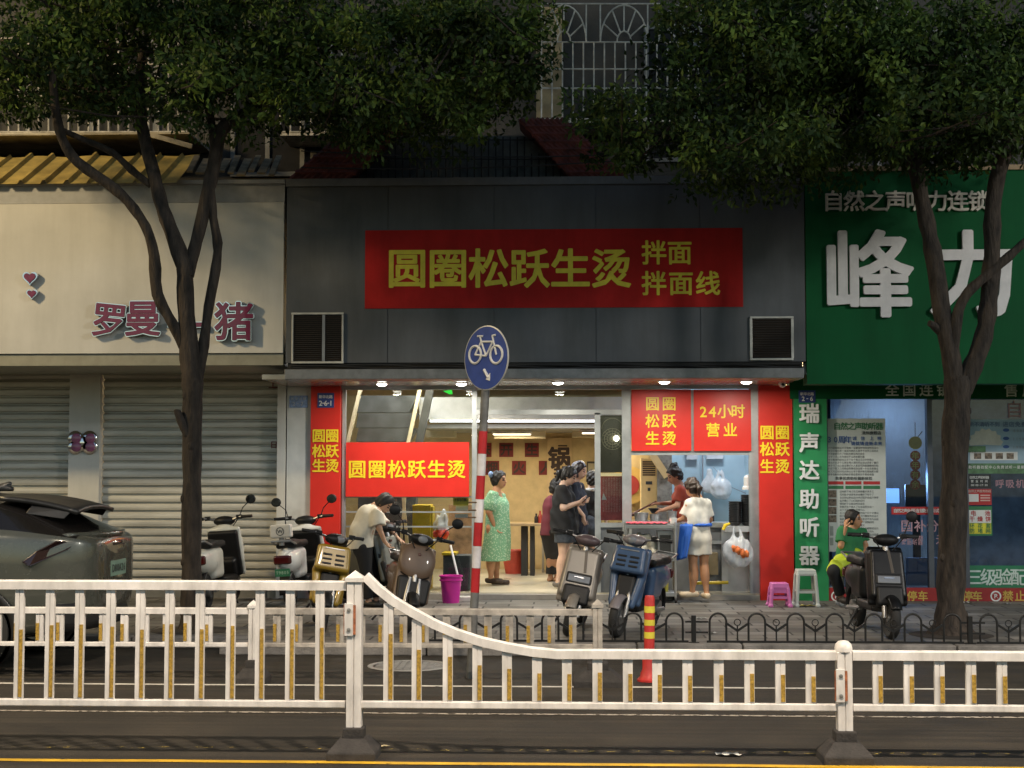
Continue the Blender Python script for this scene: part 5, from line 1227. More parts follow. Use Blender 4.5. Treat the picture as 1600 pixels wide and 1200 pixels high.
mb = MB(); mb.lathe([(0.0, 0.004), (0.105, 0.0), (0.135, 0.32), (0.15, 0.325), (0.15, 0.34), (0.13, 0.338), (0.1, 0.02), (0.0, 0.015)], c, 28); mb.build('pail', mg, t)
mb = MB(); mb.lathe([(0.139, 0.27), (0.146, 0.275), (0.147, 0.29), (0.14, 0.295)], c, 28); mb.build('rim', mg, t)
mb = MB(); mb.tube([P(704, 852, 18.9), P(719, 915, 18.75)], 0.014, 8); hd = mb.build('mop', white_p); tag(hd, 'white mop handle leaning behind the magenta bucket', 'mop')
mb = MB(); mb.box(PX(716, 18.7), PX(735, 18.7), 18.7, 18.95, ZS, ZS + 0.05); tag(mb.build('pale_mat', M('pale_mat', (0.6, 0.58, 0.54), 0.7)), 'pale folded mat at the shop step beside the sign pole', 'mat')
lt = [(1260, 947, 0.11, (0.65, 0.6, 0.2), 'yellow paper scrap on the pavement below the grey stool'), (1512, 942, 0.07, (0.6, 0.6, 0.58), 'white paper scrap on the pavement right of the right tree'), (1140, 1180, 0.09, (0.6, 0.58, 0.54), 'white paper scrap on the road left of the domed post'), (595, 1168, 0.05, (0.6, 0.5, 0.3), 'pale scrap on the road beside the foot of the tall post'), (1112, 990, 0.06, (0.5, 0.5, 0.48), 'pale scrap behind the arched fence right of the bollard'), (1572, 944, 0.06, (0.3, 0.3, 0.3), 'grey scrap on the pavement at the right edge'), (1095, 967, 0.07, (0.4, 0.4, 0.38), 'crumpled scrap on the pavement behind the fence post')]
for i, (px, py, s_, c_, lab) in enumerate(lt):
    q = G(px, py, 0.004 if py > 1020 else ZS + 0.002); rr = random.Random(i)
    mb = MB(); mb.grid(lambda u, v: q + Vector(((u - 0.5) * s_ * 1.6 + 0.02 * math.sin(v * 5 + i), (v - 0.5) * s_, 0.004 + 0.014 * abs(math.sin(u * 6 + i) * math.cos(v * 5)))), 8, 6, smooth=False)
    tag(mb.build('paper_scrap', M('scrap_%d' % i, c_, 0.8)), lab, 'litter')
# ------------------------------------------------------------------ street trees
def bark():
    m = M('bark', (0.045, 0.034, 0.026), 0.9, var=0.55, scale=14, stretch=(1, 1, 0.25), bump=1.0, bscale=38)
    return m
def leafmat(name, col):
    m = M(name, col, 0.6, var=0.45, scale=2.2, spec=0.25)
    n, l = m.node_tree.nodes, m.node_tree.links; b = n['Principled BSDF']
    src = b.inputs['Base Color'].links[0].from_socket
    tl = n.new('ShaderNodeBsdfTranslucent'); l.new(src, tl.inputs[0])
    mx = n.new('ShaderNodeMixShader'); mx.inputs[0].default_value = 0.25
    l.new(b.outputs[0], mx.inputs[1]); l.new(tl.outputs[0], mx.inputs[2]); l.new(mx.outputs[0], n['Material Output'].inputs[0])
    return m
LEAF = [leafmat('leaf_dark', (0.028, 0.054, 0.013)), leafmat('leaf_mid', (0.05, 0.09, 0.02)), leafmat('leaf_light', (0.11, 0.17, 0.03))]
def tree(label, Y, base, limbs, blobs, seed, ncl, leaves=70):
    b0 = Vector((P(*base, Y).x, Y, ZS)); t = thing('street_tree', label, 'tree', b0, group='street trees on the pavement')
    rs = np.random.RandomState(seed)
    def path(pts, n=3):
        W = [P(x, y, Y + d) for x, y, r, d in pts]; rr = [r * Y / F for x, y, r, d in pts]; out = []; ro = []
        for i in range(len(W) - 1):
            p0, p1, p2, p3 = W[max(i - 1, 0)], W[i], W[i + 1], W[min(i + 2, len(W) - 1)]
            for k in range(n):
                u = k / n; out.append(0.5 * ((2 * p1) + (p2 - p0) * u + (2 * p0 - 5 * p1 + 4 * p2 - p3) * u * u + (3 * p1 - p0 - 3 * p2 + p3) * u ** 3)); ro.append((rr[i] + (rr[i + 1] - rr[i]) * u) * (1 + 0.07 * rs.normal()))
        return out + [W[-1]], ro + [rr[-1]]
    for i, pts in enumerate(limbs):
        mb = MB(); p, r = path(pts)
        if i == 0:
            p[0] = Vector((p[0].x, p[0].y, ZS - 0.02)); r[0] *= 1.35
        mb.tube(p, r, 12)
        if i == 0:
            so = MB(); so.lathe([(0.42, ZS + 0.004), (0.2, ZS + 0.02), (0.0, ZS + 0.02)], (b0.x, b0.y, 0), 14); strut('tree_pit_soil', so, M('pit_soil', (0.03, 0.024, 0.018), 0.95, bump=0.8, bscale=40))
            for kn in range(5):
                a_ = rs.uniform(0, 6.28); q = p[2 + 3 * kn]; rr_ = r[2 + 3 * kn]; mb.ball(q + Vector((rr_ * 0.85 * math.cos(a_), -abs(rr_ * 0.85 * math.sin(a_)), rs.uniform(-0.1, 0.1))), (0.035, 0.03, 0.05), 10, 6)
        mb.build('trunk' if i == 0 else 'limb', bark(), t)
    # leaf clumps through the crown's volume
    cen = []; sizes = []
    tot = sum(b[5] for b in blobs)
    for (x, y, rx, ry, d, wt) in blobs:
        for _ in range(int(ncl * wt / tot)):
            v = rs.normal(size=3); v /= np.linalg.norm(v); u = rs.uniform(0.25, 1) ** 0.45
            c = P(x, y, Y + d); k = Y / F
            cen.append((c.x + v[0] * rx * k * u, c.y + v[1] * 1.5 * u, c.z + v[2] * ry * k * u)); sizes.append(rs.uniform(0.13, 0.36))
    cen = np.array(cen); sizes = np.array(sizes); N = len(cen) * leaves
    c = np.repeat(cen, leaves, 0); s = np.repeat(sizes, leaves)
    d = rs.normal(size=(N, 3)); d /= np.linalg.norm(d, axis=1)[:, None]
    p = c + d * (s * rs.uniform(0.2, 1, N) ** 0.6)[:, None] * np.array([1, 1, 0.7])
    ax = rs.normal(size=(N, 3)) + np.array([0, 0, -0.5]) + d * 0.8; ax /= np.linalg.norm(ax, axis=1)[:, None]
    sd = np.cross(ax, rs.normal(size=(N, 3))); sd /= np.linalg.norm(sd, axis=1)[:, None]; nn = np.cross(ax, sd)
    L = rs.uniform(0.055, 0.10, N)[:, None]; W = L * 0.24
    vs = np.stack([p, p + ax * L * 0.45 + sd * W + nn * L * 0.09, p + ax * L, p + ax * L * 0.45 - sd * W + nn * L * 0.09, p + ax * L * 0.5], 1).reshape(-1, 3) - np.array(b0)
    q = np.arange(N)[:, None] * 5
    f = np.concatenate([q + np.array([[0, 1, 2, 4]]), q + np.array([[0, 4, 2, 3]])], 1).reshape(-1, 4)
    me = bpy.data.meshes.new('crown'); me.vertices.add(len(vs)); me.vertices.foreach_set('co', vs.astype(np.float32).ravel())
    me.loops.add(f.size); me.loops.foreach_set('vertex_index', f.astype(np.int32).ravel()); me.polygons.add(len(f))
    me.polygons.foreach_set('loop_start', np.arange(0, f.size, 4, dtype=np.int32)); me.polygons.foreach_set('loop_total', np.full(len(f), 4, np.int32))
    for m in LEAF: me.materials.append(m)
    mi = np.repeat(np.where(rs.uniform(size=N) < 0.12, 2, np.repeat(rs.choice([0, 0, 1, 1, 2], len(cen)), leaves)), 2); me.polygons.foreach_set('material_index', mi.astype(np.int32))
    me.update(calc_edges=True); o = bpy.data.objects.new('crown', me); COL.objects.link(o); o.parent = t
    # twigs carry the clumps
    mb = MB()
    for k in range(0, len(cen), 5):
        a = Vector(cen[k]); j = rs.randint(len(cen)); b = Vector(cen[(k + 3) % len(cen)])
        if (a - b).length < 2.2: mb.tube([a, a.lerp(b, 0.5) + Vector((0, 0, -0.05)), b], [0.006, 0.012, 0.006], 5)
    if mb.v: mb.build('twigs', bark(), t)
    return t
tree('slim multi stemmed tree with a dark crown in front of the shuttered shop', 15.2, (299, 985), [
    [(299, 985, 19, 0), (300, 940, 18, 0), (299, 850, 16.5, 0), (300, 750, 15.5, 0), (300, 660, 15.5, 0), (301, 600, 17.5, 0), (295, 540, 15, 0), (290, 470, 14, 0), (289, 420, 14, 0)],
    [(291, 425, 13, 0), (272, 372, 11.5, 0), (254, 325, 11.5, 0.05), (240, 270, 11, 0.1), (228, 225, 10, 0.2), (218, 165, 9, 0.3), (222, 80, 7, 0.5)],
    [(296, 560, 9, 0), (272, 510, 9, -0.05), (246, 460, 9, -0.1), (241, 400, 8.5, -0.15), (228, 355, 8, -0.2), (200, 315, 8, -0.25), (170, 288, 8, -0.3), (120, 252, 8, -0.4), (98, 218, 7.5, -0.5), (88, 178, 7, -0.6), (80, 100, 6, -0.7)],
    [(236, 290, 6.5, 0.1), (205, 265, 6, 0.0), (175, 238, 5.5, -0.1), (130, 218, 5, -0.3), (85, 198, 4, -0.5)],
    [(292, 430, 11, 0), (303, 392, 10.5, 0.05), (315, 345, 10, 0.1), (326, 295, 10.5, 0.1), (336, 250, 11, 0.15), (345, 205, 11, 0.2), (375, 180, 8, 0.3), (420, 150, 6.5, 0.4), (455, 105, 5, 0.5)],
    [(308, 600, 8.5, 0), (318, 540, 8.5, 0.05), (326, 480, 8, 0.1), (337, 420, 8, 0.15), (340, 380, 8, 0.15), (333, 340, 7.5, 0.12), (328, 290, 7.5, 0.1)],
    [(338, 240, 8, 0.15), (330, 190, 7, 0.3), (322, 130, 6, 0.4), (330, 60, 5, 0.6)],
    [(303, 700, 6, -0.02), (287, 668, 6, -0.08), (278, 645, 6, -0.1), (277, 641, 4.5, -0.1)]],
    [(60, 60, 200, 110, 0, 2), (230, 60, 200, 110, 0.3, 2.2), (400, 70, 190, 120, 0.2, 2.2), (560, 90, 190, 115, 0.2, 2.2), (700, 105, 130, 110, 0.1, 1.8), (770, 60, 110, 105, 0.1, 1.2), (640, 190, 120, 45, 0.0, 0.5), (520, 170, 90, 50, -0.2, 0.5), (-80, 100, 170, 110, 0, 1.2), (110, 130, 110, 50, -0.5, 0.6), (350, 150, 110, 45, -0.4, 0.6), (100, -120, 330, 110, 0.5, 1.6), (500, -120, 330, 120, 0.5, 1.6)], 4, 900)
tree('broad forked tree with a green crown in front of the hearing aid shop', 15.1, (1486, 985), [
    [(1486, 985, 29, 0), (1485, 940, 24, 0), (1488, 850, 22, 0), (1491, 760, 21, 0), (1493, 680, 21, 0), (1496, 620, 22, 0), (1497, 588, 19, 0)],
    [(1492, 600, 16, 0), (1484, 545, 15, 0), (1472, 490, 14.5, 0), (1464, 430, 14, 0.05), (1453, 370, 13, 0.1), (1440, 310, 12.5, 0.15), (1430, 260, 12, 0.2), (1410, 190, 10, 0.3), (1380, 110, 7, 0.4), (1330, 60, 5, 0.5)],
    [(1503, 610, 16, 0), (1520, 572, 15, 0), (1537, 525, 14.5, 0), (1545, 470, 14, 0), (1550, 400, 13, -0.05), (1551, 330, 13, -0.1), (1560, 270, 12, -0.1), (1580, 210, 11, -0.2), (1600, 130, 9, -0.3), (1610, 40, 6, -0.3)],
    [(1489, 570, 9, -0.02), (1494, 500, 9, -0.05), (1510, 460, 8, -0.08), (1540, 432, 7.5, -0.1), (1575, 402, 7, -0.1), (1610, 372, 6, -0.1), (1680, 330, 4, -0.1)],
    [(1470, 520, 6, 0), (1458, 508, 6, -0.05), (1452, 505, 5, -0.07)]],
    [(1160, 110, 150, 110, 0, 1.7), (1300, 150, 170, 120, 0.2, 2.3), (1450, 130, 160, 120, 0.2, 2), (1580, 130, 150, 130, 0, 2), (1010, 200, 120, 50, 0, 0.9), (1170, 240, 120, 48, -0.3, 1.1), (1100, 40, 80, 60, 0.1, 0.5), (1480, 200, 130, 50, -0.6, 0.9), (1260, 70, 150, 100, 0, 1.4), (1720, 100, 150, 130, 0, 1), (1300, -110, 300, 110, 0.5, 1.5), (1600, -110, 250, 110, 0.3, 1.2)], 11, 830)
# ------------------------------------------------------------------ people
def skin_mat(name, col):
    m = M(name, col, 0.5, var=0.08, scale=8)
    m.node_tree.nodes['Principled BSDF'].inputs['Subsurface Weight'].default_value = 0.05
    return m
eye_m = M('eye_dark', (0.03, 0.02, 0.015), 0.3); lip_m = M('lip', (0.36, 0.12, 0.1), 0.5); hair_b = M('black_hair', (0.012, 0.01, 0.009), 0.6, var=0.4, scale=40, stretch=(1, 1, 0.15))
def person(label, px, py, Y, zg, j, face, up=(0, 0, 1), skin=(0.5, 0.3, 0.2), s=1.0, fat=1.0, hands=None, feet=True, shoes=None, hair='short', hairm=None, tw=1.0):
    """j: joints as (photo px, photo py, metres further back); returns the person's empty and a dict of joints in its own metres"""
    base = Vector((PX(px, Y, py), Y, zg))
    t = thing('person', label, 'person', base)
    q = {k: P(v[0], v[1], Y + (v[2] if len(v) > 2 else 0)) - base for k, v in j.items()}
    for k in ('anN', 'anF'):
        if k in q: q[k].z = max(q[k].z, 0.075)
    f = Vector(face).normalized(); u = Vector(up); u = (u - f * u.dot(f)).normalized(); r = f.cross(u)
    E = Matrix((r, f, u)).transposed(); H = q['head']; hp = lambda a, b, c: H + (r * a + f * b + u * c) * s
    sk = skin_mat('skin_%.2f' % skin[0], skin)
    b = SDF()
    b.ell(H + u * 0.01 * s, (0.075 * s, 0.092 * s, 0.105 * s), E); b.ell(hp(0, 0.03, -0.055), (0.055 * s, 0.062 * s, 0.06 * s), E)
    b.cap(hp(0, 0.088, 0.005), hp(0, 0.103, -0.026), 0.009 * s, 0.014 * s, k=0.012); b.ell(hp(0, 0.086, -0.06), (0.022 * s, 0.012 * s, 0.013 * s), E, k=0.01)
    for sg in (-1, 1): b.ell(hp(sg * 0.076, -0.005, -0.012), (0.012 * s, 0.02 * s, 0.032 * s), E, k=0.01)
    b.cap(hp(0, -0.02, -0.06), q['neck'], 0.05 * s, 0.054 * s)
    lat = (q['shF'] - q['shN']).normalized(); q['lat'] = lat
    b.cap(q['shN'], q['shF'], 0.05 * s); b.cap(q['neck'], q['chest'], 0.06 * s, 0.1 * s * tw)
    for sg in (-1, 1): b.cap(q['chest'] + lat * sg * 0.06 * s, q['pel'] + lat * sg * 0.07 * s, 0.09 * s * tw, 0.095 * s * tw)
    for sd in 'NF':
        if 'el' + sd in q:
            b.cap(q['sh' + sd], q['el' + sd], 0.046 * s * fat, 0.036 * s * fat); b.cap(q['el' + sd], q['wr' + sd], 0.037 * s * fat, 0.024 * s * fat, k=0.02)
            w = q['wr' + sd]; fd, n = (hands or {}).get(sd, (Vector((0, 0, -1)), lat)); fd = Vector(fd).normalized(); n = Vector(n); n = (n - fd * n.dot(fd)).normalized(); sdv = fd.cross(n)
            for k_ in (-1, 0, 1): b.cap(w + fd * 0.015, w + fd * 0.075 * s + sdv * k_ * 0.022 * s, 0.017 * s, 0.015 * s, k=0.012)
            for i, ln in enumerate((0.030, 0.036, 0.033, 0.025)):
                a = w + fd * 0.08 * s + sdv * (-0.033 + 0.022 * i) * s; m1 = a + (fd * 0.9 + n * 0.3) * ln * s; m2 = m1 + (fd * 0.6 + n * 0.8) * ln * s
                b.cap(a, m1, 0.0095 * s, 0.009 * s, k=0.004); b.cap(m1, m2, 0.009 * s, 0.0078 * s, k=0.004)
            a = w + fd * 0.03 * s - sdv * 0.03 * s; m1 = a + (fd * 0.6 - sdv * 0.7 + n * 0.2) * 0.04 * s; b.cap(a, m1, 0.013 * s, 0.011 * s, k=0.01); b.cap(m1, m1 + (fd * 0.9 + n * 0.5 - sdv * 0.1) * 0.03 * s, 0.011 * s, 0.009 * s, k=0.005)
        if 'kn' + sd in q:
            hip = q['pel'] + (q['hip' + sd] - q['pel'] if 'hip' + sd in q else lat * (-0.09 if sd == 'N' else 0.09) * s)
            kn, an = q['kn' + sd], q['an' + sd]; td = Vector((hands or {}).get("toe", {}).get(sd, (1, 0, 0))).normalized()
            b.cap(hip, kn, 0.082 * s * fat, 0.053 * s * fat); b.cap(kn, an, 0.05 * s * fat, 0.034 * s)
            b.ell(kn.lerp(an, 0.32) - td * 0.018 * s, (0.05 * s * fat, 0.05 * s * fat, 0.12 * s), k=0.05)
            b.cap(an + Vector((0, 0, -0.03)), an + td * 0.03 + Vector((0, 0, -0.045)), 0.032 * s); b.cap(an - td * 0.035 + Vector((0, 0, -0.048)), an + td * 0.135 * s + Vector((0, 0, -0.055)), 0.03 * s, 0.022 * s)
            q['td' + sd] = td
    eyes = [np.array(hp(sg * 0.033, 0.086, 0.005)) for sg in (-1, 1)]; brows = [np.array(hp(sg * 0.034, 0.09, 0.03)) for sg in (-1, 1)]; lip = np.array(hp(0, 0.096, -0.062))
    En = np.array(E)
    def paint(C):
        o = np.zeros(len(C), int)
        for e in eyes: o[np.abs((C - e) @ En / (np.array([0.016, 0.03, 0.0085]) * s)).max(1) < 1] = 1
        for e in brows: o[np.abs((C - e) @ En / (np.array([0.022, 0.03, 0.006]) * s)).max(1) < 1] = 1
        o[np.abs((C - lip) @ En / (np.array([0.026, 0.03, 0.010]) * s)).max(1) < 1] = 2
        return o
    b.build('body', [sk, eye_m, lip_m], t, vox=0.0075, k=0.025, paint=paint)
    hm = hairm or hair_b
    h = SDF(); h.ell(hp(0, -0.008, 0.028), (0.095 * s, 0.109 * s, 0.109 * s), E); h.ell(hp(0, -0.045, -0.02), (0.08 * s, 0.065 * s, 0.08 * s), E)
    n = (f - u * 0.5).normalized(); h.cut(hp(0, 0.064, 0.05), n)
    h.build('hair', hm, t, vox=0.008, k=0.03, wob=0.007, wfreq=55, seed=int(px))
    if hair == 'bob':
        h = SDF(); 
        for sg in (-1, 1): h.cap(hp(sg * 0.078, -0.01, 0.03), hp(sg * 0.078, 0.005, -0.085), 0.026 * s, 0.022 * s)
        h.cap(hp(-0.06, -0.07, 0), hp(-0.05, -0.07, -0.1), 0.045 * s); h.cap(hp(0.06, -0.07, 0), hp(0.05, -0.07, -0.1), 0.045 * s); h.build('side_hair', hm, t, vox=0.009, k=0.03, wob=0.006, wfreq=45)
    if hair == 'bun': h = SDF(); h.ell(hp(0, -0.105, 0.06), (0.05 * s, 0.048 * s, 0.048 * s), E); h.build('hair_bun', hm, t, vox=0.008, wob=0.006, wfreq=60)
    if hair == 'topbun': h = SDF(); h.ell(hp(0, -0.05, 0.125), (0.055 * s, 0.06 * s, 0.045 * s), E); h.build('hair_bun', hm, t, vox=0.008, wob=0.008, wfreq=60)
    if hair == 'tail': h = SDF(); h.cap(hp(0, -0.095, 0.04), hp(0, -0.135, -0.03), 0.032 * s, 0.036 * s); h.cap(hp(0, -0.135, -0.03), hp(0, -0.12, -0.14), 0.036 * s, 0.015 * s); h.build('ponytail', hm, t, vox=0.008, wob=0.008, wfreq=50)
    if shoes:
        for sd in 'NF':
            if 'an' + sd in q:
                an, td = q['an' + sd], q['td' + sd]; h = SDF()
                h.cap(an - td * 0.045 + Vector((0, 0, -0.04)), an + td * 0.15 * s + Vector((0, 0, -0.048)), 0.043 * s, 0.037 * s); h.ell(an + td * 0.1 * s + Vector((0, 0, -0.045)), (0.06, 0.06, 0.036)); h.cut((0, 0, 0.0), (0, 0, -1)); h.cut(an + Vector((0, 0, -0.012)), (0, 0, 1)); h.build('shoe', shoes, t, vox=0.009)
    return t, q
def shirt(t, q, m, hem, s=1.0, r=(0.11, 0.12, 0.125), sleeve=0.75, name='shirt', sides='NF', wob=0.013, hemn=(0, 0, -1), belly=0.0, seed=0):
    h = SDF(); lat = q['lat']; c, p = q['chest'], q['pel']; mid = c.lerp(p, 0.5) + Vector((belly, 0, 0))
    h.cap(q['shN'].lerp(q['neck'], 0.12), q['shF'].lerp(q['neck'], 0.12), 0.06 * s); h.cap(q['neck'] + (c - q['neck']) * 0.35, c, 0.075 * s, r[0] * s)
    for sg in (-1, 1):
        o = lat * sg * 0.065 * s
        h.cap(c + o, mid + o, r[0] * s, r[1] * s); h.cap(mid + o, p + o + (p - c).normalized() * 0.08, r[1] * s, r[2] * s)
    for sd in sides:
        if 'el' + sd in q: h.cap(q['sh' + sd], q['sh' + sd].lerp(q['el' + sd], sleeve), 0.064 * s, 0.066 * s, flat=True)
    h.cut(P0(hem), hemn); h.cut(q['neck'] + Vector((0, 0, 0.025)), (q['neck'] - c).normalized())
    return h.build(name, m, t, vox=0.009, k=0.035, wob=wob, wfreq=22, wdir=(1, 1, 0.6), seed=seed)
def P0(v): return v if hasattr(v, '__len__') else (0, 0, v)
def shorts(t, q, m, s=1.0, frac=0.55, r=0.105, name='shorts', waist=None, rk=None):
    h = SDF(); lat = q['lat']; p = q['pel']
    for sd, sg in (('N', -1), ('F', 1)):
        hip = q.get('hip' + sd) or p + lat * sg * 0.09 * s
        kn, an = q['kn' + sd], q['an' + sd]
        if frac <= 1: h.cap(hip, hip.lerp(kn, frac), r * s, (rk or r * 0.92) * s, flat=True)
        else:
            h.cap(hip, kn, r * s, 0.075 * s); h.cap(kn, kn.lerp(an, frac - 1), 0.075 * s, (rk or 0.062) * s, flat=True)
    h.cap(p + lat * -0.06 * s, p + lat * 0.06 * s, 0.115 * s)
    h.cap(p + lat * -0.05 * s, p + lat * -0.05 * s + (q['chest'] - p).normalized() * 0.12, 0.105 * s); h.cap(p + lat * 0.05 * s, p + lat * 0.05 * s + (q['chest'] - p).normalized() * 0.12, 0.105 * s)
    return h.build(name, m, t, vox=0.009, k=0.03, wob=0.006, wfreq=25, seed=4)
cloth = lambda n, c, **k: M(n, c, 0.85, **k)
black_t = cloth('black_jersey', (0.014, 0.014, 0.015)); denim = cloth('dark_denim', (0.05, 0.06, 0.075), var=0.3, scale=25)
# the woman in the green dress
def dress_mat():
    m = M('green_print_cotton', (0.3, 0.55, 0.36), 0.85, var=0.05)
    n, l = m.node_tree.nodes, m.node_tree.links; b = n['Principled BSDF']
    tc = n.new('ShaderNodeTexCoord'); v = n.new('ShaderNodeTexVoronoi'); v.inputs['Scale'].default_value = 42; l.new(tc.outputs['Object'], v.inputs['Vector'])
    cr = n.new('ShaderNodeValToRGB'); cr.color_ramp.elements[0].position = 0.28; cr.color_ramp.elements[1].position = 0.42
    cr.color_ramp.elements[0].color = (0.52, 0.66, 0.46, 1); cr.color_ramp.elements[1].color = (0.2, 0.42, 0.25, 1)
    l.new(v.outputs['Distance'], cr.inputs[0]); l.new(cr.outputs[0], b.inputs['Base Color']); return m
YA_ = 20.35
t, q = person('woman in a pale green print dress standing in the lit doorway', 776, 912, YA_, ZP, dict(
    head=(780, 750), neck=(776, 767), chest=(777, 789), pel=(774, 826), shN=(769, 774, -0.13), shF=(782, 774, 0.13), elN=(764, 800, -0.19), wrN=(773, 822, -0.17), elF=(786, 798, 0.18), wrF=(784, 820, 0.18),
    knN=(768, 868, -0.07), knF=(774, 868, 0.08), anN=(767, 902, -0.07), anF=(776, 904, 0.08)), (0.93, -0.36, -0.06), skin=(0.5, 0.25, 0.13), fat=1.12, hair='bun', hands={'N': ((0.55, 0, -0.85), (0.8, 0, 0.5)), 'F': ((0.3, 0, -0.95), (0, -1, 0)), 'toe': {'N': (0.9, -0.35, 0), 'F': (0.9, -0.2, 0)}}, shoes=M('dark_sandal', (0.06, 0.04, 0.03), 0.5))
h = SDF(); lat = q['lat']; c, p = q['chest'], q['pel']; wz = P(776, 797, YA_).z - ZP; hz = P(776, 876, YA_).z - ZP
wa = Vector((q['chest'].x + 0.01, 0, wz))
h.cap(q['shN'].lerp(q['neck'], 0.2), q['shF'].lerp(q['neck'], 0.2), 0.06); h.cap(q['neck'] + Vector((0, 0, -0.05)), c, 0.07, 0.12)
for sg in (-1, 1):
    h.cap(c + lat * sg * 0.06 + Vector((0.03, 0, 0)), wa + lat * sg * 0.05, 0.115, 0.125)
    h.cap(wa + lat * sg * 0.05, Vector((q['pel'].x - 0.0, 0, hz - 0.05)) + lat * sg * 0.06, 0.125, 0.178)
for sd in 'NF': h.cap(q['sh' + sd], q['sh' + sd].lerp(q['el' + sd], 0.55), 0.08, 0.088); h.cap(q['sh' + sd].lerp(q['el' + sd], 0.5), q['sh' + sd].lerp(q['el' + sd], 0.85), 0.085, 0.06, flat=True)
h.cut((0, 0, hz), (0, 0, -1)); h.cut(q['neck'] + Vector((0, 0, -0.01)), (0.3, 0, 1))
h.build('dress', dress_mat(), t, vox=0.009, k=0.035, wob=0.014, wfreq=22, wdir=(1, 1, 0.12), seed=2)
s_ = SDF(); s_.ell(q['head'] + Vector((-0.115, -0.03, 0.075)), (0.035, 0.05, 0.045)); s_.build('hair_tie', M('blue_scrunchie', (0.2, 0.3, 0.5), 0.7), t, vox=0.008)
# the bent man in the white shirt
YB_ = 18.0
t, q = person('person in a cream t-shirt and black trousers bending over a scooter', 572, 942, YB_, ZS, dict(
    head=(600, 787), neck=(587, 792), chest=(576, 806), pel=(566, 856), shN=(589, 800, -0.19), shF=(584, 798, 0.19), elN=(592, 824, -0.22), wrN=(601, 846, -0.2), elF=(606, 824, 0.16), wrF=(622, 842, 0.1),
    knN=(574, 900, -0.09), knF=(582, 896, 0.1), anN=(576, 938, -0.09), anF=(588, 936, 0.1)), (0.72, -0.18, -0.66), up=(0.6, 0, 0.8), skin=(0.48, 0.28, 0.18), hands={'N': ((0.6, 0, -0.7), (0.7, 0, 0.5)), 'F': ((0.8, 0, -0.5), (0, 0, -1)), 'toe': {'N': (0.9, -0.3, 0), 'F': (0.9, 0, 0)}}, shoes=M('black_shoe', (0.02, 0.02, 0.02), 0.5))
shirt(t, q, cloth('cream_jersey', (0.68, 0.63, 0.52), var=0.1), (q['pel'].x, 0, q['pel'].z + 0.0), r=(0.135, 0.14, 0.15), hemn=(0.1, 0, -1), belly=-0.05, sleeve=0.8, wob=0.016, seed=7)
shorts(t, q, cloth('black_trouser', (0.012, 0.012, 0.013)), frac=1.93, r=0.11, name='trousers')
# two women and a third customer queueing at the doorway
YC_ = 19.8
t, q = person('woman in a black t-shirt and denim shorts looking at a phone at the door', 874, 917, YC_, ZP, dict(
    head=(889, 744), neck=(880, 760), chest=(881, 780), pel=(883, 830), shN=(876, 766, -0.15), shF=(886, 766, 0.15), elN=(880, 794, -0.2), wrN=(902, 786, -0.17), elF=(894, 794, 0.17), wrF=(908, 784, 0.02),
    knN=(881, 872, -0.09), knF=(887, 872, 0.08), anN=(872, 908, -0.1), anF=(884, 908, 0.1)), (0.85, -0.1, -0.45), up=(0.4, 0, 0.9), skin=(0.6, 0.4, 0.3), fat=1.15, hair='tail', hands={'N': ((0.85, 0, 0.35), (0.1, 0.9, 0.3)), 'F': ((0.9, -0.3, 0.2), (0, -0.7, 0.5)), 'toe': {'N': (0.75, -0.6, 0), 'F': (0.9, -0.2, 0)}}, shoes=M('grey_slipper', (0.12, 0.11, 0.1), 0.6))
shirt(t, q, black_t, P(880, 833, YC_).z - ZP, r=(0.14, 0.155, 0.165), sleeve=0.8, wob=0.013, seed=3)
shorts(t, q, denim, frac=0.42, r=0.125, rk=0.125)
pc = q['wrN'] + Vector((0.12, 0.0, 0.055)); mb = MB(); mb.cbox(pc, (0.012, 0.075, 0.15), rot=(0, R(50), 0)); ph = mb.build('phone', M('phone_black', (0.02, 0.02, 0.025), 0.2), t, local=True, bevel=0.004)
ph.parent = None; ph.location = Vector(t.location); tag(ph, 'dark phone held by the woman in black at the door', 'phone')
YD_ = 20.3
t, q = person('bob haired woman in a navy t-shirt half hidden behind the woman with the phone', 902, 912, YD_, ZP, dict(
    head=(905, 735), neck=(899, 753), chest=(899, 776), pel=(899, 826), shN=(895, 761, -0.16), shF=(905, 761, 0.16), elN=(898, 790, -0.2), wrN=(912, 806, -0.16), elF=(908, 790, 0.2), wrF=(914, 806, 0.16),
    knN=(899, 866, -0.09), knF=(902, 866, 0.09), anN=(898, 904, -0.09), anF=(904, 904, 0.09)), (0.88, -0.25, -0.3), up=(0.25, 0, 0.95), skin=(0.6, 0.4, 0.3), hair='bob', hairm=M('purple_black_hair', (0.02, 0.012, 0.02), 0.35), hands={'toe': {'N': (1, -0.2, 0), 'F': (1, 0, 0)}})
shirt(t, q, cloth('navy_jersey', (0.012, 0.015, 0.028)), P(900, 836, YD_).z - ZP, r=(0.13, 0.135, 0.14), sleeve=0.8, seed=5)
shorts(t, q, cloth('black_short', (0.014, 0.014, 0.016)), frac=0.6)
YE_ = 20.75
t, q = person('customer in a black top with a white collar seen from behind at the counter', 921, 908, YE_, ZP, dict(
    head=(927, 749), neck=(924, 765), chest=(922, 784), pel=(921, 826), shN=(907, 771), shF=(940, 771), elN=(902, 796, 0.02), wrN=(902, 816, -0.03), elF=(945, 796, 0.06), wrF=(947, 812, -0.02),
    knN=(916, 864), knF=(928, 864), anN=(915, 900), anF=(929, 900)), (0.35, 0.93, -0.1), skin=(0.6, 0.4, 0.3), tw=0.75, hands={'toe': {'N': (0.2, 1, 0), 'F': (0.2, 1, 0)}})
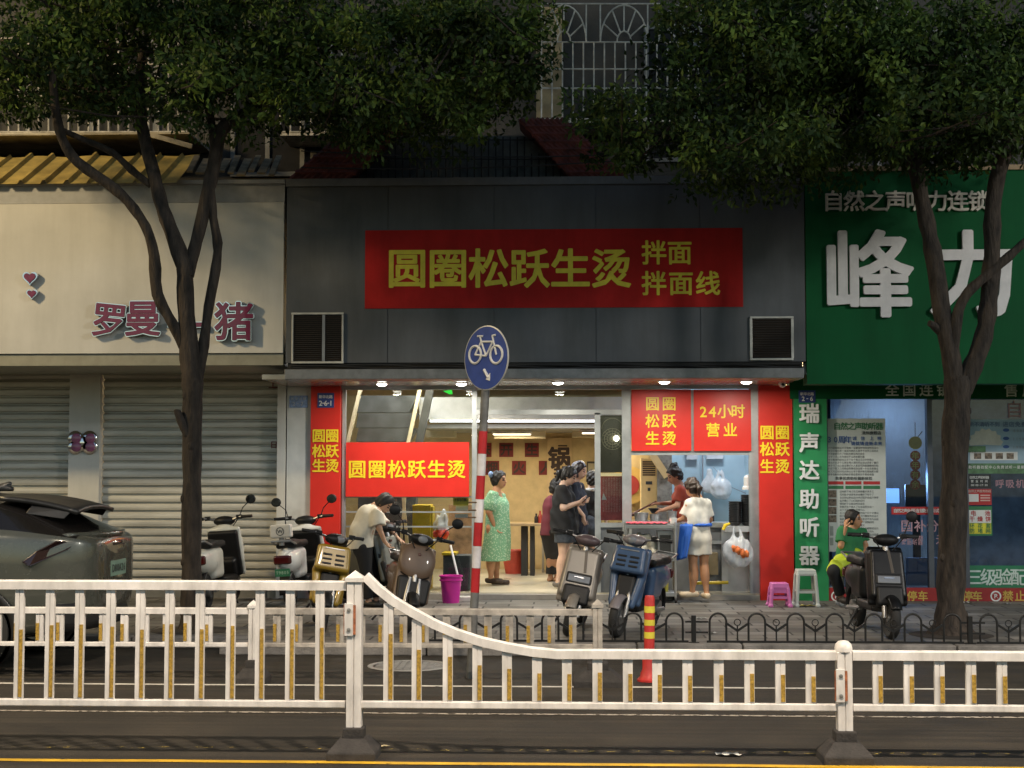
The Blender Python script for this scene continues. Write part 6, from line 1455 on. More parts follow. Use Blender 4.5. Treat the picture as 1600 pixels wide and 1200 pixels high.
shirt(t, q, black_t, P(921, 824, YE_).z - ZP, r=(0.09, 0.09, 0.095), sleeve=0.75, seed=6)
shorts(t, q, denim, frac=0.5)
h = SDF(); n_ = q['neck']
for a in np.linspace(0, 2 * PI, 14): h.cap(n_ + Vector((0.062 * math.cos(a), 0.062 * math.sin(a), 0.0)), n_ + Vector((0.062 * math.cos(a + 0.45), 0.062 * math.sin(a + 0.45), 0)), 0.016)
h.build('collar', M('white_knit', (0.65, 0.65, 0.64), 0.8), t, vox=0.008)
YM_ = 21.0
t, q = person('person in a maroon shirt mostly hidden behind the woman with the phone', 862, 908, YM_, ZP, dict(
    head=(870, 762), neck=(867, 776), chest=(865, 794), pel=(864, 832), shN=(858, 783, -0.05), shF=(876, 783, 0.05), elN=(857, 806, -0.04), wrN=(859, 826, -0.06), elF=(880, 806, 0.05), wrF=(879, 826, 0.02),
    knN=(861, 868), knF=(869, 868), anN=(860, 900), anF=(870, 900)), (0.6, 0.8, -0.1), skin=(0.5, 0.3, 0.2), hands={'toe': {'N': (0.5, 0.8, 0), 'F': (0.5, 0.8, 0)}})
shirt(t, q, cloth('maroon_jersey', (0.16, 0.03, 0.04)), P(864, 836, YM_).z - ZP, sleeve=0.8, seed=8)
shorts(t, q, cloth('dark_trouser', (0.025, 0.022, 0.02)), frac=1.9, name='trousers')
# the cook behind the hatch
YG_ = 20.1
t, q = person('cook in a rust red t-shirt stirring a black bowl behind the hatch', 1064, 918, YG_, ZP, dict(
    head=(1054, 743), neck=(1061, 759), chest=(1065, 779), pel=(1068, 826), shN=(1063, 767, -0.16), shF=(1064, 766, 0.16), elN=(1058, 790, -0.22), wrN=(1036, 797, -0.2), elF=(1052, 786, 0.16), wrF=(1030, 787, 0.0),
    knN=(1066, 866, -0.09), knF=(1066, 866, 0.09), anN=(1068, 902, -0.09), anF=(1068, 902, 0.09)), (-0.86, -0.15, -0.42), up=(-0.3, 0, 0.95), skin=(0.45, 0.24, 0.15), hair='topbun', hands={'N': ((-1, 0, -0.1), (0, 0.5, -0.8)), 'F': ((-1, -0.1, 0), (0, 0, -1)), 'toe': {'N': (-1, 0, 0), 'F': (-1, 0, 0)}})
shirt(t, q, cloth('rust_jersey', (0.32, 0.05, 0.025)), P(1068, 834, YG_).z - ZP, sleeve=0.75, seed=9)
shorts(t, q, cloth('dark_trouser', (0.025, 0.022, 0.02)), frac=1.9, name='trousers')
hN = Vector(t.location) + q['wrN'] + Vector((-0.12, 0.02, -0.045))
mb = MB(); mb.lathe([(0.03, 0), (0.075, 0.06), (0.08, 0.07), (0.07, 0.065), (0.028, 0.008)], hN, 18); tag(mb.build('held_bowl', blk), 'black bowl held in the hands of the cook', 'bowl')
wf = Vector(t.location) + q['wrF'] + Vector((-0.09, 0, 0.0)); mb = MB(); mb.tube([wf + Vector((0.05, 0, 0.03)), P(988, 803, YG_ - 0.15)], 0.013, 8); mb.ball(P(986, 804, YG_ - 0.15), (0.05, 0.04, 0.025)); tag(mb.build('ladle', M('wood_ladle', (0.12, 0.04, 0.02), 0.5)), 'long dark ladle in the hand of the cook', 'ladle')
# the woman in white at the trolley
YH_ = 18.72
t, q = person('woman in white t-shirt and shorts with a blue apron standing at the trolley', 1088, 937, YH_, ZS, dict(
    head=(1081, 762), neck=(1090, 778), chest=(1089, 798), pel=(1091, 842), shN=(1076, 789, -0.03), shF=(1105, 789, 0.03), elN=(1069, 810, 0.03), wrN=(1058, 814, 0.18), elF=(1109, 812, 0.06), wrF=(1098, 826, 0.2),
    hipN=(1082, 846), hipF=(1100, 846), knN=(1083, 886), knF=(1100, 885), anN=(1082, 923, 0.0), anF=(1104, 925, -0.05)), (-0.62, 0.76, -0.2), skin=(0.5, 0.3, 0.19), hair='tail', hairm=M('dark_brown_hair', (0.035, 0.022, 0.015), 0.4), hands={'N': ((-0.7, 0.6, 0.1), (0, 0, -1)), 'F': ((-0.5, 0.8, 0), (0, 0, -1)), 'toe': {'N': (-0.95, -0.1, 0), 'F': (-0.1, 0.9, 0)}}, shoes=M('cream_clog', (0.72, 0.58, 0.4), 0.5), s=0.95, tw=0.72)
wt = cloth('white_jersey', (0.68, 0.66, 0.6), var=0.06)
shirt(t, q, wt, P(1090, 822, YH_).z - ZS, r=(0.082, 0.085, 0.095), sleeve=0.72, wob=0.012, seed=11)
shorts(t, q, cloth('white_cotton', (0.66, 0.62, 0.54), var=0.06), frac=0.52, r=0.098, rk=0.104)
mb = MB()
def apr(u, v):
    a = P(1063 + 20 * u - 6 * v * (1 - u) - 10 * v * u, 819 + 57 * v - 4 * u * v, YH_ + 0.0 - 0.16 * u); a.y += 0.015 * math.sin(u * 9) * v; return a
mb.grid(apr, 12, 14); ap = mb.build('apron', M('blue_apron', (0.02, 0.12, 0.55), 0.6, var=0.08), t, solid=0.008)
s_ = SDF(); wz = P(1090, 820, YH_).z - ZS
for a in np.linspace(0, 2 * PI, 22): s_.cap(Vector((q['pel'].x + 0.155 * math.cos(a), 0.11 * math.sin(a), wz)), Vector((q['pel'].x + 0.155 * math.cos(a + 0.29), 0.11 * math.sin(a + 0.29), wz)), 0.012)
s_.build('apron_tie', M('blue_apron', (0.02, 0.12, 0.55)), t, vox=0.008)
s_ = SDF(); s_.ell(q['head'] + Vector((0.08, -0.06, 0.02)), (0.022, 0.02, 0.02)); s_.build('hair_clip', white_p, t, vox=0.006)
# the seated worker with the yellow green apron
YI_ = 18.3
t, q = person('worker in a green t-shirt and yellow green apron sitting with a hand at the ear', 1322, 940, YI_, ZS, dict(
    head=(1334, 812), neck=(1331, 826), chest=(1329, 845), pel=(1327, 880), shN=(1317, 831, -0.1), shF=(1345, 831, 0.1), elN=(1314, 853, -0.14), wrN=(1321, 826, -0.16), elF=(1352, 852, 0.08), wrF=(1347, 868, -0.1),
    hipN=(1323, 884, -0.07), hipF=(1334, 884, 0.09), knN=(1303, 893, -0.3), knF=(1330, 892, -0.4), anN=(1314, 931, -0.2), anF=(1330, 931, -0.35)), (0.88, -0.45, 0.05), skin=(0.5, 0.3, 0.18), hair='short', hands={'N': ((0.1, 0.1, 1), (0.9, 0.3, 0)), 'F': ((0.2, -0.6, -0.4), (0, 0, -1)), 'toe': {'N': (0.2, -0.9, 0), 'F': (0.4, -0.9, 0)}}, shoes=M('dark_slipper', (0.05, 0.04, 0.035), 0.6), s=0.95)
shirt(t, q, cloth('green_jersey', (0.03, 0.19, 0.07), var=0.1), P(1327, 872, YI_).z - ZS, r=(0.11, 0.12, 0.125), sleeve=0.7, seed=12, wob=0.01)
shorts(t, q, cloth('black_trouser', (0.012, 0.012, 0.013)), frac=1.92, r=0.095, name='trousers')
h = SDF(); ag = M('lime_apron', (0.5, 0.62, 0.03), 0.6, var=0.1)
for k_, sd in (('hipN', 'N'), ('hipF', 'F')): h.cap(q[k_] + Vector((0, -0.03, 0.04)), q[k_].lerp(q['kn' + sd], 0.86) + Vector((0, 0, 0.015)), 0.12, 0.125, flat=True)
h.cap(q['hipN'].lerp(q['knN'], 0.8) + Vector((0, 0, 0)), q['hipF'].lerp(q['knF'], 0.6), 0.11)
h.cap(q['pel'] + Vector((-0.05, -0.06, 0.1)), q['pel'] + Vector((0.06, -0.06, 0.1)), 0.1); h.cut(q['pel'] + Vector((0, 0.03, 0)), (0, 1, 0.1)); h.cut(q['knN'] + Vector((0, 0, -0.06)), (0, 0, -1))
h.build('apron', ag, t, vox=0.01, k=0.04, wob=0.014, wfreq=25, seed=13)
stool('plastic_stool', 'grey plastic stool under the worker in the lime apron', 1328, 938, YI_ + 0.06, 0.44, 0.27, M('mid_grey_plastic', (0.25, 0.26, 0.26), 0.5), False)
# ------------------------------------------------------------------ electric scooters (built facing the road, front wheel on the origin)
def paint(name, c, r=0.3): return M(name, c, r, var=0.05, coat=0.4)
plast = M('scooter_black_plastic', (0.009, 0.009, 0.01), 0.5, spec=0.35, var=0.2); tyre_m = M('tyre_rubber', (0.016, 0.016, 0.016), 0.75, bump=0.2); alloy = M('scooter_alloy', (0.32, 0.32, 0.32), 0.35, 0.8); lensm = M('headlamp_lens', (0.2, 0.21, 0.23), 0.08, coat=1.0); mirrorm = M('mirror_glass', (0.7, 0.72, 0.75), 0.05, 1.0, var=0.02); redl = M('tail_lens', (0.07, 0.006, 0.006), 0.2, coat=0.6)
X90 = Matrix.Rotation(R(90), 3, 'Y')
def wheel(t, y, rimm, r=0.205, w=0.052, spokes=5):
    c = Vector((0, y, r))
    mb = MB(); n = 32; mb.lathe([(r - 0.075, -w * 0.5), (r - 0.03, -w * 0.85), (r - 0.008, -w * 0.55), (r, 0), (r - 0.008, w * 0.55), (r - 0.03, w * 0.85), (r - 0.075, w * 0.5), (r - 0.075, -w * 0.5)], c, n, mat=X90)
    wh = mb.build('wheel', tyre_m, t, local=True)
    mb = MB(); mb.lathe([(r - 0.073, -w * 0.5), (r - 0.095, -w * 0.4), (r - 0.095, w * 0.4), (r - 0.073, w * 0.5)], c, n, mat=X90)
    for k in range(spokes):
        a = 2 * PI * k / spokes + 0.3
        for da in (-0.13, 0.13): mb.bar(c + Vector((0, 0.03 * math.cos(a), 0.03 * math.sin(a))), c + Vector((0, (r - 0.085) * math.cos(a + da), (r - 0.085) * math.sin(a + da))), 0.016, 0.022, up=(1, 0, 0))
    mb.lathe([(0.0, -0.045), (0.035, -0.04), (0.04, 0), (0.035, 0.04), (0, 0.045)], c, 16, mat=X90); mb.lathe([(0.05, 0.03), (0.085, 0.03), (0.085, 0.034), (0.05, 0.034)], c, 20, mat=X90)
    mb.build('rim', rimm, wh, local=True)
    return wh
def scooter(label, loc, yaw, lean, style, col, col2=None, rim=None, steer=0, mirrors=(1, 1), mx=0.34, group='electric scooters parked on the pavement', seatm=None):
    t = thing('electric_scooter', label, 'scooter', loc, R(yaw), group, ry=R(lean)); col2 = col2 or plast; rim = rim or alloy
    wheel(t, 0, rim); wheel(t, 1.18, rim)
    TL = -R(18)
    mb = MB()
    for sx in (-1, 1): mb.tube([(sx * 0.065, 0, 0.205), (sx * 0.062, 0.05, 0.36), (sx * 0.05, 0.13, 0.56)], [0.022, 0.026, 0.022], 10)
    mb.tube([(0, 0.12, 0.52), (0, 0.25, 0.92)], 0.03, 10); mb.build('fork', alloy, t, local=True)
    mb = MB(); ra = 0.226
    mb.grid(lambda u, v: Vector(((u - 0.5) * 0.11, -ra * math.cos(a_ := R(28) + R(95) * v) * (1 - 0.12 * (2 * u - 1) ** 2), 0.205 + ra * math.sin(a_) * (1 - 0.12 * (2 * u - 1) ** 2))), 8, 18)
    mb.build('front_fender', col if style in ('rect', 'retro') else col2, t, local=True, solid=0.006)
    # leg shield: outer skin, inner liner
    W = {'vent': 0.17, 'rect': 0.2, 'cute': 0.19, 'retro': 0.2, 'plain': 0.19}[style]
    s = SDF(); s.box((0, 0.215, 0.60), (W, 0.035, 0.30), 0.03, (TL, 0, 0), taper=-0.0 if style != 'rect' else 0.1)
    if style == 'cute': s.ell((0, 0.2, 0.74), (W * 1.0, 0.06, 0.2), (TL, 0, 0), k=0.05)
    if style == 'retro': s.ell((0, 0.2, 0.66), (W * 0.95, 0.1, 0.28), (TL, 0, 0), k=0.06)
    if style in ('rect',): s.box((0, 0.17, 0.62), (W * 0.92, 0.05, 0.25), 0.04, (TL, 0, 0), k=0.04, taper=0.08)
    if style == 'plain': s.box((0, 0.17, 0.62), (W * 0.8, 0.05, 0.25), 0.045, (TL, 0, 0), k=0.04, taper=0.1)
    if style == 'vent': s.box((0, 0.14, 0.76), (W * 1.08, 0.07, 0.135), 0.035, (TL, 0, 0), k=0.02, taper=0.12); s.cap((-W * 0.85, 0.16, 0.62), (-W * 0.6, 0.05, 0.33), 0.045, 0.035, k=0.03); s.cap((W * 0.85, 0.16, 0.62), (W * 0.6, 0.05, 0.33), 0.045, 0.035, k=0.03)
    sh = s.build('front_shield', col, t, vox=0.0095, k=0.03)
    s = SDF(); s.box((0, 0.27, 0.58), (W * 0.9, 0.04, 0.28), 0.03, (TL, 0, 0)); s.box((0, 0.2, 0.4), (W * 0.62, 0.11, 0.14), 0.04, (TL, 0, 0)); liner = s.build('inner_liner', plast, t, vox=0.011)
    fy = lambda z, off=0.0: 0.215 - 0.04 + (z - 0.6) * math.tan(R(18)) + off
    if style == 'vent':
        mb = MB()
        for ix in (-1, 1):
            for iz in range(3): mb.cbox((ix * 0.065, 0.068 + (0.715 + iz * 0.045 - 0.76) * 0.325, 0.715 + iz * 0.045), (0.095, 0.022, 0.02), rot=(TL, 0, 0))
        mb.build('vent_slots', plast, sh, local=True, bevel=0.004)
        mb = MB(); mb.cbox((0, 0.106, 0.868), (0.2, 0.02, 0.016), rot=(TL, 0, 0)); mb.build('emblem_strip', alloy, sh, local=True, bevel=0.004)
        s = SDF(); s.box((0, 0.13, 0.5), (0.1, 0.05, 0.13), 0.04, (TL, 0, 0)); s.build('lower_black_block', plast, t, vox=0.01)  # black block paints the shade of the opening in the lower nose
    if style == 'rect':
        mb = MB(); mb.cbox((0, fy(0.575, -0.052), 0.575), (0.27, 0.04, 0.115), rot=(TL, 0, 0)); hl = mb.build('headlamp', plast, t, local=True, bevel=0.02, seg=3)
        mb = MB(); mb.cbox((0, fy(0.575, -0.07), 0.575), (0.225, 0.016, 0.075), rot=(TL, 0, 0)); mb.build('lens', lensm, hl, local=True, bevel=0.012, seg=3)
        mb = MB(); mb.cbox((0.0, fy(0.575, -0.079), 0.592), (0.1, 0.004, 0.012), rot=(TL, 0, 0)); mb.build('lamp_strip', M('lamp_silver', (0.7, 0.7, 0.72), 0.15, 0.9), hl, local=True)
        mb = MB(); mb.cbox((0.03, fy(0.76, -0.064), 0.75), (0.03, 0.012, 0.24), rot=(TL, R(-8), 0)); mb.build('centre_strip', M('strip_dark', (0.07, 0.055, 0.04), 0.35), t, local=True, bevel=0.004)
        s = SDF(); s.box((0, 0.075, 0.41), (0.135, 0.05, 0.1), 0.03, (TL, 0, 0)); s.build('lower_black_block', plast, t, vox=0.01)  # solid black block; its colour gives the shade of the cavity below the headlamp
    if style in ('cute', 'plain'):
        mb = MB(); mb.grid(lambda u, v: Vector(((u - 0.5) * 0.34, 0.135 + 0.25 * (u - 0.5) ** 2, 0.60 - 0.05 * math.cos((u - 0.5) * PI) + v * 0.055)), 14, 2); mb.build('smile_grille', plast, t, local=True, solid=0.03)
        s = SDF(); s.box((0, 0.12, 0.43), (0.16, 0.05, 0.14), 0.035, (TL, 0, 0), taper=-0.1); s.build('lower_black_block', plast, t, vox=0.01)
        mb = MB(); mb.ball((0, 0.165, 0.8), (0.022, 0.012, 0.022)); mb.build('badge', M('badge_brown', (0.08, 0.03, 0.02), 0.4), t, local=True)
    # steering head, handlebar, grips, mirrors
    hr = Matrix.Translation((0, 0.25, 0.92)) @ Matrix.Rotation(R(steer), 4, 'Z') @ Matrix.Translation((0, -0.25, -0.92))
    hv = lambda *a: hr @ Vector(a)
    s = SDF(); s.box(hv(0, 0.24, 0.965), (0.12, 0.075, 0.05), 0.035, Matrix.Rotation(R(steer), 3, 'Z') @ Matrix.Rotation(-R(25), 3, 'X')) if False else s.ell(hv(0, 0.235, 0.96), (0.13, 0.085, 0.06), Matrix.Rotation(R(steer), 3, 'Z')); hd = s.build('instrument_pod', col2, t, vox=0.009)
    if style in ('retro', 'vent', 'cute', 'plain'):
        mb = MB(); mb.ball(hv(0, 0.165, 0.965), (0.055, 0.025, 0.04)); mb.build('headlamp', lensm, hd, local=True)
    mb = MB(); mb.tube([hv(-0.34, 0.33, 1.0), hv(-0.2, 0.29, 1.0), hv(-0.08, 0.25, 0.965), hv(0.08, 0.25, 0.965), hv(0.2, 0.29, 1.0), hv(0.34, 0.33, 1.0)], 0.013, 8); hb = mb.build('handlebar', alloy, t, local=True)
    for sx in (-1, 1):
        mb = MB(); mb.tube([hv(sx * 0.23, 0.3, 1.0), hv(sx * 0.36, 0.337, 1.0)], [0.021, 0.019], 10); mb.build('grip', plast, hb, local=True)
        mb = MB(); mb.cbox(hv(sx * 0.19, 0.275, 1.0), (0.06, 0.05, 0.05)); mb.tube([hv(sx * 0.2, 0.25, 1.0), hv(sx * 0.33, 0.27, 0.985)], 0.007, 6); mb.build('brake_lever', plast, hb, local=True)
        if mirrors[(sx + 1) // 2]:
            hx = mirrors[(sx + 1) // 2]
            mb = MB(); mb.tube([hv(sx * 0.2, 0.28, 1.01), hv(sx * (0.18 + mx * 0.15), 0.25, 1.1), hv(sx * (mx - 0.02), 0.26, 1.18)], 0.006, 6); mr = mb.build('mirror', plast, t, local=True)
            mb = MB(); mb.ball(hv(sx * mx, 0.262, 1.2), (0.062, 0.018, 0.055)); mb.build('mirror_shell', plast, mr, local=True)
            mb = MB(); mb.lathe([(0.0, 0.0), (0.048, 0.0), (0.048, 0.004)], hv(sx * mx, 0.281, 1.2), 18, mat=Matrix.Rotation(R(-90), 3, 'X')); mb.build('mirror_glass', mirrorm, mr, local=True)
    mb = MB()
    for sx in (-1, 1): mb.tube([hv(sx * 0.2, 0.26, 0.99), hv(sx * 0.15, 0.16, 0.98), hv(sx * 0.06, 0.18, 0.86)], 0.006, 5)
    mb.build('brake_cable', plast, t, local=True)
    # floor, body, seat, tail
    s = SDF(); s.box((0, 0.5, 0.29), (0.13, 0.27, 0.045), 0.03); s.build('floorboard', plast, t, vox=0.011)
    s = SDF(); s.ell((0, 1.1, 0.54), (0.135, 0.36, 0.16)); s.box((0, 0.9, 0.5), (0.11, 0.2, 0.18), 0.07); s.cut((0, 0, 0.69), (0, 0, 1)); s.cut((0, 0, 0.33), (0, 0, -1)); rb = s.build('rear_body', col, t, vox=0.011)
    s = SDF(); s.box((0, 0.96, 0.715), (0.12, 0.31, 0.04), 0.035); s.ell((0, 1.08, 0.74), (0.12, 0.2, 0.04)); s.build('seat', seatm or plast, t, vox=0.011)
    mb = MB(); mb.tube([(-0.11, 1.22, 0.72), (-0.11, 1.46, 0.77), (0.11, 1.46, 0.77), (0.11, 1.22, 0.72)], 0.012, 8); mb.build('grab_rail', alloy, t, local=True)
    s = SDF(); s.box((0, 1.44, 0.56), (0.1, 0.03, 0.05), 0.02); s.build('tail_lamp', redl, t, vox=0.009)
    mb = MB(); mb.grid(lambda u, v: Vector(((u - 0.5) * 0.13, 1.18 + 0.235 * math.cos(a_ := R(100) - R(110) * v), 0.205 + 0.235 * math.sin(a_))), 4, 12); mb.build('rear_fender', plast, t, local=True, solid=0.006)
    mb = MB(); mb.tube([(0.1, 0.72, 0.22), (0.11, 1.18, 0.205)], 0.024, 8); mb.tube([(-0.1, 0.72, 0.24), (-0.11, 1.18, 0.205)], 0.024, 8); mb.lathe([(0.0, -0.075), (0.08, -0.07), (0.09, 0), (0.08, 0.07), (0, 0.075)], (0, 1.18, 0.205), 18, mat=X90); mb.build('swing_arm', alloy, t, local=True)
    mb = MB(); mb.tube([(-0.1, 0.78, 0.26), (-0.24, 0.72, 0.02)], 0.012, 6); mb.build('side_stand', plast, t, local=True)
    return t
blue_s = paint('scooter_blue', (0.045, 0.085, 0.17)); yel_s = paint('scooter_mustard', (0.3, 0.19, 0.02)); bro_s = paint('scooter_brown', (0.125, 0.08, 0.052), 0.45); tau_s = paint('scooter_taupe', (0.23, 0.205, 0.175)); cre_s = paint('scooter_cream', (0.62, 0.62, 0.56)); whi_s = paint('scooter_white', (0.66, 0.66, 0.64)); bla_s = M('scooter_black', (0.006, 0.006, 0.007), 0.35, var=0.1, spec=0.3); lil = paint('scooter_lilac_grey', (0.2, 0.18, 0.19))
at_ = lambda px, py: G(px, py, ZS)
scooter('blue scooter with a slotted nose, leaning beside the grimy post', at_(962, 996), -20, 8, 'vent', blue_s, lil, steer=-6, mirrors=(0, 0))
scooter('taupe scooter with a rectangular headlamp leaning beside the blue scooter', at_(886, 994), -7, 11, 'rect', tau_s, M('scooter_purple_grey', (0.1, 0.07, 0.075), 0.4), steer=10, mirrors=(0, 0))
scooter('brown scooter with a smiling black grille leaning in front of the shop window', at_(632, 990), 16, 13, 'cute', bro_s, plast, steer=0, mirrors=(1, 1))
scooter('mustard yellow scooter with a slotted nose behind the tall railing post', at_(500, 992), 12, 10, 'vent', yel_s, plast, rim=paint('yellow_rim', (0.35, 0.25, 0.05)), steer=25, mirrors=(0, 0))
scooter('dark scooter with a silver flank beside the bent person', at_(628, 948), 42, -4, 'plain', M('scooter_olive_silver', (0.14, 0.14, 0.12), 0.3, 0.3), plast, mirrors=(0, 0))
scooter('black scooter with a chrome framed headlamp parked by the right tree', at_(1392, 999), 5, 2, 'rect', bla_s, plast, mirrors=(0, 1), mx=0.27)
tb_ = scooter('cream rounded scooter with a black leg shield behind the left tree', at_(366, 938), 178, 4, 'retro', cre_s, plast, mirrors=(1, 0))
t2 = scooter('white and black scooter with a green plate and a top box by the white post', at_(492, 936), 177, 4, 'retro', whi_s, plast, mirrors=(1, 1))
tb_.scale = t2.scale = (1.06, 1.06, 1.06)
# details of the white scooter: plate, top box
mb = MB(); mb.cbox((0, 1.475, 0.42), (0.17, 0.01, 0.085)); pl = mb.build('number_plate', M('plate_green', (0.03, 0.16, 0.08), 0.4), t2, local=True)
mb = MB(); flip = Matrix.Rotation(PI, 3, 'Z')
for i, ch in enumerate('T9805'): put_char(mb, ch, Vector((0.06 - i * 0.03, 1.4815, 0.42)), 0.05, 0.0, mat=flip)
mb.build('plate_number', M('plate_pale', (0.4, 0.6, 0.45)), pl, local=True)
mb = MB(); mb.cbox((0, 1.42, 0.88), (0.24, 0.12, 0.15)); bx = mb.build('backrest_box', M('box_white', (0.6, 0.58, 0.54), 0.5), t2, local=True, bevel=0.02)
mb = MB(); mb.tube([(0, 1.43, 0.72), (0, 1.43, 0.81)], 0.03, 8)
mb.build('box_mount', alloy, bx, local=True)
mb = MB(); put_char(mb, 'W', Vector((0, 1.4815, 0.88)), 0.06, 0.012, mat=flip)
mb.tube([(0.043 * math.cos(a), 1.482, 0.88 + 0.043 * math.sin(a)) for a in np.linspace(0, 2 * PI, 20, endpoint=False)], 0.004, 5, closed=True); mb.build('round_emblem', ink, bx, local=True)
# ------------------------------------------------------------------ the grey car at the left, its tail in the picture
CY0, CY1 = 12.65, 14.45; CYM = (CY0 + CY1) / 2; HW = (CY1 - CY0) / 2
xt = P(105, 880, CY0).x                         # tail corner of the near flank
car = thing('parked_car', 'dark olive grey crossover car with a roof spoiler at the left edge', 'car', (xt - 2.2, CYM, 0))
cp = M('car_paint', (0.085, 0.09, 0.075), 0.25, 0.3, var=0.03, coat=1.0); cg = M('car_glass', (0.012, 0.011, 0.011), 0.06, var=0.05, coat=0.5); ctrim = M('car_black_trim', (0.02, 0.02, 0.02), 0.35, var=0.1)
# sections along the length: distance from tail, sill z, belt z, belt half width, roof z, roof half width
def zc_(y): return P(60, y, CY0).z
secs = [  # (back from tail, bottom z, belt z, half width at belt, top z, half width at top)
    (-0.17, 0.66, 1.09, 0.40, 1.11, 0.36), (-0.15, 0.48, 1.12, 0.58, 1.155, 0.5), (-0.02, 0.36, 1.165, 0.74, 1.20, 0.6), (0.2, 0.30, 1.19, 0.84, 1.28, 0.6), (0.42, 0.28, 1.21, 0.88, 1.385, 0.575), (0.72, 0.27, 1.225, 0.895, 1.49, 0.565),
    (1.15, 0.26, 1.22, 0.90, 1.56, 0.57), (1.7, 0.25, 1.18, 0.90, 1.60, 0.575), (2.3, 0.25, 1.07, 0.90, 1.61, 0.58), (2.85, 0.25, 1.05, 0.90, 1.55, 0.575), (3.2, 0.26, 1.04, 0.89, 1.36, 0.58), (3.55, 0.27, 1.02, 0.88, 1.10, 0.62), (4.0, 0.28, 0.96, 0.86, 1.0, 0.62), (4.35, 0.32, 0.86, 0.8, 0.9, 0.6), (4.5, 0.4, 0.7, 0.66, 0.74, 0.5)]
def ring_(sc):
    d, zb, zbelt, wb, zt_, wt_ = sc; x = xt - d
    half = [(0.0, zb), (wb * 0.86, zb), (wb * 0.97, zb + 0.08), (wb * 0.985, zb + (zbelt - zb) * 0.45), (wb, zb + (zbelt - zb) * 0.72), (wb * 0.975, zbelt - 0.03), (wb * 0.955, zbelt), (wb * 0.955 + (wt_ - wb * 0.955) * 0.86, zbelt + (zt_ - zbelt) * 0.86), (wt_ * 0.93, zt_ - 0.008), (wt_ * 0.5, zt_ + 0.012), (0, zt_ + 0.018)]
    return [Vector((x, CYM - w_, z)) for w_, z in half] + [Vector((x, CYM + w_, z)) for w_, z in half[-2:0:-1]]
rings = [ring_(s) for s in secs]; nr = len(rings[0]); mb = MB(); vs = [v for r_ in rings for v in r_]; 
for i in range(len(rings) - 1):
    for k in range(nr):
        gl_ = k in (6, nr - 7) and 3 <= i <= 10
        top = k in (7, 8, 9, nr - 8, nr - 9, nr - 10)
        rear_glass = (top or k in (6, nr - 7)) and 2 <= i <= 4
        wind = top and 9 <= i <= 10
        mb.f.append([i * nr + k, i * nr + (k + 1) % nr, (i + 1) * nr + (k + 1) % nr, (i + 1) * nr + k]); mb.mi.append(1 if (gl_ or rear_glass or wind) else (2 if (top and 5 <= i <= 8) else 0)); mb.sm.append(True)
mb.v = [tuple(v) for v in vs]; mb.f += [list(range(nr)), list(range((len(rings) - 1) * nr, len(rings) * nr))]; mb.mi += [0, 0]; mb.sm += [True, True]
body = mb.build('body', [cp, cg, ctrim], car, subd=2)
# spoiler, shark fin, tail lip, lamp, plate, bumper trim
mb = MB()
mb.grid(lambda u, v: Vector((xt - 0.75 + 0.70 * u, CYM + (v - 0.5) * 1.16 * (1 - 0.1 * u), 1.545 - 0.10 * u ** 2 - 0.03 * (2 * v - 1) ** 2 * (0.4 + u) - 0.02)), 8, 14); mb.build('spoiler', ctrim, car, solid=0.04)
mb = MB()
for sg in (-1, 1): mb.prism([(xt - 0.45, CYM + sg * 0.5, 1.47), (xt - 0.08, CYM + sg * 0.49, 1.425), (xt - 0.16, CYM + sg * 0.53, 1.33), (xt - 0.5, CYM + sg * 0.56, 1.38)], (0, sg * 0.02, 0))
mb.build('spoiler_fins', ctrim, car, bevel=0.008)
s = SDF(); o_ = root_loc(car)[0]; s.cap(Vector((xt - 1.05, CYM, 1.585)) - o_, Vector((xt - 0.87, CYM, 1.64)) - o_, 0.03, 0.022); s.box(Vector((xt - 0.95, CYM, 1.59)) - o_, (0.12, 0.03, 0.02), 0.015); s.build('shark_fin', ctrim, car, vox=0.009)
mb = MB(); mb.grid(lambda u, v: Vector((xt + 0.18 - 0.24 * (2 * u - 1) ** 2 - 0.14 * (1 - v), CYM + (u - 0.5) * 1.42, 1.165 + 0.03 * v)), 18, 3); mb.build('tail_lip', cp, car, solid=0.04)
mb = MB(); mb.grid(lambda u, v: Vector((xt + 0.17 - 0.24 * (2 * u - 1) ** 2, CYM + (u - 0.5) * 1.4, 1.08 + 0.04 * v)), 18, 2); mb.build('light_bar', M('light_bar_dark', (0.03, 0.012, 0.012), 0.12, coat=1.0), car, solid=0.02)
for sg in (-1, 1):
    yb_ = CYM + sg * (HW - 0.005)
    mb = MB(); pts = [(xt - 0.40, yb_ - sg * 0.012, 0.97), (xt - 0.33, yb_ - sg * 0.0, 0.93), (xt - 0.04, yb_ - sg * 0.13, 1.07), (xt + 0.02, yb_ - sg * 0.25, 1.14), (xt - 0.12, yb_ - sg * 0.085, 1.15), (xt - 0.28, yb_ - sg * 0.025, 1.06)]
    mb.prism([Vector(p) + Vector((0.0, sg * 0.012, 0)) for p in pts], (-0.03, -sg * 0.05, 0)); mb.build('tail_light', M('tail_lamp_smoked', (0.022, 0.008, 0.007), 0.12, coat=1.0), car, bevel=0.012)
mb = MB(); mb.box(xt + 0.16, xt + 0.172, CYM - 0.22, CYM + 0.22, 0.80, 0.94); npl = mb.build('number_plate', M('car_plate_green', (0.2, 0.32, 0.25), 0.4), car)
mb = MB(); zr = Matrix.Rotation(R(90), 3, 'Z')
for i, ch in enumerate('D80A26'): put_char(mb, ch, Vector((xt + 0.175, CYM - 0.16 + i * 0.064, 0.87)), 0.1, 0.01, mat=zr)
mb.build('plate_number', ink, npl)
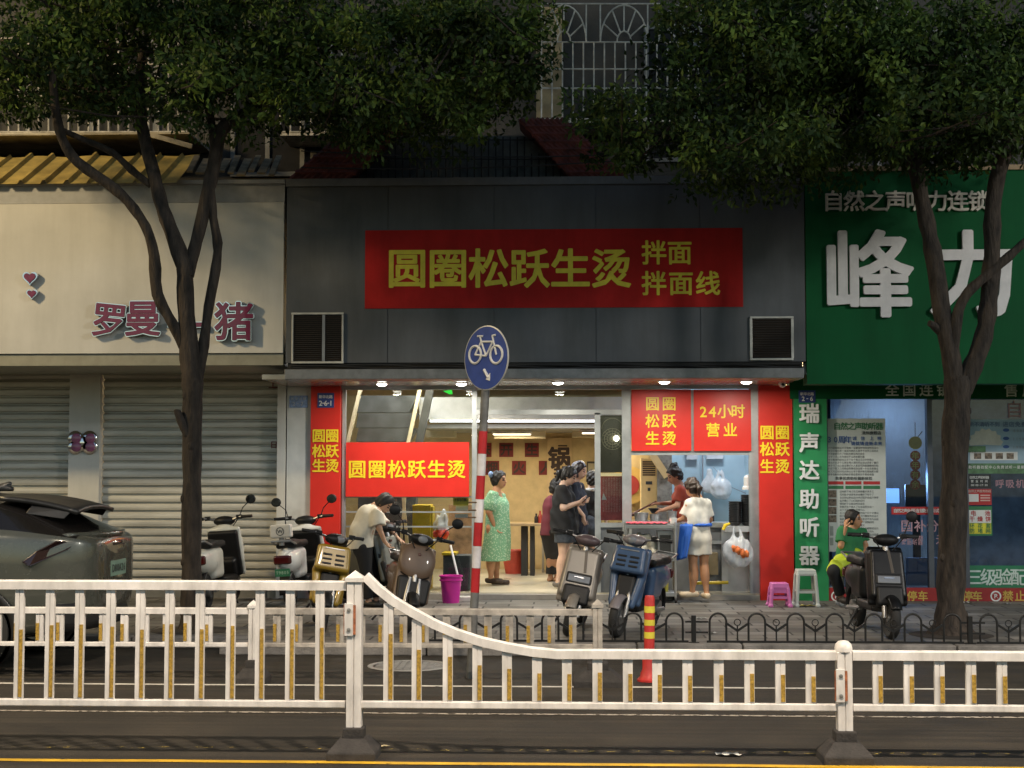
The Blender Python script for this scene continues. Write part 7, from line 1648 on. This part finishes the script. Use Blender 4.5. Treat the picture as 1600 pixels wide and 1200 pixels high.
mb = MB(); mb.grid(lambda u, v: Vector((xt + 0.12 - 0.32 * (2 * u - 1) ** 4, CYM + (u - 0.5) * 1.74, 0.36 + 0.24 * v)), 20, 3); mb.build('rear_bumper', ctrim, car, solid=0.05)
for d in (0.84, 3.58):
    for sg in (-1, 1):
        c = Vector((xt - d, CYM + sg * (HW - 0.115), 0.345))
        mb = MB(); mb.lathe([(0.24, -0.11), (0.325, -0.11), (0.345, -0.07), (0.345, 0.07), (0.325, 0.11), (0.24, 0.11), (0.24, -0.11)], c, 36, mat=Matrix.Rotation(R(90), 3, 'X')); wh = mb.build('wheel', tyre_m, car)
        mb = MB(); mb.lathe([(0.238, -0.1), (0.225, -0.06), (0.225, 0.1), (0.238, 0.1)], c, 36, mat=Matrix.Rotation(R(90), 3, 'X'))
        for k in range(5):
            a = 2 * PI * k / 5
            mb.bar(c + Vector((0, sg * 0.1, 0)), c + Vector((0.225 * math.cos(a), sg * 0.085, 0.225 * math.sin(a))), 0.07, 0.025, up=(0, 1, 0))
        mb.lathe([(0.0, -0.11), (0.05, -0.11), (0.06, 0.1), (0, 0.11)], c, 18, mat=Matrix.Rotation(R(90), 3, 'X')); mb.build('rim', M('car_alloy', (0.45, 0.45, 0.45), 0.3, 0.9), wh)
        mb = MB(); ya = CYM + sg * (HW - 0.002)
        mb.grid(lambda u, v: Vector((c.x + (0.36 + 0.07 * v) * math.cos(a_ := R(-10) + R(200) * u), ya + sg * 0.006 - sg * 0.02 * (1 - v), c.z + (0.36 + 0.07 * v) * math.sin(a_))), 24, 2); mb.build('wheel_arch', ctrim, car, solid=0.02)
        mb = MB(); mb.lathe([(0.36, -0.01), (0.0, -0.01)], Vector((c.x, ya - sg * 0.004, c.z)), 32, mat=Matrix.Rotation(R(90), 3, 'X')); mb.build('arch_well', M('arch_black', (0.006, 0.006, 0.006), 0.9), car)
mb = MB(); mb.box(xt - 1.32, xt - 1.22, CY0 + 0.105, CY0 + 0.11, 1.27, 1.45); tg = mb.build('window_label', M('label_paper', (0.7, 0.68, 0.62), 0.6), car)
mb = MB(); mb.grid(lambda u, v: Vector((xt - 0.78 + 0.28 * (u - 0.5), CY0 - 0.003 + 0.004 * u, 0.86 + 0.16 * v)), 2, 2); mb.build('fuel_flap', cp, car, solid=0.006)
